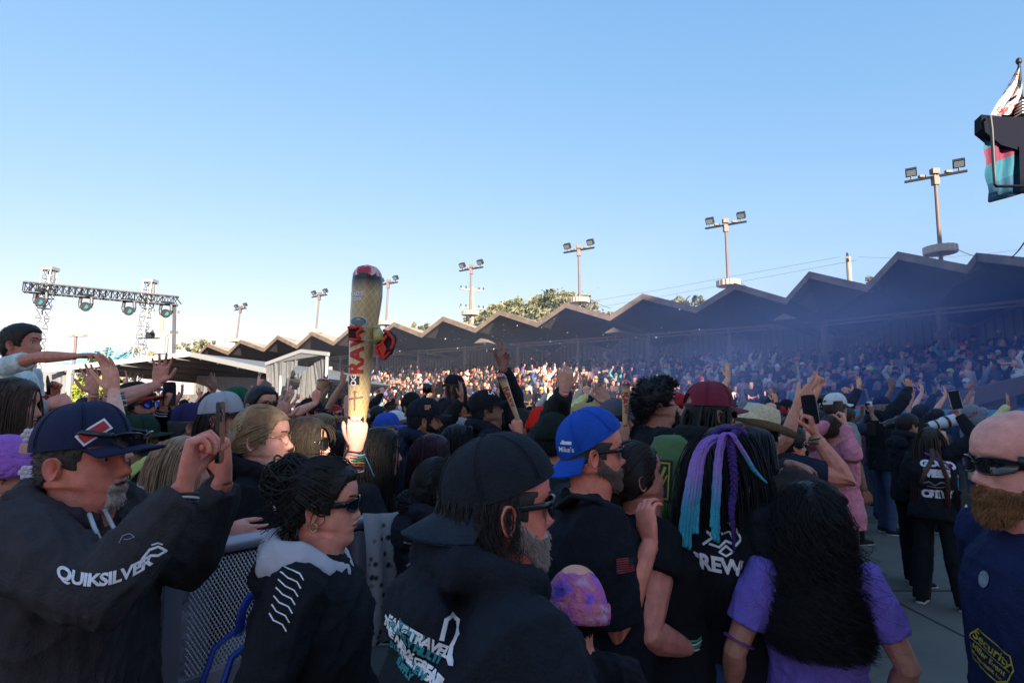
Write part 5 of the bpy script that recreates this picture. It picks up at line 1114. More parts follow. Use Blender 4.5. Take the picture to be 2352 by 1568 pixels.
# ---- woman with purple and teal dreads
e = person('person with waist-long lilac and teal yarn dreads and a purple braid in black crew t-shirt', (1668, 1055, 2.08), face=62, male=0, bulk=1.3, hs=1.02, skin_c=(0.640, 0.246, 0.173), hp=dict(fat=.4, nose=.8), hair=dict(style='long', col=(.012, .010, .014), len=.62, n=900, th=.012, g=.45, tw=.2, td=.15),
           glasses=dict(kind='sun', size=(.029, .021), sq=1), top=dict(kind='tee', col=(.011, .011, .016), slv=.8), legs=(.035, .06, .13), L=dict(loc=(-.22, .1, .9)), Rr=dict(loc=(.25, .15, .95)))
topo = LAST['top']
def ramp_mat(name, stops):
    m_ = mat(name, (.5, .5, .5), .85, bump=.8, bscale=180); t_ = m_.node_tree; at = t_.nodes.new('ShaderNodeAttribute'); at.attribute_name = 'along'; rp_ = t_.nodes.new('ShaderNodeValToRGB')
    while len(rp_.color_ramp.elements) < len(stops): rp_.color_ramp.elements.new(1)
    for e_, (p_, c_) in zip(rp_.color_ramp.elements, stops): e_.position = p_; e_.color = (*c_, 1)
    t_.links.new(at.outputs['Fac'], rp_.inputs[0]); t_.links.new(rp_.outputs[0], t_.nodes['Principled BSDF'].inputs['Base Color']); return m_
dm = ramp_mat('yarn_dread', [(0, (.28, .13, .50)), (.3, (.40, .22, .62)), (.5, (.22, .28, .55)), (.68, (.05, .33, .48)), (1, (.04, .42, .55))])
def dread(pts, r0, r1, m_, name, twist=0, n=7, braid=False, al0=0):
    mb = MB(); ps = []; N_ = 36
    def cr(t): 
        q = t*(len(pts)-1); i = min(int(q), len(pts)-2); f_ = q-i; p0, p1, p2, p3 = [Vector(pts[max(0, min(len(pts)-1, j))]) for j in (i-1, i, i+1, i+2)]
        return .5*((2*p1)+(p2-p0)*f_+(2*p0-5*p1+4*p2-p3)*f_*f_+(3*p1-p0-3*p2+p3)*f_**3)
    cs = [cr(i/(N_-1)) for i in range(N_)]
    if braid:
        for ph in (0, 2.09, 4.19): mb.tube([c+Vector((math.cos(i*.9+ph)*r0*.8, math.sin(i*1.8+ph*2)*r0*.4, 0)) for i, c in enumerate(cs)], [r0*(.9-.5*i/N_) for i in range(N_)], n)
    else: mb.tube([c+Vector((math.cos(i*1.3)*r0*.15, 0, 0)) for i, c in enumerate(cs)], [(r0+(r1-r0)*i/N_)*(1+.12*math.sin(i*2.1)) for i in range(N_)], n, round_cap=False)
    o = mb.build(name, m_, e, True); a_ = o.data.attributes.new('along', 'FLOAT', 'POINT'); zs = get_v(o.data)[:, 2]; t0, t1 = max(p[2] for p in map(Vector, pts)), min(p[2] for p in map(Vector, pts))
    a_.data.foreach_set('value', np.clip((t0-zs)/(t0-t1), 0, 1).astype(np.float32)); return o
rg = random.Random(9)
for i in range(22):
    i0_ = i; i = i if i < 15 else (i-15 if i < 19 else i-13); sh_ = 0 if i0_ < 15 else 7
    if i < 6: us = [1640+i*3, 1612+i*4, 1592+i*5, 1580+i*6, 1568+i*7, 1560+i*8]; vs_ = [1000, 1015, 1050, 1100, 1170, 1235+rg.randint(-20, 20)]; yy = 1.93
    elif i < 11: q = i-6; us = [1668+q*2, 1655+q*2, 1645+q*2, 1640+q*3, 1636+q*3, 1634+q*4]; vs_ = [996, 1002, 1050, 1110, 1180, 1225+rg.randint(-15, 20)]; yy = 1.90
    else: q = i-11; us = [1668, 1678+q*2, 1692+q*2, 1712+q*2, 1730+q*2, 1752+q*3]; vs_ = [996, 997, 1018, 1050, 1080, 1100+q*3]; yy = 1.88
    dread([w2l(u_+sh_, v__+sh_, yy+.02*(j == 0)+.006*math.sin(j+i)) for j, (u_, v__) in enumerate(zip(us, vs_))], .0052 if i < 11 else .0042, .0065 if i < 11 else .003, dm, 'yarn_dread')
pm_ = mat('purple_braid', (.055, .014, .15), .8, bump=.8, bscale=160)
dread([w2l(1690, 992, 1.92), w2l(1678, 1010, 1.90), w2l(1682, 1050, 1.88), w2l(1686, 1100, 1.87), w2l(1684, 1150, 1.87)], .011, .01, pm_, 'braid', braid=True)
dread([w2l(1684, 1140, 1.87), w2l(1680, 1175, 1.86), w2l(1684, 1215, 1.86), w2l(1686, 1262, 1.87)], .012, .004, pm_, 'braid_tail')
for i in range(4): dread([w2l(1640+i*8, 1000-i*4, 1.98), w2l(1655+i*9, 985-i, 1.96), w2l(1678+i*6, 984, 1.95), w2l(1700+i*4, 990+i*3, 1.95)], .010, .009, pm_, 'crown_braid', braid=True)
fr = pix_frame(topo, 1640, 1296)
if fr: decal(topo, text_mesh('CREW', .062, bold=.0028, shear=-.1), fr @ Matrix.Rotation(R(-4), 4, 'Z'), whitep, name='crew_print')
fr = pix_frame(topo, 1668, 1215)
if fr:
    art = stroke([(-.03, .10), (-.01, .07), (.0, .03), (.03, .0), (.045, -.03), (.03, -.05), (.0, -.04), (-.02, -.06), (-.05, -.05)], .007)+stroke([(-.05, -.02), (-.03, .0), (-.01, -.02), (.01, -.01), (.02, -.03)], .006)+stroke([(-.07, -.05), (-.04, -.03), (-.06, -.01)], .008)+stroke([(-.02, -.075), (.0, -.085), (.02, -.07), (.0, -.055)], .006, True)+stroke([(-.012, .05), (-.03, .03), (-.04, .06)], .006)
    decal(topo, flat_mesh(art), fr, whitep, name='back_artwork')
# ---- man in maroon cap with braids and green backpack
e = person('person in maroon mesh cap and long dark braids carrying an olive green backpack', (1627, 945, 2.62), face=76, bulk=1.15, skin_c=(0.422, 0.179, 0.119), hp=dict(nose=1.), hair=dict(style='long', col=(.012, .011, .012), len=.34, n=60, r=.011, curl=.004, turns=5, g=.5, th=.006, jit=.02), cap=dict(col=(.25, .016, .045), mat=meshcap, front=.15, tilt=-2, curve=.3, blen=.075),
           glasses=dict(kind='sun', thick=1.4), top=dict(kind='hoodie', col=(.014, .013, .017)), L=dict(loc=(-.2, .2, 1.0)), Rr=dict(loc=(.25, .2, 1.0)))
bp = empty('backpack', P(1556, 1135, 2.46), -R(76), label='olive green backpack with gold patterned patch on the back of the braided person', cat='backpack')
m = MB(); m.tube([(0, .0, -.24), (0, -.01, -.22), (0, -.03, 0), (0, -.02, .14), (0, 0, .21), (0, .02, .23)], [(.05, .11), (.095, .145), (.11, .155), (.10, .145), (.075, .11), (.02, .05)], 20, up=(0, 1, 0)); me = remesh(m, .012, 3); folds(me, .004, 18, 2); me.materials.append(mat('olive_cloth', (.07, .12, .035), .85, bump=.3)); bag = link('bag_body', me, bp, True)
m = MB(); m.tube([(0, -.09, -.19), (0, -.125, -.13), (0, -.125, -.05), (0, -.10, -.01)], [(.02, .08), (.045, .11), (.045, .11), (.015, .09)], 14, up=(0, 1, 0)); me = remesh(m, .01, 2); me.materials.append(MATS['olive_cloth']); link('front_pocket', me, bp, True)
for s_ in (-1, 1): m = MB(); m.tube([(s_*.09, .03, .20), (s_*.11, .10, .27), (s_*.12, .22, .25), (s_*.13, .28, .10), (s_*.13, .22, -.1)], [(.006, .028)]*5, 6, up=(0, 0, 1)); m.build('shoulder_strap', MATS['olive_cloth'], bp, True)
fr = frame_mat((.08, -.13, .07), Vector((1, .4, 0)), (0, 0, 1)); decal(bag, flat_mesh([[(-.05, -.08), (.05, -.08), (.05, .08), (-.05, .08)]]), fr, mat('patch_black', (.015, .02, .015), .8), off=.002, name='patch'); decal(bag, flat_mesh(stroke([(-.038, -.068), (.038, -.068), (.038, .068), (-.038, .068)], .006, True)+stroke([(-.02, -.05), (.02, .05)], .012)+stroke([(.0, -.05), (.03, .02)], .006)), fr, yelp, off=.004, name='gold_pattern')
# ---- tall man in black jersey
e = person('tall person with curly black hair, goatee and wire glasses in black sports jersey', (1508, 925, 3.5), face=88, hpit=4, bulk=1.35, hs=1.02, skin_c=(0.461, 0.190, 0.130), hp=dict(fat=.6, nose=1.1), hair=dict(style='afro', col=(.010, .009, .010), th=.026, n=900, len=.03), beard=dict(len=.02, full=0, col=(.012, .01, .01)), glasses=dict(kind='clear', lm=lensm), top=dict(kind='shirt', col=(.013, .014, .02)), L=dict(loc=(-.2, .3, 1.1)), Rr=dict(loc=(.1, .33, 1.22)))
topo = LAST['top']; fr = pix_frame(topo, 1523, 1007)
if fr: decal(topo, flat_mesh([[(-.03, .006), (-.018, -.005), (.03, .012), (-.014, -.001)]]), fr, whitep, name='chest_logo')
fr = pix_frame(topo, 1516, 1028)
if fr: decal(topo, text_mesh('7', .14, bold=.005), fr, greyp, name='number')
person('person with bushy brown shoulder hair just behind the tall person in the jersey', (1478, 950, 4.1), face=60, male=0, lod=1, hair=dict(style='afro', col=(.05, .03, .02), th=.04), top=dict(kind='tee', col=BLK))
# ---- straw hat, phone, tattooed arm
strw = mat('straw', (.68, .55, .36), .9, var=.15, vscale=60, bump=1, bscale=140)
e = person('person in wide straw hat and navy t-shirt raising a phone with a tattooed arm', (1748, 1002, 3.15), face=68, hpit=6, bulk=1.3, skin_c=(0.640, 0.213, 0.140), hp=dict(fat=.5), hair=dict(style='short', col=BLK), cap=dict(kind='straw', mat=strw, col=(.42, .33, .2), tilt=-22, turn=25, brimw=.115, roll=.045, dz=.02), top=dict(kind='tee', col=(.015, .018, .035)), Rr=dict(w=(1872, 1000, 3.0), pose='grip', dir=(-.15, 0, 1), palm=(-.6, .5, 0), hint=(.4, .1, -1)), L=dict(loc=(-.2, .3, 1.0)))
bracelets(LAST['hands'][1], [(.02, .02, .02), (.04, .3, .08), (.02, .02, .02)], -.015, .036, .012)
phone('black phone held up by the person in the straw hat', P(1861, 940, 3.0), (.75, .65, 0), (-.12, 0, 1))
e = person('person with dark hair behind the straw hat, stretching one arm high towards the stage', (1700, 1012, 3.75), face=70, bulk=1.1, skin_c=(0.666, 0.258, 0.162), lod=0, hair=dict(style='short', col=BLK), top=dict(kind='tee', col=BLK), Rr=dict(w=(1832, 925, 3.45), pose='two', dir=(.75, 0, .65), palm=(0, 1, .2), hint=(.3, -.2, -1), len=.92, hk=1.2), L=dict(loc=(-.2, .2, 1.0)))
person('person with short black curls and sunglasses below the raised phone', (1812, 1020, 3.7), face=85, male=0, lod=1, hair=dict(style='afro', col=BLK, th=.02), glasses=dict(kind='sun'), top=dict(kind='tee', col=NAVY))
e = person('person in brown sweater reaching both arms forward behind the dreads', (1724, 1040, 2.55), face=85, male=0, bulk=1.1, lod=1, skin_c=(0.384, 0.157, 0.108), hair=dict(style='long', col=BLK), top=dict(kind='sweater', col=(.04, .028, .026)), Rr=dict(w=(1795, 1085, 2.4), pose='fist', dir=(1, 0, 0), palm=(0, .4, -1), hint=(.3, -.5, -1)), L=dict(w=(1815, 1062, 2.7), pose='relax', dir=(1, 0, -.3), palm=(0, 0, -1)))
# ---- pink sweater
e = person('person in dusty pink sweater filming with a phone in both hands', (1912, 985, 4.9), face=62, bulk=1.25, male=0, skin_c=(0.666, 0.291, 0.216), hp=dict(fat=.4), hair=dict(style='bun', col=(.07, .045, .035), br=.03), top=dict(kind='sweater', col=(.66, .22, .29)), legs=(.12, .09, .07), Rr=dict(w=(1940, 975, 4.6), pose='grip', dir=(-.1, 0, 1), palm=(-.5, .6, 0)), L=dict(w=(1918, 972, 4.9), pose='grip', dir=(.2, 0, 1), palm=(.8, -.2, 0)))
up_part(LAST['top'], [w2l(1895, 1015, 4.72), w2l(1906, 1040, 4.64), w2l(1918, 1075, 4.64), w2l(1925, 1110, 4.68)], 0, cloth, 'camera_strap', rs=[(.006, .028)]*4).color = (.012, .02, .03, 1)
phone('black phone held up by the person in the pink sweater', P(1926, 942, 4.7), (.6, .7, 0))
# ---- two standing people on the open floor
e = person('person with short black hair in black hoodie and black trousers standing on the open floor', (2083, 975, 5.9), face=80, bulk=1.05, skin_c=(0.589, 0.246, 0.162), seelegs=1, hair=dict(style='short', col=(.01, .008, .008), th=.014, n=700, len=.02), top=dict(kind='hoodie', col=(.014, .015, .022), hem=.84), legs=(.012, .013, .018), L=dict(loc=(-.05, .28, 1.05), pose='relax'), Rr=dict(loc=(.08, .27, 1.02), pose='relax'), legpose={-1: ((0, .02, 0), (.0, .06, 0)), 1: ((0, 0, 0), (-.01, -.08, 0))}, legw=1.25)
e = person('person with hip-long dreadlocks and crew shirt holding a phone high, seen from behind', (2136, 1008, 5.3), face=48, male=0, bulk=1.25, skin_c=(0.461, 0.202, 0.140), seelegs=1, hair=dict(style='long', col=(.03, .02, .015), len=.85, n=75, r=.009, curl=.003, turns=5, g=.5, th=.012, jit=.03, seg=22), top=dict(kind='sweater', col=(.012, .013, .019), hem=.84), legs=(.011, .012, .016), legw=1.35, legpose={-1: ((-.03, 0, 0), (-.06, 0, 0)), 1: ((.03, 0, 0), (.08, 0, 0))},
           Rr=dict(w=(2200, 950, 5.15), pose='grip', dir=(-.1, 0, 1), palm=(-.7, .5, 0), hint=(.6, 0, -.8)), L=dict(loc=(-.15, .2, 1.0)), shoes=(.02, .02, .02))
topo = LAST['top']
for t_, v_, s_ in (('GOOD', 1065, .085), ('VIBES', 1088, .085), ('CREW', 1135, .085)):
    fr = pix_frame(topo, 2153, v_)
    if fr: decal(topo, text_mesh(t_, s_, bold=.006, space=.85), fr, whitep, name='crew_print', cut=.03)
fr = pix_frame(topo, 2153, 1112)
if fr: decal(topo, flat_mesh(stroke([(-.10, .0), (-.06, .02), (-.02, -.01), (.03, .02), (.08, .0)], .012)+stroke([(-.07, -.02), (.0, -.03), (.06, -.02)], .01)), fr, greyp, name='artwork')
up_part(topo, [w2l(2125, 1040, 5.16), w2l(2150, 1052, 5.08), w2l(2180, 1068, 5.1), w2l(2192, 1090, 5.2)], 0, cloth, 'purple_strap', rs=[(.008, .022)]*4).color = (.16, .05, .30, 1)
lea = mat('leather', (.07, .022, .012), .6)
for pts in ([(2140, 1030), (2143, 1050), (2125, 1085), (2115, 1110)], [(2148, 1035), (2160, 1060), (2176, 1100), (2178, 1165)]): up_part(topo, [w2l(u_, v_, 5.07+.03*(i == 0)) for i, (u_, v_) in enumerate(pts)], 0, lea, 'harness_strap', rs=[(.008, .02)]*4)
phone('white phone held high by the person with hip-long dreadlocks', P(2194, 918, 5.1), (.35, .85, -.2), (-.2, 0, 1), (.5, .5, .55), size=(.085, .17))
lensw = mat('lens_white', (.55, .55, .56), .4)
def big_camera(label, c, d, L_=.36, white=True, s=1., strap=None):
    c = Vector(c); d = Vector(d).normalized(); r = empty('camera', c, label=label, cat='camera'); m = MB(); M3 = frame_mat((0, 0, 0), d.cross(Vector((0, 0, 1))), (0, 0, 1)).to_3x3()
    m.box((0, 0, 0), (.15*s, .12*s, .08*s), 0, M3); m.box(Vector((0, 0, .07*s)), (.06*s, .04*s, .06*s), 0, M3); m.build('camera_body', plast, r)
    m = MB(); rad = [.038, .042, .042, .050, .050, .062, .062, .064]; ts = [.08, .14, .3, .34, .6, .66, .95, 1]; m.tube([d*(L_*t_) for t_ in ts], [q*s for q in rad], 18); m.build('lens', lensw if white else plast, r, True)
    for a_, b_, q in ((.18, .24, .045), (.42, .47, .054), (.70, .78, .0655)): m = MB(); m.tube([d*(L_*a_), d*(L_*b_)], q*s, 18); m.build('lens_ring', plast, r)
    m = MB(); m.tube([d*(L_*1.0), d*(L_*1.003)], .056*s, 18); m.build('front_glass', lensm, r); return r
big_camera('camera with banded white telephoto lens hanging by the dreadlocked person', P(2206, 1150, 5.15), (.05, -.1, -1), .34)
big_camera('camera with long white telephoto lens aimed left above the open floor', P(2112, 985, 7.0), (1, -.1, .28), .42, s=1.1)
big_camera('camera with long black telephoto lens aimed to the right among the photographers', P(2010, 985, 6.2), (1, 0, .3), .40, False)
big_camera('black film camera on a shoulder among the heads left of the photographers', P(1850, 915, 8.5), (1, .1, .0), .45, False, 1.3)
# ---- people along the left half
e = person('blonde person with round wire glasses and low bun in black hoodie leaning on the barrier', (598, 1006, 2.36), face=84, male=0, hs=1.04, skin_c=(0.845, 0.403, 0.313), hp=dict(nose=1.15, fat=.2), hair=dict(style='bun', col=(.36, .23, .125), bun=(0, -.125, .075), br=.036, th=.007, n=900), glasses=dict(kind='clear', size=(.024, .021), sq=1, fm=wirem), top=dict(kind='hoodie', col=(.010, .010, .013)), Rr=dict(w=(672, 1205, 2.22), pose='relax', dir=(.9, -.2, -.5), palm=(0, 0, -1), hint=(.1, -.6, -1)), L=dict(loc=(-.1, .3, 1.1)))
up_part(LAST['top'], [w2l(608, 1095, 2.24), w2l(618, 1130, 2.22), w2l(632, 1172, 2.21)], .005, cord, 'drawstring')
e = person('person with dark fringe and big sunglasses holding up the huge inflatable cone', (700, 1020, 2.62), face=86, male=0, hs=1.02, hpit=4, skin_c=(0.819, 0.381, 0.292), hp=dict(nose=.85, open=1), hair=dict(style='bangs', col=(.030, .020, .013), len=.26, n=900, th=.010), glasses=dict(kind='sun', size=(.031, .024), thick=1.2), top=dict(kind='tee', col=BLK), Rr=dict(w=(818, 1030, 2.32), pose='grip', dir=(.03, 0, 1), palm=(-.3, 1, 0), hint=(.4, 0, -1), len=1.1, thumb=-1, hk=1.12), L=dict(loc=(-.2, .2, 1.1)))
bracelets(LAST['hands'][1], [(.03, .02, .02), (.3, .3, .32), (.02, .15, .14), (.02, .13, .05), (.3, .2, .05), (.25, .04, .03), (.03, .02, .02), (.45, .35, .4)], -.012, .033, .0105)
m = MB(); h_ = LAST['hands'][1]; m.bar(h_ @ Vector((.035, 0, -.03)), h_ @ Vector((.075, .01, -.11)), .014, .003); x = m.build('wristband_tag', mat('band_blue', (.05, .16, .35), .5), e); x.matrix_basis = LAST['MI'].copy()
e = person('person with dark wavy hair and mirrored sunglasses beside the tall inflatable cone', (764, 1040, 2.95), face=95, male=0, skin_c=(0.640, 0.269, 0.184), hair=dict(style='long', col=(.02, .014, .012), len=.4, n=500), glasses=dict(kind='sun'), top=dict(kind='tee', col=BLK), L=dict(w=(800, 950, 2.85), pose='grip', dir=(.1, 0, 1), hint=(-.4, 0, -1), palm=(.4, 1, 0), len=1.1), Rr=dict(loc=(.2, .2, 1.)), lod=0)
bracelets(LAST['hands'][-1], [(.3, .2, .08), (.25, .2, .1)], -.018, .032, .011)
e = person('person with long straight black hair and nose stud in black sweater bending over the barrier', (872, 1036, 2.75), face=86, male=0, skin_c=(0.589, 0.246, 0.173), bulk=1.2, lean=(.15, .22), hp=dict(nose=.9), hair=dict(style='long', col=(.010, .009, .010), len=.42, n=1200, g=.6, th=.01), top=dict(kind='sweater', col=(.012, .013, .018)), Rr=dict(w=(960, 1160, 2.45), pose='relax', dir=(.6, 0, -.5), hint=(.2, -.3, -1)), L=dict(loc=(0, .3, 1.1)))
e = person('person with long maroon-black hair and clear glasses in black top', (988, 1046, 3.05), face=80, male=0, skin_c=(0.768, 0.347, 0.270), hair=dict(style='long', col=(.035, .012, .022), len=.42, n=1100, g=.6, th=.012), glasses=dict(kind='clear', size=(.026, .020), fm=mat('clear_frame', (.4, .4, .42), .3)), top=dict(kind='sweater', col=BLK))
e = person('person with long plain black hair turned away behind the maroon-haired person', (1046, 1018, 3.5), face=60, male=0, skin_c=(0.640, 0.280, 0.205), hair=dict(style='long', col=(.012, .010, .013), len=.45, n=900, g=.6, th=.012), top=dict(kind='tee', col=BLK))
phone('dark phone glimpsed right of the long plain black hair', P(1078, 1010, 3.3), (.9, .5, 0))
e = person('person in dark cap with small front emblem, moustache and navy hoodie', (972, 962, 3.75), face=74, bulk=1.2, skin_c=(0.461, 0.190, 0.124), hp=dict(nose=1.1), hair=dict(style='short', col=BLK, th=.004, len=.008), beard=dict(len=.005, col=(.015, .011, .01)), cap=dict(col=(.012, .014, .022), front=.15, tilt=3, curve=.2, rad=(.09, .112, .108)), top=dict(kind='hoodie', col=(.014, .018, .035)))
fr = pix_frame(LAST['cap'], 982, 936)
if fr: decal(LAST['cap'], text_mesh('SF', .04, bold=.002), fr, mat('emblem_orange', (.5, .2, .1), .7), off=.003, name='emblem')
e = person('person with low black bun and hoop earring in dark hoodie beside the backwards black cap', (1004, 1118, 2.30), face=72, male=0, skin_c=(0.614, 0.269, 0.194), hair=dict(style='bun', col=(.010, .009, .010), bun=(0, -.13, .06), br=.05, th=.010, n=900), top=dict(kind='hoodie', col=(.014, .015, .024)), Rr=dict(loc=(.15, .3, 1.1)))
m = MB(); c = LAST['Mh'] @ Vector((.080, -.006, .052)); m.tube([c+Vector((0, math.cos(a)*.016, math.sin(a)*.018)) for a in np.linspace(0, 2*math.pi, 21)], .0018, 6, cap=False); m.build('earring', wirem, e, True)
fr = pix_frame(LAST['top'], 950, 1258)
if fr: decal(LAST['top'], flat_mesh(stroke([(-.03, .05), (.02, .04), (-.01, .0), (.03, -.03), (-.02, -.06)], .008)+stroke([(-.03, .02), (.02, .01)], .006)), fr, greyp, name='back_print')
e = person('person in black cap tipped back, raising a long arm in two-finger salute', (1122, 942, 4.1), face=78, hpit=16, bulk=1.45, skin_c=(0.282, 0.118, 0.081), hp=dict(fat=.8, nose=1.), hair=dict(style='short', col=BLK, th=.002, n=10), beard=dict(len=.01, full=0), glasses=dict(kind='clear'), cap=dict(col=(.013, .013, .018), front=.12, curve=.25, rad=(.092, .115, .11)), top=dict(kind='hoodie', col=(.012, .013, .02)), L=dict(w=(1156, 846, 4.15), pose='two', dir=(.06, 0, 1), palm=(-.3, -1, 0), hint=(-.5, 0, -1), len=1.1, hk=1.1), Rr=dict(loc=(.3, .35, 1.25), pose='grip'))
fr = pix_frame(LAST['cap'], 1128, 902)
if fr: decal(LAST['cap'], text_mesh('LA', .04, bold=.002), fr, whitep, off=.003, name='emblem')
e = person('person in bright red knitted beanie with a small peak facing away', (1243, 985, 4.0), face=50, bulk=1.1, lod=0, hair=dict(style='short', col=BLK), cap=dict(kind='beanie', mat=knit, col=(.75, .025, .012), hgt=1.25), top=dict(kind='jacket', col=(.016, .016, .02)))
e = person('person in black quilted jacket raising a tattooed fist over the red beanie', (1272, 1010, 2.95), face=40, bulk=1.3, skin_c=(0.640, 0.280, 0.194), hair=dict(style='short', col=BLK), cap=dict(kind='beanie', mat=knit, col=(.012, .02, .018)), top=dict(kind='jacket', col=(.018, .018, .022)), L=dict(w=(1296, 898, 2.95), pose='cup', dir=(.1, 0, 1), hint=(-.6, 0, -1), palm=(0, 1, 0)), Rr=dict(loc=(.2, .2, 1.)))
e = person('person in white mesh trucker cap with black brim and orange bandana', (506, 958, 3.2), face=82, male=0, skin_c=(0.794, 0.314, 0.238), hp=dict(nose=.8, open=.5), hair=dict(style='long', col=(.03, .02, .02), len=.3, n=400), cap=dict(col=(.55, .52, .56), mat=cloth, mat0=meshcap, matp=meshcap, brim=(.02, .02, .022), front=.12, tilt=4, curve=.5, rad=(.09, .113, .11)), top=dict(kind='tee', col=BLK))
m = MB(); M_ = LAST['Mh']
m.tube([M_ @ Vector((math.sin(a)*.074, math.cos(a)*.078-.012, .02-.01*math.cos(a))) for a in np.linspace(1.0, 5.3, 15)], [(.03, .012)]*15, 8); x = m.build('bandana', knit, e, True); x.color = (.55, .06, .02, 1)
e = person('person with black flat-top haircut and black sunglasses facing towards the viewer', (598, 928, 4.1), face=118, bulk=1.1, skin_c=(0.640, 0.269, 0.184), hair=dict(style='short', col=(.012, .01, .01), th=.014, n=600, len=.012), glasses=dict(kind='sun', thick=1.5, size=(.030, .019)), top=dict(kind='tee', col=BLK), L=dict(w=(640, 962, 3.7), pose='spread', dir=(.4, 0, 1), palm=(-.3, 1, 0)))
e = person('person in dark green cap with small emblem behind the flat-top haircut', (540, 926, 4.9), face=80, lod=0, skin_c=(0.384, 0.168, 0.108), hair=dict(style='afro', col=BLK, th=.015), cap=dict(col=(.012, .09, .05), front=.15, curve=.15), top=dict(kind='tee', col=BLK))
e = person('person in black cap with red brim and blue mirrored sunglasses, arm raised', (306, 930, 3.55), face=80, hpit=5, bulk=1.2, skin_c=(0.666, 0.258, 0.178), hair=dict(style='short', col=BLK), beard=dict(len=.003, col=(.05, .03, .02)), cap=dict(col=(.013, .013, .017), brim=(.40, .02, .025), front=.14, tilt=8, curve=.15), glasses=dict(kind='sun', lm=mat('blue_mirror', (.04, .07, .55), .1, metal=.7), thick=1.2), top=dict(kind='tee', col=(.02, .06, .04)), Rr=dict(w=(362, 884, 3.4), pose='spread', dir=(.15, 0, 1), palm=(.2, -1, 0), len=1.1), L=dict(w=(215, 905, 3.6), pose='spread', dir=(-.2, 0, 1), palm=(0, -1, 0)))
bracelets(LAST['hands'][1], [(.04, .10, .35), (.06, .15, .4)], -.018, .032, .01)
e = person('person in dark green cap with grey-black beard and black t-shirt under the tattooed arm', (314, 1006, 3.05), face=76, bulk=1.3, skin_c=(0.307, 0.129, 0.086), hp=dict(fat=.6), hair=dict(style='short', col=BLK), beard=dict(len=.010, col=(.05, .045, .045)), cap=dict(col=(.014, .035, .024), front=.12, curve=.25, tilt=4), glasses=dict(kind='clear'), top=dict(kind='tee', col=(.012, .016, .016)))
m = MB(); m.tube([w2l(352, 1052, 2.86), w2l(330, 1060, 2.78), w2l(300, 1085, 2.74), w2l(285, 1120, 2.76)], [(.012, .05)]*4, 8); me = remesh(m, .008, 2); folds(me, .006, 30, 1); me.materials.append(mat('yellow_cloth', (.70, .62, .14), .8)); link('yellow_towel', me, e, True)
e = person('person with long blonde streaked hair and sunglasses pushed up, in white hoodie', (412, 1072, 2.18), face=88, male=0, bulk=1.1, skin_c=(0.794, 0.314, 0.238), hp=dict(nose=.9), hair=dict(style='long', col=(.32, .20, .12), len=.42, n=1300, g=.55), top=dict(kind='hoodie', col=(.50, .47, .55)), Rr=dict(w=(520, 1215, 2.05), pose='relax', dir=(1, 0, -.2)), L=dict(loc=(-.1, .3, 1.1)))
do_glasses(e, dict(kind='sun', size=(.03, .022), dz=.085, dy=.01, tilt=-22), LAST['Mh'], 0)
# boy on shoulders
e = person('child in pale green tie-dye t-shirt riding on shoulders and stretching an arm to the right', (50, 800, 3.0), face=80, hpit=6, hs=1.3, skin_c=(0.589, 0.213, 0.130), z0=.95, hp=dict(nose=.75, open=.6), hair=dict(style='short', col=(.022, .014, .010), th=.012, n=900, len=.014, hl=dict(front=.178)), top=dict(kind='tee', col=(.30, .42, .40), hem=.72, mat=mat('tie_dye', (.66, .76, .74), .9, var=.35, vscale=9, bump=.25)),
           Rr=dict(w=(212, 812, 2.75), pose='relax', dir=(1, .1, .12), palm=(0, .2, -1), hint=(.2, -.1, .5), len=1.25, hk=1.1), L=dict(w=(118, 905, 3.1), pose='fist', dir=(.4, 0, .8), len=1.0), legpose={-1: ((0, .25, .28), (0, .25, .12)), 1: ((0, .25, .28), (0, .25, .12))})
m = MB(); c = P(113, 893, 3.05); m.tube([c-Vector((0, 0, .03)), c+Vector((-.01, 0, .04)), c+Vector((-.015, 0, .07))], [.009, .009, .004], 10); tag(m.build('marker_pen', plast, None, True), 'black marker pen in the fist of the child in tie-dye', 'pen')
e = person('person in loose red knitted beanie carrying the child in tie-dye', (84, 985, 3.05), face=80, bulk=1.3, hs=1.05, hair=dict(style='short', col=BLK), cap=dict(kind='beanie', mat=knit, col=(.42, .012, .015), rad=(.098, .122, .12)), top=dict(kind='hoodie', col=(.3, .3, .33)), Rr=dict(w=(110, 930, 2.9), pose='grip'), L=dict(loc=(-.2, .2, 1.2), pose='grip'))
e = person('child with long straight brown hair hiding the face at the left edge', (18, 938, 2.25), face=72, male=0, hs=1.12, z0=.42, skin_c=(0.640, 0.269, 0.184), hair=dict(style='long', col=(.055, .030, .020), len=.34, n=1200, g=.6, th=.01, tw=.2), top=dict(kind='sweater', col=(.36, .34, .36)))
e = person('person in lilac crocheted hat with white flowers below the long brown hair', (8, 1078, 1.86), face=75, male=0, hs=1., skin_c=(0.640, 0.269, 0.184), hair=dict(style='short', col=(.05, .03, .02)), cap=dict(kind='beanie', mat=mat('crochet_lilac', (.36, .12, .50), .9, var=.12, vscale=40, bump=1.5, bscale=55), col=(.36, .12, .5), rad=(.092, .115, .11), dz=-.03), top=dict(kind='sweater', col=(.34, .32, .36)))
for i, (u, v) in enumerate(((68, 1000), (62, 1085))):
    m = MB(); c = LAST['MI'] @ P(u, v, 1.80)
    for a in range(6): m.ell(c+Vector((0, math.cos(a*1.047)*.014, math.sin(a*1.047)*.014)), (.008, .010, .010), 8, 6)
    m.ell(c, (.009, .009, .009), 8, 6); m.build('crochet_flower', mat('flower_white', (.6, .5, .55), .9), e, True)
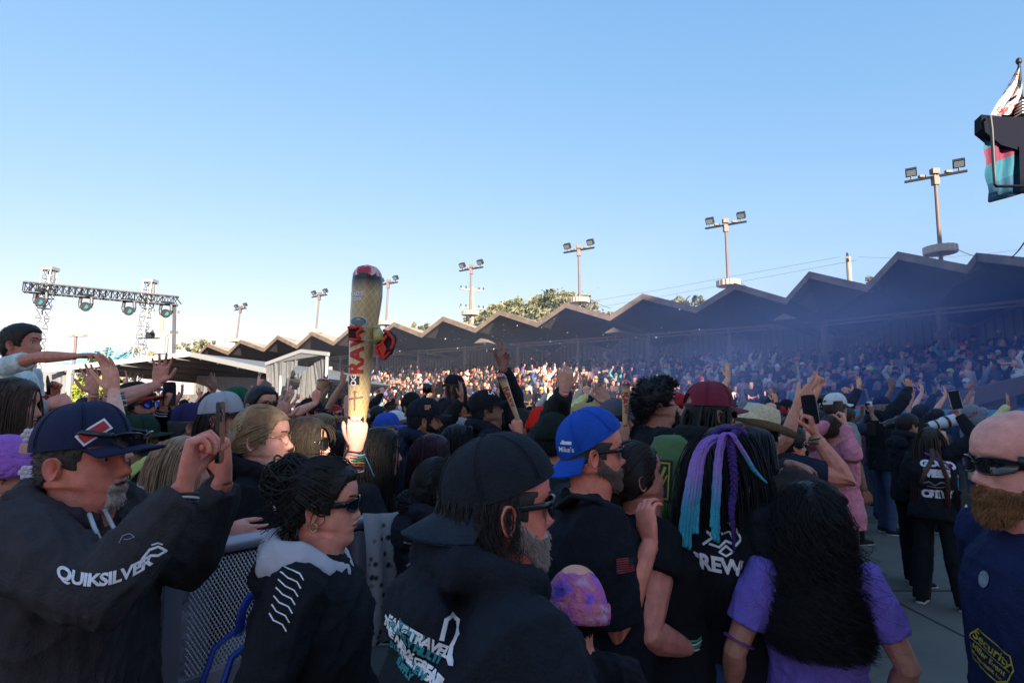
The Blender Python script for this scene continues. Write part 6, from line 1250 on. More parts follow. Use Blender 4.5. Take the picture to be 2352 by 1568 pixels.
# hand with beaded bracelets
e = person('person hidden behind the navy cap raising an open palm with beaded bracelets', (236, 1028, 2.55), face=70, male=0, skin_c=(0.819, 0.370, 0.248), hair=dict(style='long', col=(.05, .03, .02), len=.3, n=500), top=dict(kind='tee', col=BLK), Rr=dict(w=(262, 900, 2.5), pose='open', dir=(-.22, -.1, 1), palm=(-.25, -1, 0), hint=(.5, 0, -1), len=1.12, thumb=1, hk=1.15), L=dict(loc=(-.2, .2, 1.)))
bracelets(LAST['hands'][1], [(.25, .14, .10), (.40, .36, .22), (.03, .30, .33), (.6, .6, .6), (.06, .03, .03), (.42, .46, .22)], -.012, .036, .0105, bead=True)
e = person('person in purple-navy cap with small red emblem facing away near the white trucker cap', (436, 975, 3.45), face=62, lod=0, hair=dict(style='short', col=(.1, .09, .09)), skin_c=(0.640, 0.269, 0.194), cap=dict(col=(.030, .022, .085), tilt=0, curve=.4), top=dict(kind='tee', col=BLK))
e = person('person with long dark hair below the raised brown phone at the left', (402, 978, 3.9), face=88, male=0, skin_c=(0.640, 0.280, 0.194), hair=dict(style='long', col=(.03, .018, .012), n=700), top=dict(kind='sweater', col=BLK), L=dict(w=(375, 935, 3.6), pose='grip', dir=(.2, 0, 1), palm=(0, 1, 0)), Rr=dict(loc=(.2, .2, 1.)))
bracelets(LAST['hands'][-1], [(.55, .2, .06), (.4, .3, .5), (.6, .6, .62)], -.02, .032, .016)
phone('brown phone with triple lens held up at the left below the truss tower', P(389, 905, 3.6), (-.4, 1, 0), (-.05, 0, 1), (.12, .05, .035))
e = person('person in black cap holding the left small inflatable cone near the stand', (712, 945, 5.6), face=80, lod=1, hair=dict(style='short', col=BLK), cap=dict(col=BLK, mat=cloth), top=dict(kind='tee', col=BLK), Rr=dict(w=(726, 925, 5.4), pose='grip', dir=(0, 0, 1)))
e = person('cameraman with long brown hair and black cap standing above the crowd', (1044, 888, 7.2), face=-75, bulk=1.2, skin_c=(0.512, 0.224, 0.162), hair=dict(style='long', col=(.05, .03, .02), len=.3, n=500), cap=dict(col=BLK, back=0), top=dict(kind='tee', col=(.014, .014, .02)), Rr=dict(loc=(.15, .4, 1.35), pose='grip'), L=dict(loc=(-.15, .4, 1.35), pose='grip'))
big_camera('black video camera operated by the long-haired cameraman', P(1010, 893, 7.1), (-1, 0, .05), .2, False, 1.)
m = MB(); b0 = P(1044, 928, 7.2); m.box((b0.x, b0.y, .22), (.9, .8, .44)); tag(m.build('riser', plast), 'black riser under the cameraman in the crowd', 'riser')
for o in bpy.data.objects:
    if o.get('label', '').startswith('cameraman'): pass
e = person('child in pink and violet crocheted hat peeking behind the big dark hoodie', (1322, 1388, 1.24), face=15, hpit=0, male=0, z0=.35, hs=1.05, hair=dict(style='short', col=BLK), cap=dict(kind='beanie', mat=mat('crochet_mix', (.45, .10, .35), .9, bump=1.5, bscale=60), col=(.5, .1, .3), rad=(.102, .128, .13), dz=-.06, tilt=-14), top=dict(kind='sweater', col=BLK))
cm = MATS['crochet_mix'].node_tree; tc = cm.nodes.new('ShaderNodeTexCoord'); nz = cm.nodes.new('ShaderNodeTexNoise'); nz.inputs['Scale'].default_value = 24; rp = cm.nodes.new('ShaderNodeValToRGB'); cm.links.new(tc.outputs['Object'], nz.inputs[0]); cm.links.new(nz.outputs[0], rp.inputs[0]); cm.links.new(rp.outputs[0], cm.nodes['Principled BSDF'].inputs['Base Color'])
for _ in range(3): rp.color_ramp.elements.new(.5)
for e_, (p_, c_) in zip(rp.color_ramp.elements, [(.3, (.10, .05, .40)), (.42, (.30, .12, .55)), (.5, (.60, .12, .38)), (.58, (.65, .16, .22)), (.68, (.60, .3, .5))]): e_.position = p_; e_.color = (*c_, 1)
# hand resting on the woman's shoulder etc. small inflatable cones
paper = mat('cone_paper', (.50, .33, .15), .45, spec=.5, coat=.3)
def cone_mat(nm, base, line, scale, coat=.5):
    m_ = mat(nm, base, .35, spec=.5, coat=coat); t_ = m_.node_tree; tc = t_.nodes.new('ShaderNodeTexCoord'); sp = t_.nodes.new('ShaderNodeSeparateXYZ'); t_.links.new(tc.outputs['UV'], sp.inputs[0]); outs = []
    for sgn in (1, -1):
        ma = t_.nodes.new('ShaderNodeMath'); ma.operation = 'MULTIPLY_ADD'; t_.links.new(sp.outputs['X'], ma.inputs[0]); ma.inputs[1].default_value = sgn*scale[0]
        mb_ = t_.nodes.new('ShaderNodeMath'); mb_.operation = 'MULTIPLY'; t_.links.new(sp.outputs['Y'], mb_.inputs[0]); mb_.inputs[1].default_value = scale[1]; t_.links.new(mb_.outputs[0], ma.inputs[2])
        fr_ = t_.nodes.new('ShaderNodeMath'); fr_.operation = 'FRACT'; t_.links.new(ma.outputs[0], fr_.inputs[0]); lt = t_.nodes.new('ShaderNodeMath'); lt.operation = 'LESS_THAN'; lt.inputs[1].default_value = .13; t_.links.new(fr_.outputs[0], lt.inputs[0]); outs.append(lt)
    mx = t_.nodes.new('ShaderNodeMath'); mx.operation = 'MAXIMUM'; t_.links.new(outs[0].outputs[0], mx.inputs[0]); t_.links.new(outs[1].outputs[0], mx.inputs[1])
    mc = t_.nodes.new('ShaderNodeMix'); mc.data_type = 'RGBA'; t_.links.new(mx.outputs[0], mc.inputs[0]); mc.inputs[6].default_value = (*base, 1); mc.inputs[7].default_value = (*line, 1)
    # charred end and glowing-looking printed tip
    rp_ = t_.nodes.new('ShaderNodeValToRGB'); t_.links.new(sp.outputs['Y'], rp_.inputs[0])
    for e_, (p_, c_) in zip(rp_.color_ramp.elements, [(.84, (0, 0, 0)), (.915, (1, 1, 1))]): e_.position = p_; e_.color = (*c_, 1)
    m2 = t_.nodes.new('ShaderNodeMix'); m2.data_type = 'RGBA'; t_.links.new(rp_.outputs[0], m2.inputs[0]); t_.links.new(mc.outputs[2], m2.inputs[6]); m2.inputs[7].default_value = (.012, .010, .014, 1)
    nz = t_.nodes.new('ShaderNodeTexNoise'); nz.inputs['Scale'].default_value = scale[2]; nz.inputs['Distortion'].default_value = 1.2; t_.links.new(tc.outputs['Object'], nz.inputs[0]); r2 = t_.nodes.new('ShaderNodeValToRGB'); t_.links.new(nz.outputs[0], r2.inputs[0]); r2.color_ramp.elements.new(.5)
    for e_, (p_, c_) in zip(r2.color_ramp.elements, [(.42, (.50, .01, .03)), (.53, (.75, .06, .10)), (.60, (.85, .55, .5))]): e_.position = p_; e_.color = (*c_, 1)
    ad = t_.nodes.new('ShaderNodeMath'); ad.operation = 'MULTIPLY_ADD'; t_.links.new(nz.outputs[0], ad.inputs[0]); ad.inputs[1].default_value = .05; t_.links.new(sp.outputs['Y'], ad.inputs[2]); gt = t_.nodes.new('ShaderNodeMath'); gt.operation = 'GREATER_THAN'; gt.inputs[1].default_value = .963; t_.links.new(ad.outputs[0], gt.inputs[0])
    m3 = t_.nodes.new('ShaderNodeMix'); m3.data_type = 'RGBA'; t_.links.new(gt.outputs[0], m3.inputs[0]); t_.links.new(m2.outputs[2], m3.inputs[6]); t_.links.new(r2.outputs[0], m3.inputs[7]); t_.links.new(m3.outputs[2], t_.nodes['Principled BSDF'].inputs['Base Color']); return m_
def inflatable(label, pts, Y, m_, texts=()):
    """pts: (u, v, radius px) bottom to top"""
    C = [P(u, v, Y) for u, v, r_ in pts]; Rd = [r_/F*Y for u, v, r_ in pts]; base = C[0].copy(); r = empty('inflatable_cone', base, label=label, cat='inflatable')
    n = 40; K = 60; L_ = [0]
    for a, b in zip(C[:-1], C[1:]): L_.append(L_[-1]+(b-a).length)
    mb = MB(); vs = []; tt = np.linspace(0, L_[-1], K); cx = [np.interp(tt, L_, [c[i]-base[i] for c in C]) for i in range(3)]
    rr = np.interp(tt, L_, Rd)
    for i in range(K):
        for j in range(n): a = 2*math.pi*j/n; vs.append((cx[0][i]+math.cos(a)*rr[i], cx[1][i]+math.sin(a)*rr[i], cx[2][i]))
    mb.grid(vs, K, n, 0, wrapv=True); mb.add([vs[j] for j in range(n)], [tuple(range(n-1, -1, -1))]); me = mb.mesh('skin', m_)
    uv = me.uv_layers.new(name='UV')
    for p in me.polygons:
        for li in p.loop_indices:
            vi = me.loops[li].vertex_index
            if vi < K*n:
                u_ = (vi % n)/n
                if u_ == 0 and any((me.loops[l].vertex_index % n) > n/2 for l in p.loop_indices): u_ = 1
                uv.data[li].uv = (u_, (vi//n)/(K-1))
    o = link('skin', me, r, True); return r, o, Rd
bigm = cone_mat('cone_big', (.60, .39, .17), (.74, .58, .33), (14, 22, 22), .2); smallm = cone_mat('cone_small', (.50, .31, .15), (.62, .44, .26), (12, 30, 60))
r, o, _ = inflatable('huge tan inflatable cone with red tip and large red lettering held high over the crowd', [(804, 1062, 5), (806, 1040, 9), (812, 1010, 14), (819, 980, 19), (824, 920, 24), (828, 850, 26), (832, 780, 29), (839, 715, 34), (843, 680, 35.5), (844, 650, 35.5), (844, 630, 33), (844, 618, 27), (844, 611, 17), (844, 608, 6), (844, 607.5, .5)], 2.36, bigm)
LAST['MI'] = Matrix.Translation(-r.location)
def cdec(u, v, me, m_, rot=0, off=.0015, name='sticker', cut=.01, tgt=None):
    fr = pix_frame(tgt or o, u, v)
    if fr: return decal(tgt or o, me, fr @ Matrix.Rotation(R(rot), 4, 'Z'), m_, off=off, cut=cut, name=name)
rawm = mat('raw_red', (.42, .012, .012), .45); blkp = mat('print_black', (.012, .012, .014), .5)
cdec(819, 803, text_mesh('RAW', .084, bold=.0035, space=1.02), rawm, 90, name='lettering'); cdec(806, 1030, text_mesh('RAW', .05, bold=.002), rawm, 90, name='lettering')
def oval(a, b, n=20): return flat_mesh([[(a*math.cos(q), b*math.sin(q)) for q in np.linspace(0, 2*math.pi, n, endpoint=False)]])
cdec(823, 738, oval(.034, .022), whitep, name='oval_sticker'); cdec(823, 738, oval(.031, .019), mat('sticker_sea', (.10, .22, .26), .5), off=.003, name='sticker_sea'); cdec(824, 736, flat_mesh([[(.010*math.cos(q), .010*math.sin(q)) for q in np.linspace(0, math.pi, 9)]]), mat('sticker_sun', (.75, .35, .06), .5), off=.0045, name='sticker_sun'); cdec(817, 742, flat_mesh([[(-.014, -.006), (.008, -.008), (0, .004), (-.008, .008)]]), mat('sticker_tan', (.25, .16, .08), .5), off=.0045, name='sticker_hill')
cdec(813, 873, flat_mesh([[(-.022, -.016), (.022, -.018), (.022, .016), (-.022, .018)]]), blkp, name='square_sticker'); cdec(813, 873, text_mesh('OG', .030, bold=.001), whitep, 90, off=.003, name='sticker_text')
cdec(818, 675, text_mesh("DAD'S", .022, bold=.001), whitep, name='small_text'); cdec(818, 687, text_mesh('ELIXIR', .018, bold=.001), whitep, name='small_text')
cdec(817, 968, flat_mesh([[(-.030, -.026), (-.010, -.036), (.014, -.034), (.030, -.02), (.030, .018), (-.030, .02)]]), blkp, name='black_sticker'); cdec(818, 960, text_mesh('Elixir', .020, bold=.0008), whitep, off=.003, name='sticker_text'); cdec(816, 971, text_mesh("DAD'S", .018, bold=.0008), whitep, off=.003, name='sticker_text'); cdec(815, 982, oval(.006, .006, 9), mat('leaf_green', (.04, .35, .08), .5), off=.003, name='leaf_mark')
cdec(815, 915, flat_mesh(stroke([(0, -.045), (0, .03)], .006)+stroke([(-.022, -.002), (.03, .006)], .007)+stroke([(-.008, .025), (.008, .027)], .004)), mat('plane_brown', (.25, .12, .1), .5), name='plane_sticker')
# red and black goggles strapped round it
clr = mat('goggle_red', (.70, .035, .015), .7, bump=.4); clk = mat('goggle_black', (.03, .012, .012), .8, bump=.5)
g = empty('goggle_strap', P(815, 765, 2.28), label='red and black cloth goggles strapped round the huge inflatable cone', cat='goggles'); G = Vector(g.location)
def gp(u, v, Y): return P(u, v, Y)-G
m = MB(); 
for i, (u0, v0, u1, v1) in enumerate(((800, 752, 827, 750), (801, 778, 828, 779))): m.tube([gp(u0, v0, 2.30), gp((u0+u1)/2, (v0+v1)/2+2, 2.285), gp(u1, v1, 2.29)], .006, 8)
m.tube([gp(827, 750, 2.29), gp(829, 757, 2.285), gp(820, 764, 2.285), gp(822, 772, 2.285), gp(828, 779, 2.29)], .006, 8); m.build('red_piping', clr, g, True)
m = MB(); pts = [gp(u, v, 2.30) for u in (800, 808, 816, 822) for v in (752, 765, 778)]; m.grid(pts, 4, 3); m.add([p+Vector((0, .008, 0)) for p in pts], [(0, 3, 4, 1), (1, 4, 5, 2)]); m.build('black_foam', clk, g, True)
m = MB()
for v0 in (751, 780): m.tube([gp(828, v0, 2.29), gp(848, v0+2, 2.285), gp(868, v0+1, 2.31), gp(874, v0-3, 2.33)], .0022, 6)
m.build('elastic_wire', white, g, True)
m = MB(); m.tube([gp(864, 748, 2.33), gp(868, 765, 2.32), gp(872, 785, 2.31)], [.012, .02, .024], 12); m.build('small_tube', mat('cone_tan', (.50, .40, .12), .4, coat=.4), g, True)
m = MB(); ol_ = [(862, 796), (868, 812), (880, 824), (892, 812), (902, 792), (903, 778), (889, 762), (878, 768)]; f_ = [gp(u, v, 2.31) for u, v in ol_]; m.add(f_+[p+Vector((0, .05, 0)) for p in f_], [tuple(range(8)), tuple(range(15, 7, -1))]+[(i, (i+1) % 8, 8+(i+1) % 8, 8+i) for i in range(8)]); m.build('mask_body', clk, g)
m = MB(); m.tube([gp(886, 762, 2.36), gp(896, 780, 2.34), gp(890, 808, 2.33), gp(876, 822, 2.33)], [(.012, .012), (.035, .022), (.035, .024), (.008, .01)], 14); me = remesh(m, .005, 2); folds(me, .007, 40, 4); me.materials.append(clk); link('hanging_mask', me, g, True)
m = MB(); m.tube([gp(q[0], q[1], 2.305) for q in ((862, 795), (868, 812), (880, 825), (893, 810), (903, 790), (903, 778), (889, 762), (880, 758))], .006, 8); m.tube([gp(q[0], q[1], 2.30) for q in ((864, 797), (876, 790), (888, 770))], .006, 8); m.build('mask_edge', clr, g, True)
m = MB(); m.add([gp(866, 798, 2.30), gp(880, 822, 2.30), gp(888, 800, 2.295), gp(880, 786, 2.295)], [(0, 1, 2, 3), (3, 2, 1, 0)]); m.build('red_panel', clr, g)
sc_ = [(0, .30), (.04, .42), (.12, .46), (.6, .72), (.80, .92), (.90, 1.0), (.95, .95), (.985, .7), (1, .05)]
for lab, (u0, v0), (u1, v1), r_, Y, grip in (('small tan inflatable cone slanting over the backwards black cap, dark red tip', (1204, 1002), (1149, 856), 10.5, 4.0, 1), ('small upright tan inflatable cone with pink tip between the blue cap and the jersey', (1434, 1012), (1438, 872), 10, 3.4, 1), ('small tan inflatable cone leaning near the camera shelter', (724, 926), (742, 868), 12.5, 5.5, 0)):
    r, o2, _ = inflatable(lab, [(u0+(u1-u0)*t, v0+(v1-v0)*t, r_*s) for t, s in sc_], Y, smallm); LAST['MI'] = Matrix.Translation(-r.location); uu, vv_ = u0+(u1-u0)*.62, v0+(v1-v0)*.62
    ang = math.degrees(math.atan2(v0-v1, u1-u0))
    if grip: cdec(uu, vv_, text_mesh('RAW', .052*Y/4*1.25, bold=.002), rawm, ang+180, tgt=o2, name='lettering', cut=.02); cdec(u0+(u1-u0)*.17, v0+(v1-v0)*.17, text_mesh('RAW', .03*Y/4*1.2, bold=.001), rawm, ang+180, tgt=o2, name='lettering', cut=.02)
    else: cdec(728, 906, text_mesh('RAW', .06, bold=.002), rawm, 75, tgt=o2, name='lettering')
e = person('person in grey cap whose hand steadies the slanting small cone', (1188, 975, 4.3), face=85, lod=1, hair=dict(style='short', col=BLK), cap=dict(col=(.03, .03, .035)), top=dict(kind='tee', col=NAVY), Rr=dict(w=(1196, 1000, 3.98), pose='grip', dir=(-.3, 0, 1), palm=(0, 1, 0)))
e = person('person in yellow sleeves and grey cap clutching the upright small cone', (1412, 962, 3.75), face=82, lod=1, skin_c=(0.512, 0.224, 0.151), hair=dict(style='short', col=BLK), cap=dict(col=(.10, .09, .11)), top=dict(kind='sweater', col=(.45, .30, .12)), Rr=dict(w=(1432, 1018, 3.4), pose='grip', dir=(0, 0, 1), palm=(0, 1, 0)), L=dict(w=(1398, 930, 3.9), pose='spread', dir=(-.5, 0, 1)))
# ---- barrier, cloth, clear backpack
galv = mat('galvanised', (.40, .36, .41), .4, metal=.4, var=.1, vscale=6); exp = mat('expanded_metal', (.60, .56, .57), .45, metal=.3)
A0 = P(360, 1262, 1.78); A1 = P(836, 1184, 2.37); ZT = 1.30; A0.z = A1.z = ZT
bt = empty('crowd_barrier', (A0.x, A0.y, 0), label='galvanised crowd barrier with expanded metal mesh in the left foreground', cat='barrier'); B0 = Vector(bt.location); ex = (A1-A0); LL = ex.length; ex.normalize(); ny = Vector((-ex.y, ex.x, 0))
def bp_(s, z, o_=0): return A0+ex*s+ny*o_-B0+Vector((0, 0, z-ZT))
m = MB(); m.tube([bp_(-1.2, ZT), bp_(LL*.62, ZT), bp_(LL*.635, ZT-.015)], .026, 14); m.build('top_rail', galv, bt, True); m = MB(); m.tube([bp_(LL*.66, ZT-.01), bp_(LL+.02, ZT-.01)], .026, 14); m.build('top_rail', galv, bt, True)
def mesh_panel(s0, s1, z0, z1):
    m = MB(); cw, ch = .0125, .021; nx = int((s1-s0)/cw); nz_ = int((z1-z0)/ch)
    for i in range(nx):
        for j in range(nz_*2):
            a = s0+i*cw+(cw/2 if j % 2 else 0); z = z0+j*ch/2
            for sg in (-1, 1):
                if s0 <= a+sg*cw/2 <= s1 and z+ch/2 <= z1: m.bar(bp_(a, z, .004*sg), bp_(a+sg*cw/2, z+ch/2, -.004*sg), .0030, .0020, up=ny)
    return m.build('mesh_panel', exp, bt)
mid = .90
mesh_panel(-.30, .02, mid+.03, ZT-.03); mesh_panel(-.3, .02, .25, mid-.03)
mesh_panel(.10, LL*.62, mid+.03, ZT-.03); mesh_panel(.10, LL*.62, .30, mid-.03); mesh_panel(LL*.68, LL-.06, mid+.03, ZT-.03); mesh_panel(LL*.68, LL-.06, .3, mid-.03)
for s_, w_ in ((.045, .06), (-.05, .05), (-.33, .06), (LL*.635, .05), (LL-.02, .07)): m = MB(); m.box(bp_(s_, ZT/2-.02), (.05, .05, ZT-.06), 0, Matrix.Rotation(math.atan2(ex.y, ex.x), 3, 'Z')); m.build('upright', galv, bt)
m = MB(); m.bar(bp_(-1, mid), bp_(LL, mid), .04, .055); m.build('mid_rail', galv, bt); m = MB(); m.bar(bp_(-1, .22), bp_(LL, .22), .04, .055); m.build('bottom_rail', galv, bt)
m = MB(); m.bar(bp_(.02, mid+.03, -.06), bp_(.10, .02, -.62), .06, .03); m.build('brace', mat('brace_paint', (.12, .14, .20), .5, metal=.3), bt)
m = MB(); m.tube([bp_(-.03, mid, -.08), bp_(.07, mid, -.08)], .012, 8); m.tube([bp_(-.045, mid, -.08), bp_(-.03, mid, -.08)], .022, 6); m.tube([bp_(.07, mid, -.08), bp_(.085, mid, -.08)], .018, 6); m.build('bolt', galv, bt)
bl_ = MB(); g_ = []; 
for i in range(34):
    t = i/33; s_ = LL-.05+.36*t
    for j in range(18):
        q = j/17; z = ZT+.035-.50*q; g_.append(A0+ex*s_+ny*(-.055-.04*math.sin(q*3)+.014*math.sin(t*11+q*2)*q+.006*math.sin(t*29))+Vector((0, 0, z-ZT+(-.02*math.sin(t*3.1) if j == 0 else 0))))
base_ = g_[0].copy(); bl_.grid([p-base_ for p in g_], 34, 18)
spot = mat('spotted_fleece', (.40, .38, .40), .95, bump=.5, bscale=90); t_ = spot.node_tree; tc = t_.nodes.new('ShaderNodeTexCoord'); vo = t_.nodes.new('ShaderNodeTexVoronoi'); vo.inputs['Scale'].default_value = 24; t_.links.new(tc.outputs['Object'], vo.inputs[0]); rp = t_.nodes.new('ShaderNodeValToRGB'); rp.color_ramp.interpolation = 'CONSTANT'; t_.links.new(vo.outputs['Distance'], rp.inputs[0]); rp.color_ramp.elements.new(.5)
for e_, (p_, c_) in zip(rp.color_ramp.elements, [(0, (.03, .03, .035)), (.20, (.22, .21, .22)), (.30, (.42, .40, .42))]): e_.position = p_; e_.color = (*c_, 1)
t_.links.new(rp.outputs[0], t_.nodes['Principled BSDF'].inputs['Base Color']); o = bl_.build('fleece_blanket', spot, None, True, base_); tag(o, 'grey fleece blanket with dark spots draped over the barrier', 'blanket')
bk = empty('clear_backpack', P(582, 1530, 1.85), math.atan2(ex.y, ex.x), label='clear plastic backpack with royal blue trim hanging on the barrier', cat='backpack'); blu = mat('blue_trim', (.012, .05, .38), .5); clear = mat('clear_vinyl', (.8, .85, .9), .08, alpha=.14)
m = MB(); arc = [(-.15, 0, -.24), (-.15, 0, 0), (-.12, 0, .09), (-.05, 0, .125), (.05, 0, .125), (.12, 0, .09), (.15, 0, 0), (.15, 0, -.24), (-.15, 0, -.24)]
for y in (-.10, .0): m.tube([(x, y, z) for x, _, z in arc], .009, 8)
m.tube([(-.13, -.105, -.06), (.13, -.105, -.06)], .010, 6); m.tube([(-.14, -.12, -.20), (-.14, -.12, -.07), (.14, -.12, -.07), (.14, -.12, -.20)], .008, 6); m.build('trim', blu, bk, True)
m = MB(); m.tube([(-.06, -.02, .11), (-.055, -.02, .18), (-.03, -.02, .215), (.03, -.02, .215), (.055, -.02, .18), (.06, -.02, .11)], [(.003, .016)]*6, 6); m.build('handle', blu, bk, True)
m = MB(); m.grid([(x*.98, y, z) for x, _, z in arc[:8] for y in (-.10, 0)], 8, 2); m.add([(x*.98, -.102, z) for x, _, z in arc[:8]], [tuple(range(7, -1, -1))]); m.build('clear_shell', clear, bk, True)
for c_, p_, s_ in (((.5, .45, .42), (-.05, -.05, -.02), (.035, .03, .05)), ((.6, .10, .03), (.03, -.05, -.03), (.03, .02, .055)), ((.5, .2, .22), (.03, -.06, -.17), (.07, .02, .04))): m = MB(); m.ell(p_, s_, 8, 6); me = remesh(m, .01, 0); folds(me, .01, 50, 1); me.materials.append(mat('content_%d' % int(c_[0]*100+c_[1]*10), c_, .6)); link('content', me, bk, True)
# flag and pole in the crowd, confetti
fl = empty('small_flag', P(1592, 930, 11).xy.to_3d()+Vector((0, 0, 1)), label='small pale blue and white flag on a thin white pole in the smoke', cat='flag'); O = Vector(fl.location)
m = MB(); m.tube([P(1548, 955, 11)-O, P(1536, 835, 11)-O], .018, 6); m.build('pole', white, fl); m = MB(); g_ = []
for i in range(10):
    for j in range(8): p = P(1537-i*3.1+j*.9, 842+j*4.2+i*1.2+2*math.sin(i*.9), 11+.12*math.sin(i*.8+j*.5))-O; g_.append(p)
m.grid(g_, 10, 8); m.build('cloth', mat('flag_blue', (.35, .42, .5), .8, var=.6, vscale=12), fl, True)
m = MB(); m.tube([P(1838, 900, 12), P(1832, 838, 12)], .02, 6); tag(m.build('thin_pole', white), 'thin white pole standing in the smoke right of the small flag', 'pole')
m = MB(); rg = random.Random(3)
for i in range(340):
    u, v = (rg.gauss(1180, 230), rg.gauss(810, 50)) if i < 170 else ((rg.gauss(1330, 70), rg.gauss(885, 28)) if i < 290 else (rg.uniform(1850, 2350), rg.uniform(600, 950)))
    c = P(u, v, rg.uniform(9, 16)); s_ = rg.uniform(.008, .015) if i < 290 else rg.uniform(.003, .007); a = Vector((rg.gauss(0, 1), rg.gauss(0, 1), rg.gauss(0, 1))).normalized(); b = a.orthogonal().normalized()*s_; d_ = a.cross(b)*.7; m.add([c-b-d_, c+b-d_, c+b+d_, c-b+d_], [(0, 1, 2, 3)])
tag(m.build('confetti', mat('confetti_paper', (.65, .62, .6), .7)), 'tiny pale confetti scraps drifting over the crowd', 'confetti', kind='stuff')
# ------------------------------------------------------------------ crowd: prototypes, copied with their parts
def children_of(o): return list(o.children)
def copy_tree(o, parent=None):
    c = o.copy(); COL.objects.link(c)
    if parent is not None: c.parent = parent; c.matrix_parent_inverse = o.matrix_parent_inverse.copy()
    for ch in children_of(o): copy_tree(ch, c)
    return c
PRO = []
def proto(lod, **k):
    e = person('tmp', (0, 0, 0), loc=(0, -60, 0), H=1.7, face=0, lod=lod, **k); hands = {s: (Matrix.Translation((0, 60, 0)) @ m_).copy() for s, m_ in LAST['hands'].items()}
    return (e, hands)
HA = dict(style='short'); NOARM = {}
def H_(st, **k): return dict(style=st, col=(.02, .015, .01), **k)
up_r = dict(loc=(.26, .30, 1.93), pose='spread', palm=(0, -1, 0), dir=(0, 0, 1)); up_fist = dict(loc=(.24, .22, 1.96), pose='two', dir=(0, .1, 1))
ph = lambda s: dict(loc=(s*.07, .36, 1.66), pose='grip', dir=(0, 0, 1), palm=(-s, .2, 0))
ph1 = lambda s: dict(loc=(s*.12, .30, 1.86), pose='grip', dir=(0, 0, 1), palm=(-s, .2, 0))
cl = lambda s: dict(loc=(s*.06, .32, 1.30), pose='open', dir=(-s*.2, .1, 1), palm=(-s, 0, 0))
capd = dict(col=(.02, .02, .02), front=.13); WHT = (1, 1, 1)
mid_specs = [
 ('m_cap', dict(male=1, hair=H_('short'), cap=dict(capd), top=dict(kind='tee', col=WHT), bulk=1.15)),
 ('m_cap_up', dict(male=1, hair=H_('short'), cap=dict(capd, curve=.15), glasses=dict(kind='sun'), top=dict(kind='hoodie', col=WHT), Rr=up_r, bulk=1.2)),
 ('m_cap_ph', dict(male=1, hair=H_('short'), cap=dict(capd), top=dict(kind='hoodie', col=WHT), Rr=ph1(1), bulk=1.2)),
 ('m_bcap', dict(male=1, hair=H_('short'), cap=dict(capd, back=1, front=0, tilt=-14), glasses=dict(kind='sun'), beard=dict(len=.01), top=dict(kind='tee', col=WHT), bulk=1.2)),
 ('m_short', dict(male=1, hair=H_('short', th=.016), beard=dict(len=.008), top=dict(kind='tee', col=WHT))),
 ('m_short_ph', dict(male=1, hair=H_('short', th=.012), top=dict(kind='shirt', col=WHT), Rr=ph(1), L=ph(-1))),
 ('m_short_up', dict(male=1, hair=H_('afro', th=.02), top=dict(kind='tee', col=WHT), L=dict(up_fist, loc=(-.24, .2, 1.96)))),
 ('f_long', dict(male=0, hair=H_('long', len=.36), top=dict(kind='tee', col=WHT), skin_c=(.62, .3, .22))),
 ('f_long_ph', dict(male=0, hair=H_('long', len=.4), top=dict(kind='sweater', col=WHT), Rr=ph1(1), L=ph1(-1))),
 ('f_long_sun', dict(male=0, hair=H_('long', len=.3), glasses=dict(kind='sun'), top=dict(kind='tank', col=WHT), L=dict(up_r, loc=(-.26, .26, 1.92)))),
 ('f_bun', dict(male=0, hair=H_('bun'), top=dict(kind='hoodie', col=WHT), Rr=cl(1), L=cl(-1))),
 ('f_cap', dict(male=0, hair=H_('long', len=.3), cap=dict(capd), top=dict(kind='tee', col=WHT))),
 ('beanie', dict(male=1, hair=H_('short'), cap=dict(kind='beanie', mat=knit, col=(.1, .1, .1)), top=dict(kind='hoodie', col=WHT))),
 ('hat', dict(male=1, hair=H_('short'), cap=dict(kind='bucket', mat=cloth, col=(.1, .1, .1), brimw=.05), top=dict(kind='tee', col=WHT), Rr=up_fist)),
]
MID = {n: proto(1, **k) for n, k in mid_specs}
far_specs = [
 ('cap', dict(hair=H_('short'), cap=dict(capd), top=dict(kind='tee', col=WHT), bulk=1.1, Rr=dict(loc=(.05, .28, 1.12)), L=dict(loc=(-.05, .28, 1.1)))),
 ('short', dict(hair=H_('short', th=.015), top=dict(kind='tee', col=WHT), Rr=dict(loc=(-.10, .22, 1.22)), L=dict(loc=(.10, .22, 1.2)))),
 ('cap_up', dict(hair=H_('short'), cap=dict(capd), top=dict(kind='hoodie', col=WHT), Rr=dict(loc=(.24, .15, 1.95)))),
 ('shade', dict(hair=H_('short'), top=dict(kind='tee', col=WHT), Rr=dict(loc=(.05, .13, 1.62), hint=(1, .1, -.2)), L=dict(loc=(-.2, .1, .95)))),
 ('long', dict(male=0, hair=H_('long'), top=dict(kind='tee', col=WHT), Rr=dict(loc=(.1, .25, 1.1)), L=dict(loc=(-.1, .25, 1.1)))),
 ('long_tank', dict(male=0, hair=H_('long'), top=dict(kind='tank', col=WHT))),
 ('long_up', dict(male=0, hair=H_('long'), cap=dict(capd), top=dict(kind='sweater', col=WHT), L=dict(loc=(-.24, .15, 1.9)), Rr=dict(loc=(.22, .1, 1.93)))),
 ('jacket', dict(hair=H_('short'), cap=dict(capd), top=dict(kind='jacket', col=WHT), bulk=1.25)),
 ('bucket', dict(hair=H_('short'), cap=dict(kind='bucket', mat=cloth, col=(.1, .1, .1), brimw=.06), top=dict(kind='tee', col=WHT))),
 ('phone', dict(hair=H_('short'), top=dict(kind='hoodie', col=WHT), Rr=dict(loc=(.07, .36, 1.55)), L=dict(loc=(-.07, .36, 1.55)))),
]
FAR = {n: proto(2, **k) for n, k in far_specs}
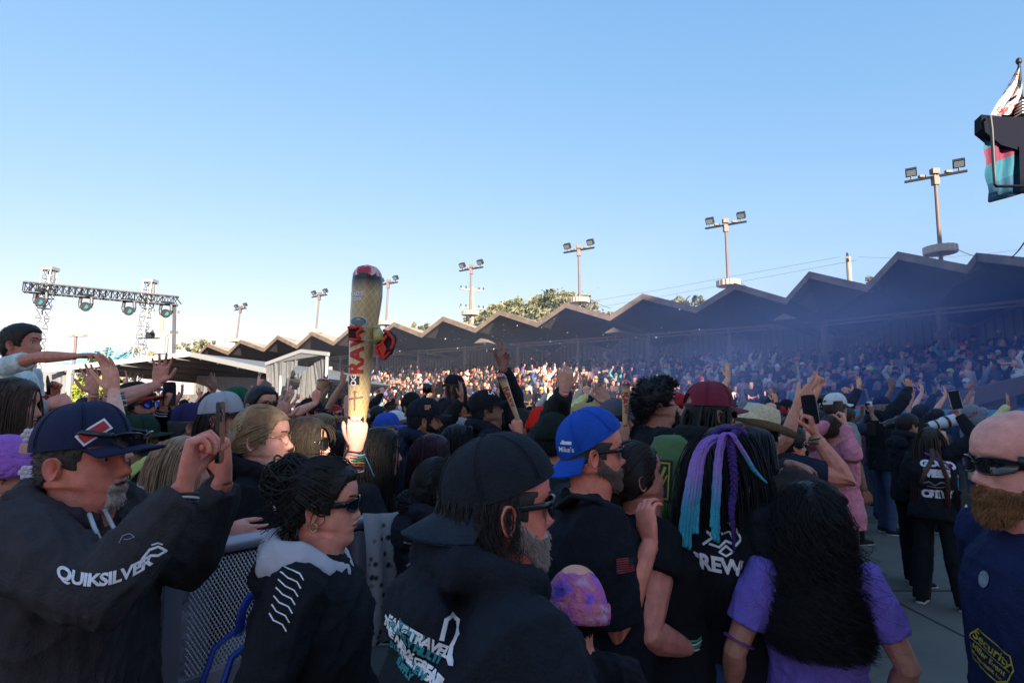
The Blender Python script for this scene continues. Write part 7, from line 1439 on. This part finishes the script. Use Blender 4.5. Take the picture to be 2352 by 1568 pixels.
SKINS = [((.80, .38, .27), ''), ((.75, .31, .20), ''), ((.60, .25, .155), ''), ((.42, .18, .11), ''), ((.24, .105, .065), '')]
HAIRC = [((.012, .010, .010), 'black'), ((.012, .010, .010), 'black'), ((.04, .022, .014), 'brown'), ((.20, .13, .06), 'blonde'), ((.08, .035, .02), 'chestnut'), ((.22, .2, .19), 'grey')]
TOPS = [((.014, .014, .018), 'black', 9), ((.02, .025, .06), 'navy', 3), ((.07, .07, .08), 'charcoal', 3), ((.25, .25, .26), 'grey', 2.2), ((.68, .67, .66), 'white', 2.6), ((.36, .03, .035), 'red', .7), ((.04, .12, .38), 'blue', 1.1), ((.04, .20, .10), 'green', .8), ((.55, .40, .28), 'tan', 1.0), ((.05, .38, .42), 'teal', .7), ((.60, .25, .32), 'pink', .7), ((.16, .07, .32), 'purple', .5), ((.75, .65, .15), 'yellow', .25), ((.60, .22, .04), 'orange', .5), ((.13, .14, .07), 'olive', 1), ((.52, .48, .40), 'cream', 1.2)]
TOPS = [(tuple(.72*x+.28*sum(c)/3 for x in c), n_, w_) for c, n_, w_ in TOPS]
CAPS = [((.012, .012, .015), 'black', 4.5), ((.02, .03, .09), 'navy', 2), ((.60, .60, .60), 'white', 2), ((.38, .02, .03), 'red', 1.2), ((.15, .15, .16), 'grey', 1.2), ((.45, .36, .24), 'tan', 1), ((.03, .08, .40), 'blue', .6), ((.05, .10, .05), 'green', .7), ((.62, .55, .10), 'yellow', .3), ((.30, .08, .03), 'rust', .4)]
TRO = [(.02, .025, .04), (.012, .012, .015), (.05, .08, .15), (.15, .12, .09), (.03, .04, .07)]
rg = random.Random(77)
def wpick(tab): t = sum(x[2] for x in tab); r = rg.uniform(0, t)
def wpick(tab):
    r = rg.uniform(0, sum(x[2] for x in tab))
    for x in tab:
        r -= x[2]
        if r <= 0: return x
    return tab[-1]
used = set()
GEST = {'m_cap': '', 'm_cap_up': 'waving', 'm_cap_ph': 'filming', 'm_bcap': 'in sunglasses', 'm_short': '', 'm_short_ph': 'filming', 'm_short_up': 'saluting', 'f_long': '', 'f_long_ph': 'filming', 'f_long_sun': 'waving', 'f_bun': 'clapping', 'f_cap': '', 'beanie': '', 'hat': 'saluting',
        'cap': '', 'short': '', 'cap_up': 'waving', 'shade': 'squinting', 'long': '', 'long_tank': '', 'long_up': 'arms up', 'jacket': '', 'bucket': '', 'phone': 'filming'}
HEADW = {'m_cap': 'cap', 'm_cap_up': 'cap', 'm_cap_ph': 'cap', 'm_bcap': 'backwards cap', 'f_cap': 'cap', 'beanie': 'beanie', 'hat': 'bucket hat', 'cap': 'cap', 'cap_up': 'cap', 'long_up': 'cap', 'jacket': 'cap', 'bucket': 'bucket hat'}
HAIRW = {'m_short': 'short', 'm_short_ph': 'cropped', 'm_short_up': 'curly', 'f_long': 'long', 'f_long_ph': 'long', 'f_long_sun': 'long', 'f_bun': 'tied-up', 'short': 'short', 'shade': 'short', 'long': 'long', 'long_tank': 'long', 'phone': 'short'}
TOPW = {'tee': 't-shirt', 'hoodie': 'hoodie', 'shirt': 'shirt', 'sweater': 'sweater', 'tank': 'tank top', 'jacket': 'jacket'}
KIND = {n: k['top']['kind'] for n, k in mid_specs+far_specs}
def place(pool, nm, loc_, face, h, where, group, dark=0.):
    e, hands = pool[nm]
    for _ in range(60):
        tp = wpick(TOPS) if rg.random() > dark else TOPS[rg.choice((0, 0, 1, 2))]; cp = wpick(CAPS); hc = rg.choice(HAIRC)
        hd = '%s %s' % (cp[1], HEADW[nm]) if nm in HEADW else '%s %s hair' % (HAIRW[nm], hc[1])
        lab = ' '.join(('%s %s, %s %s, %s' % (hd, '', tp[1], TOPW[KIND[nm]], GEST[nm])).replace(' ,', ',').split()).strip(', ')
        lab = 'person: '+lab+', '+where
        if lab not in used and len(lab.split()) <= 15: break
    used.add(lab)
    r = copy_tree(e); s = h/1.7; r.location = loc_; r.scale = (s, s, s); r.rotation_euler = (0, 0, -R(face)); tag(r, lab.replace('person: ', 'person with ') if nm not in HEADW else lab.replace('person: ', 'person in '), 'person', group)
    sk = rg.choice(SKINS)[0]; tr = rg.choice(TRO)
    for c in r.children:
        b = c.name.split('.')[0]
        if b == 'body': c.color = (*sk, 1)
        elif b in ('hair', 'beard'): c.color = (*hc[0], 1)
        elif b in ('t_shirt', 'hoodie', 'shirt', 'sweater', 'tank_top', 'jacket'): c.color = (*tp[0], 1)
        elif b == 'trousers': c.color = (*tr, 1)
        elif b in ('baseball_cap', 'beanie', 'hat_crown'):
            c.color = (*cp[0], 1)
            for d_ in c.children: d_.color = (*cp[0], 1)
    return r, hands, s
def phone_for(r, hands, s, who, side=1, both=False):
    W = Matrix.Translation(r.location) @ Matrix.Rotation(r.rotation_euler.z, 4, 'Z') @ Matrix.Scale(s, 4)
    a = W @ hands[side] @ Vector((0, .02, .07))
    if both: a = (a+(W @ hands[-side] @ Vector((0, .02, .07))))/2
    fd = W.to_3x3() @ Vector((0, 1, 0)); phone('phone held by '+who, a+fd*.015, fd, (0, 0, 1), rg.choice([(.01, .01, .012), (.3, .3, .32), (.02, .03, .08), (.25, .05, .04)]))
heads = []
for o in bpy.data.objects:
    if o.get('category') == 'person' and o.location.y > -20: heads.append((o.location.x, o.location.y))
def free(x, y, d=.42): return all((x-a)**2+(y-b)**2 > d*d for a, b in heads)
ANCH = [(0, 'under the truss'), (230, 'left of the canopy apex'), (430, 'under the canopy'), (600, 'before the camera shelter'), (720, 'beside the huge cone'), (860, 'right of the huge cone'), (980, 'by the cameraman'), (1120, 'by the slanting cone'), (1230, 'by the red beanie'), (1340, 'left of the upright cone'), (1440, 'by the tall jersey wearer'), (1560, 'behind the maroon cap'), (1690, 'by the straw hat'), (1830, 'by the pink sweater'), (1980, 'behind the black hoodie'), (2120, 'by the turquoise block'), (2260, 'behind the bald head')]
def anchor(u):
    w_ = ANCH[0][1]
    for a, n_ in ANCH:
        if u >= a-40: w_ = n_
    return w_
n_mid = 0
row = 0; Y = 3.9
while Y < 13.2:
    row += 1; x0 = -Y*.90; x1 = Y*(.50 if Y < 5.2 else (.55 if Y < 7 else .80)); sp = .60 if Y < 8 else .68; x = x0+rg.uniform(0, .3)
    while x < x1:
        xx = x+rg.uniform(-.12, .12); yy = Y+rg.uniform(-.22, .22); u = 1176+xx/yy*F*.98
        behind_lane = (1965 < u < 2262 and yy < 7.7)
        if free(xx, yy, .44 if Y < 7 else .36) and n_mid < 172 and not behind_lane and -60 < u < 2420:
            far_ = yy > 8.6
            nm = rg.choice(['m_cap', 'm_cap', 'm_cap_up', 'm_cap_ph', 'm_bcap', 'm_short', 'm_short', 'm_short_ph', 'm_short_up', 'f_long', 'f_long', 'f_long_ph', 'f_long_sun', 'f_bun', 'f_cap', 'beanie', 'hat'])
            h = rg.gauss(1.70, .07)
            if not -.2 < (u-1010)/2000: pass
            h = min(max(h, 1.55), 1.86); face = rg.gauss(88, 15)
            dist = 'near' if yy < 5.2 else ('halfway back' if yy < 8 else 'far back')
            r, hd, s = place(MID, nm, (xx, yy, 0), face, h, dist+' '+anchor(u), 'people packed on the yard', .36)
            heads.append((xx, yy)); n_mid += 1
            if nm in ('m_cap_ph', 'm_short_ph', 'f_long_ph') and yy < 9: phone_for(r, hd, s, 'the '+' '.join(r['label'].split(',')[0].split()[2:])+' wearer '+dist+' '+anchor(u) if nm in HEADW else 'the person with '+' '.join(r['label'].split(',')[0].split()[2:])+' '+dist+' '+anchor(u), 1, nm != 'm_cap_ph')
        x += sp
    Y += .70 if Y < 8 else .95
# ---- grandstand crowd: the nearest ones one by one, the far mass as one object
cand = []
for i in range(NR):
    s = -6.5+rg.uniform(0, .3)
    while s < 46:
        b = bend(rowc(i)+rg.uniform(-.15, .2), s); u = 1176+b.x/b.y*F*.985
        if u < 2400 and b.y > 3: cand.append((b.x, b.y, rowz(i), i, s, u))
        s += rg.uniform(.42, .62) if i < NR-2 else rg.uniform(.55, 1.3)
cand = [c for c in cand if 600 < c[5]]
cand.sort(key=lambda c: c[1])
ONE = 128
BAYS = [(2180, 'at the far right end'), (2010, 'right of the B sign'), (1870, 'under the B sign'), (1730, 'left of the B sign'), (1560, 'behind the smoke flag'), (1400, 'right of the C sign'), (0, 'left of the C sign')]
ROWN = ['front', 'second', 'third', 'fourth', 'fifth', 'sixth', 'seventh', 'eighth', 'ninth', 'top']
def look_face(b): return rg.gauss(195, 14)   # towards the stage at the right of the viewer
def bay(u):
    for a, n_ in BAYS:
        if u >= a: return n_
fn = list(FAR)
for c in cand[:ONE]:
    nm = rg.choice(fn+['cap', 'short', 'long', 'jacket']); place(FAR, nm, (c[0], c[1], c[2]), rg.gauss(168, 16), min(max(rg.gauss(1.70, .08), 1.5), 1.86), '%s row %s' % (ROWN[c[3]], bay(c[5])), 'spectators in the grandstand', .3)
# the rest of the crowd as one mass
VV = []; FF = []; CC = []; MM = []; nn = 0
cache = {}
for nm, (e, _) in FAR.items():
    ps = []
    def rec(o, M_):
        for ch in o.children:
            m2 = M_ @ ch.matrix_parent_inverse @ ch.matrix_basis
            me = ch.data; v = get_v(me) @ A(m2.to_3x3()).T+A(m2.translation); f = [tuple(p.vertices) for p in me.polygons]; ps.append((ch.name.split('.')[0], v, f)); rec(ch, m2)
    rec(e, Matrix()); cache[nm] = ps
def add_mass(c, z, face, h, dark):
    global nn
    nm = rg.choice(fn+['cap', 'short', 'long']); tp = wpick(TOPS) if rg.random() > dark else TOPS[0]; cp = wpick(CAPS); hc = rg.choice(HAIRC)[0]; sk = rg.choice(SKINS)[0]; tr = rg.choice(TRO); a = -R(face); s = h/1.7
    Rm = A([[math.cos(a), -math.sin(a), 0], [math.sin(a), math.cos(a), 0], [0, 0, 1]])*s
    for b, v, f in cache[nm]:
        col = sk if b == 'body' else hc if b in ('hair', 'beard') else tr if b == 'trousers' else cp[0] if b in ('baseball_cap', 'beanie', 'hat_crown', 'brim', 'hat_brim') else tp[0]
        VV.append(v @ Rm.T+A([c[0], c[1], z])); FF.extend([tuple(i+nn for i in q) for q in f]); nn += len(v); CC.append(np.tile(A([*col, 1.]), (len(v), 1)))
for c in cand[ONE:]:
    add_mass(c, c[2], rg.gauss(150, 18), min(max(rg.gauss(1.7, .08), 1.5), 1.86), .3)
Y = 12.9
while Y < 34:            # far part of the yard crowd, behind the last separate rows
    x = -Y*.92; 
    while x < min(Y*.74, 40):
        xx = x+rg.uniform(-.15, .15); yy = Y+rg.uniform(-.3, .3)
        cc = xx*Nn.x+yy*Nn.y
        if cc < 19.0 and (xx/yy < .62 or yy > 13): add_mass((xx, yy), 0, rg.gauss(85, 15), min(max(rg.gauss(1.7, .08), 1.5), 1.88), .45)
        x += rg.uniform(.5, .8) if Y < 20 else rg.uniform(.6, 1.1)
    Y += .95 if Y < 20 else 1.3
me = bpy.data.meshes.new('crowd_mass'); me.from_pydata(np.concatenate(VV).tolist(), [], FF); ca = me.color_attributes.new('Col', 'FLOAT_COLOR', 'POINT'); ca.data.foreach_set('color', np.concatenate(CC).astype(np.float32).ravel())
cmt = mat('crowd_colour', (.1, .1, .1), .85, spec=.2); t_ = cmt.node_tree; at = t_.nodes.new('ShaderNodeVertexColor'); at.layer_name = 'Col'; t_.links.new(at.outputs[0], t_.nodes['Principled BSDF'].inputs['Base Color']); me.materials.append(cmt)
tag(link('distant_crowd', me, None, True), 'dense distant crowd filling the yard and the far grandstand seats', 'crowd', kind='stuff')
for pool in (MID, FAR):
    for e, _ in pool.values():
        for o in list(e.children_recursive): bpy.data.objects.remove(o)
        bpy.data.objects.remove(e)
# ------------------------------------------------------------------ stage smoke drifting before the stand
def smoke(lab, c, r_, dens, col):
    m = MB(); m.ell((0, 0, 0), (1, 1, 1), 32, 20); m.f = [q[::-1] for q in m.f]; me = m.mesh('smoke'); o = link('smoke', me, None, True); o.location = c; o.scale = r_; o.rotation_euler = (0, 0, R(-35)); m_ = bpy.data.materials.new('smoke'); m_.use_nodes = True; t_ = m_.node_tree; t_.nodes.remove(t_.nodes['Principled BSDF']); pv_ = t_.nodes.new('ShaderNodeVolumePrincipled'); pv_.inputs['Color'].default_value = (*col, 1); pv_.inputs['Density'].default_value = dens; 
    tc = t_.nodes.new('ShaderNodeTexCoord'); ln = t_.nodes.new('ShaderNodeVectorMath'); ln.operation = 'LENGTH'; t_.links.new(tc.outputs['Object'], ln.inputs[0]); nz = t_.nodes.new('ShaderNodeTexNoise'); nz.inputs['Scale'].default_value = 2.6; nz.inputs['Detail'].default_value = 4; t_.links.new(tc.outputs['Object'], nz.inputs['Vector'])
    ad = t_.nodes.new('ShaderNodeMath'); ad.operation = 'MULTIPLY_ADD'; t_.links.new(nz.outputs[0], ad.inputs[0]); ad.inputs[1].default_value = -1.15; t_.links.new(ln.outputs['Value'], ad.inputs[2]); mr = t_.nodes.new('ShaderNodeMapRange'); mr.interpolation_type = 'SMOOTHSTEP'; mr.inputs[1].default_value = .42; mr.inputs[2].default_value = -.6; mr.inputs[3].default_value = 0; mr.inputs[4].default_value = dens*2.4; t_.links.new(ad.outputs[0], mr.inputs[0]); t_.links.new(mr.outputs[0], pv_.inputs['Density'])
    t_.links.new(pv_.outputs[0], t_.nodes['Material Output'].inputs['Volume']); me.materials.append(m_); tag(o, lab, 'smoke', kind='stuff')
smoke('thick blue stage smoke drifting in front of the right half of the grandstand', (9.2, 16.5, 3.4), (12.0, 5, 4.4), .030, (.20, .34, .82))
smoke('thin blue stage smoke low over the photographers at the right', (6.5, 10.0, 1.6), (7, 4.5, 2.2), .022, (.20, .35, .82))
smoke('faint grey haze of smoke over the middle of the crowd', (-2, 20, 3.2), (14, 6, 3.6), .004, (.6, .7, .95))
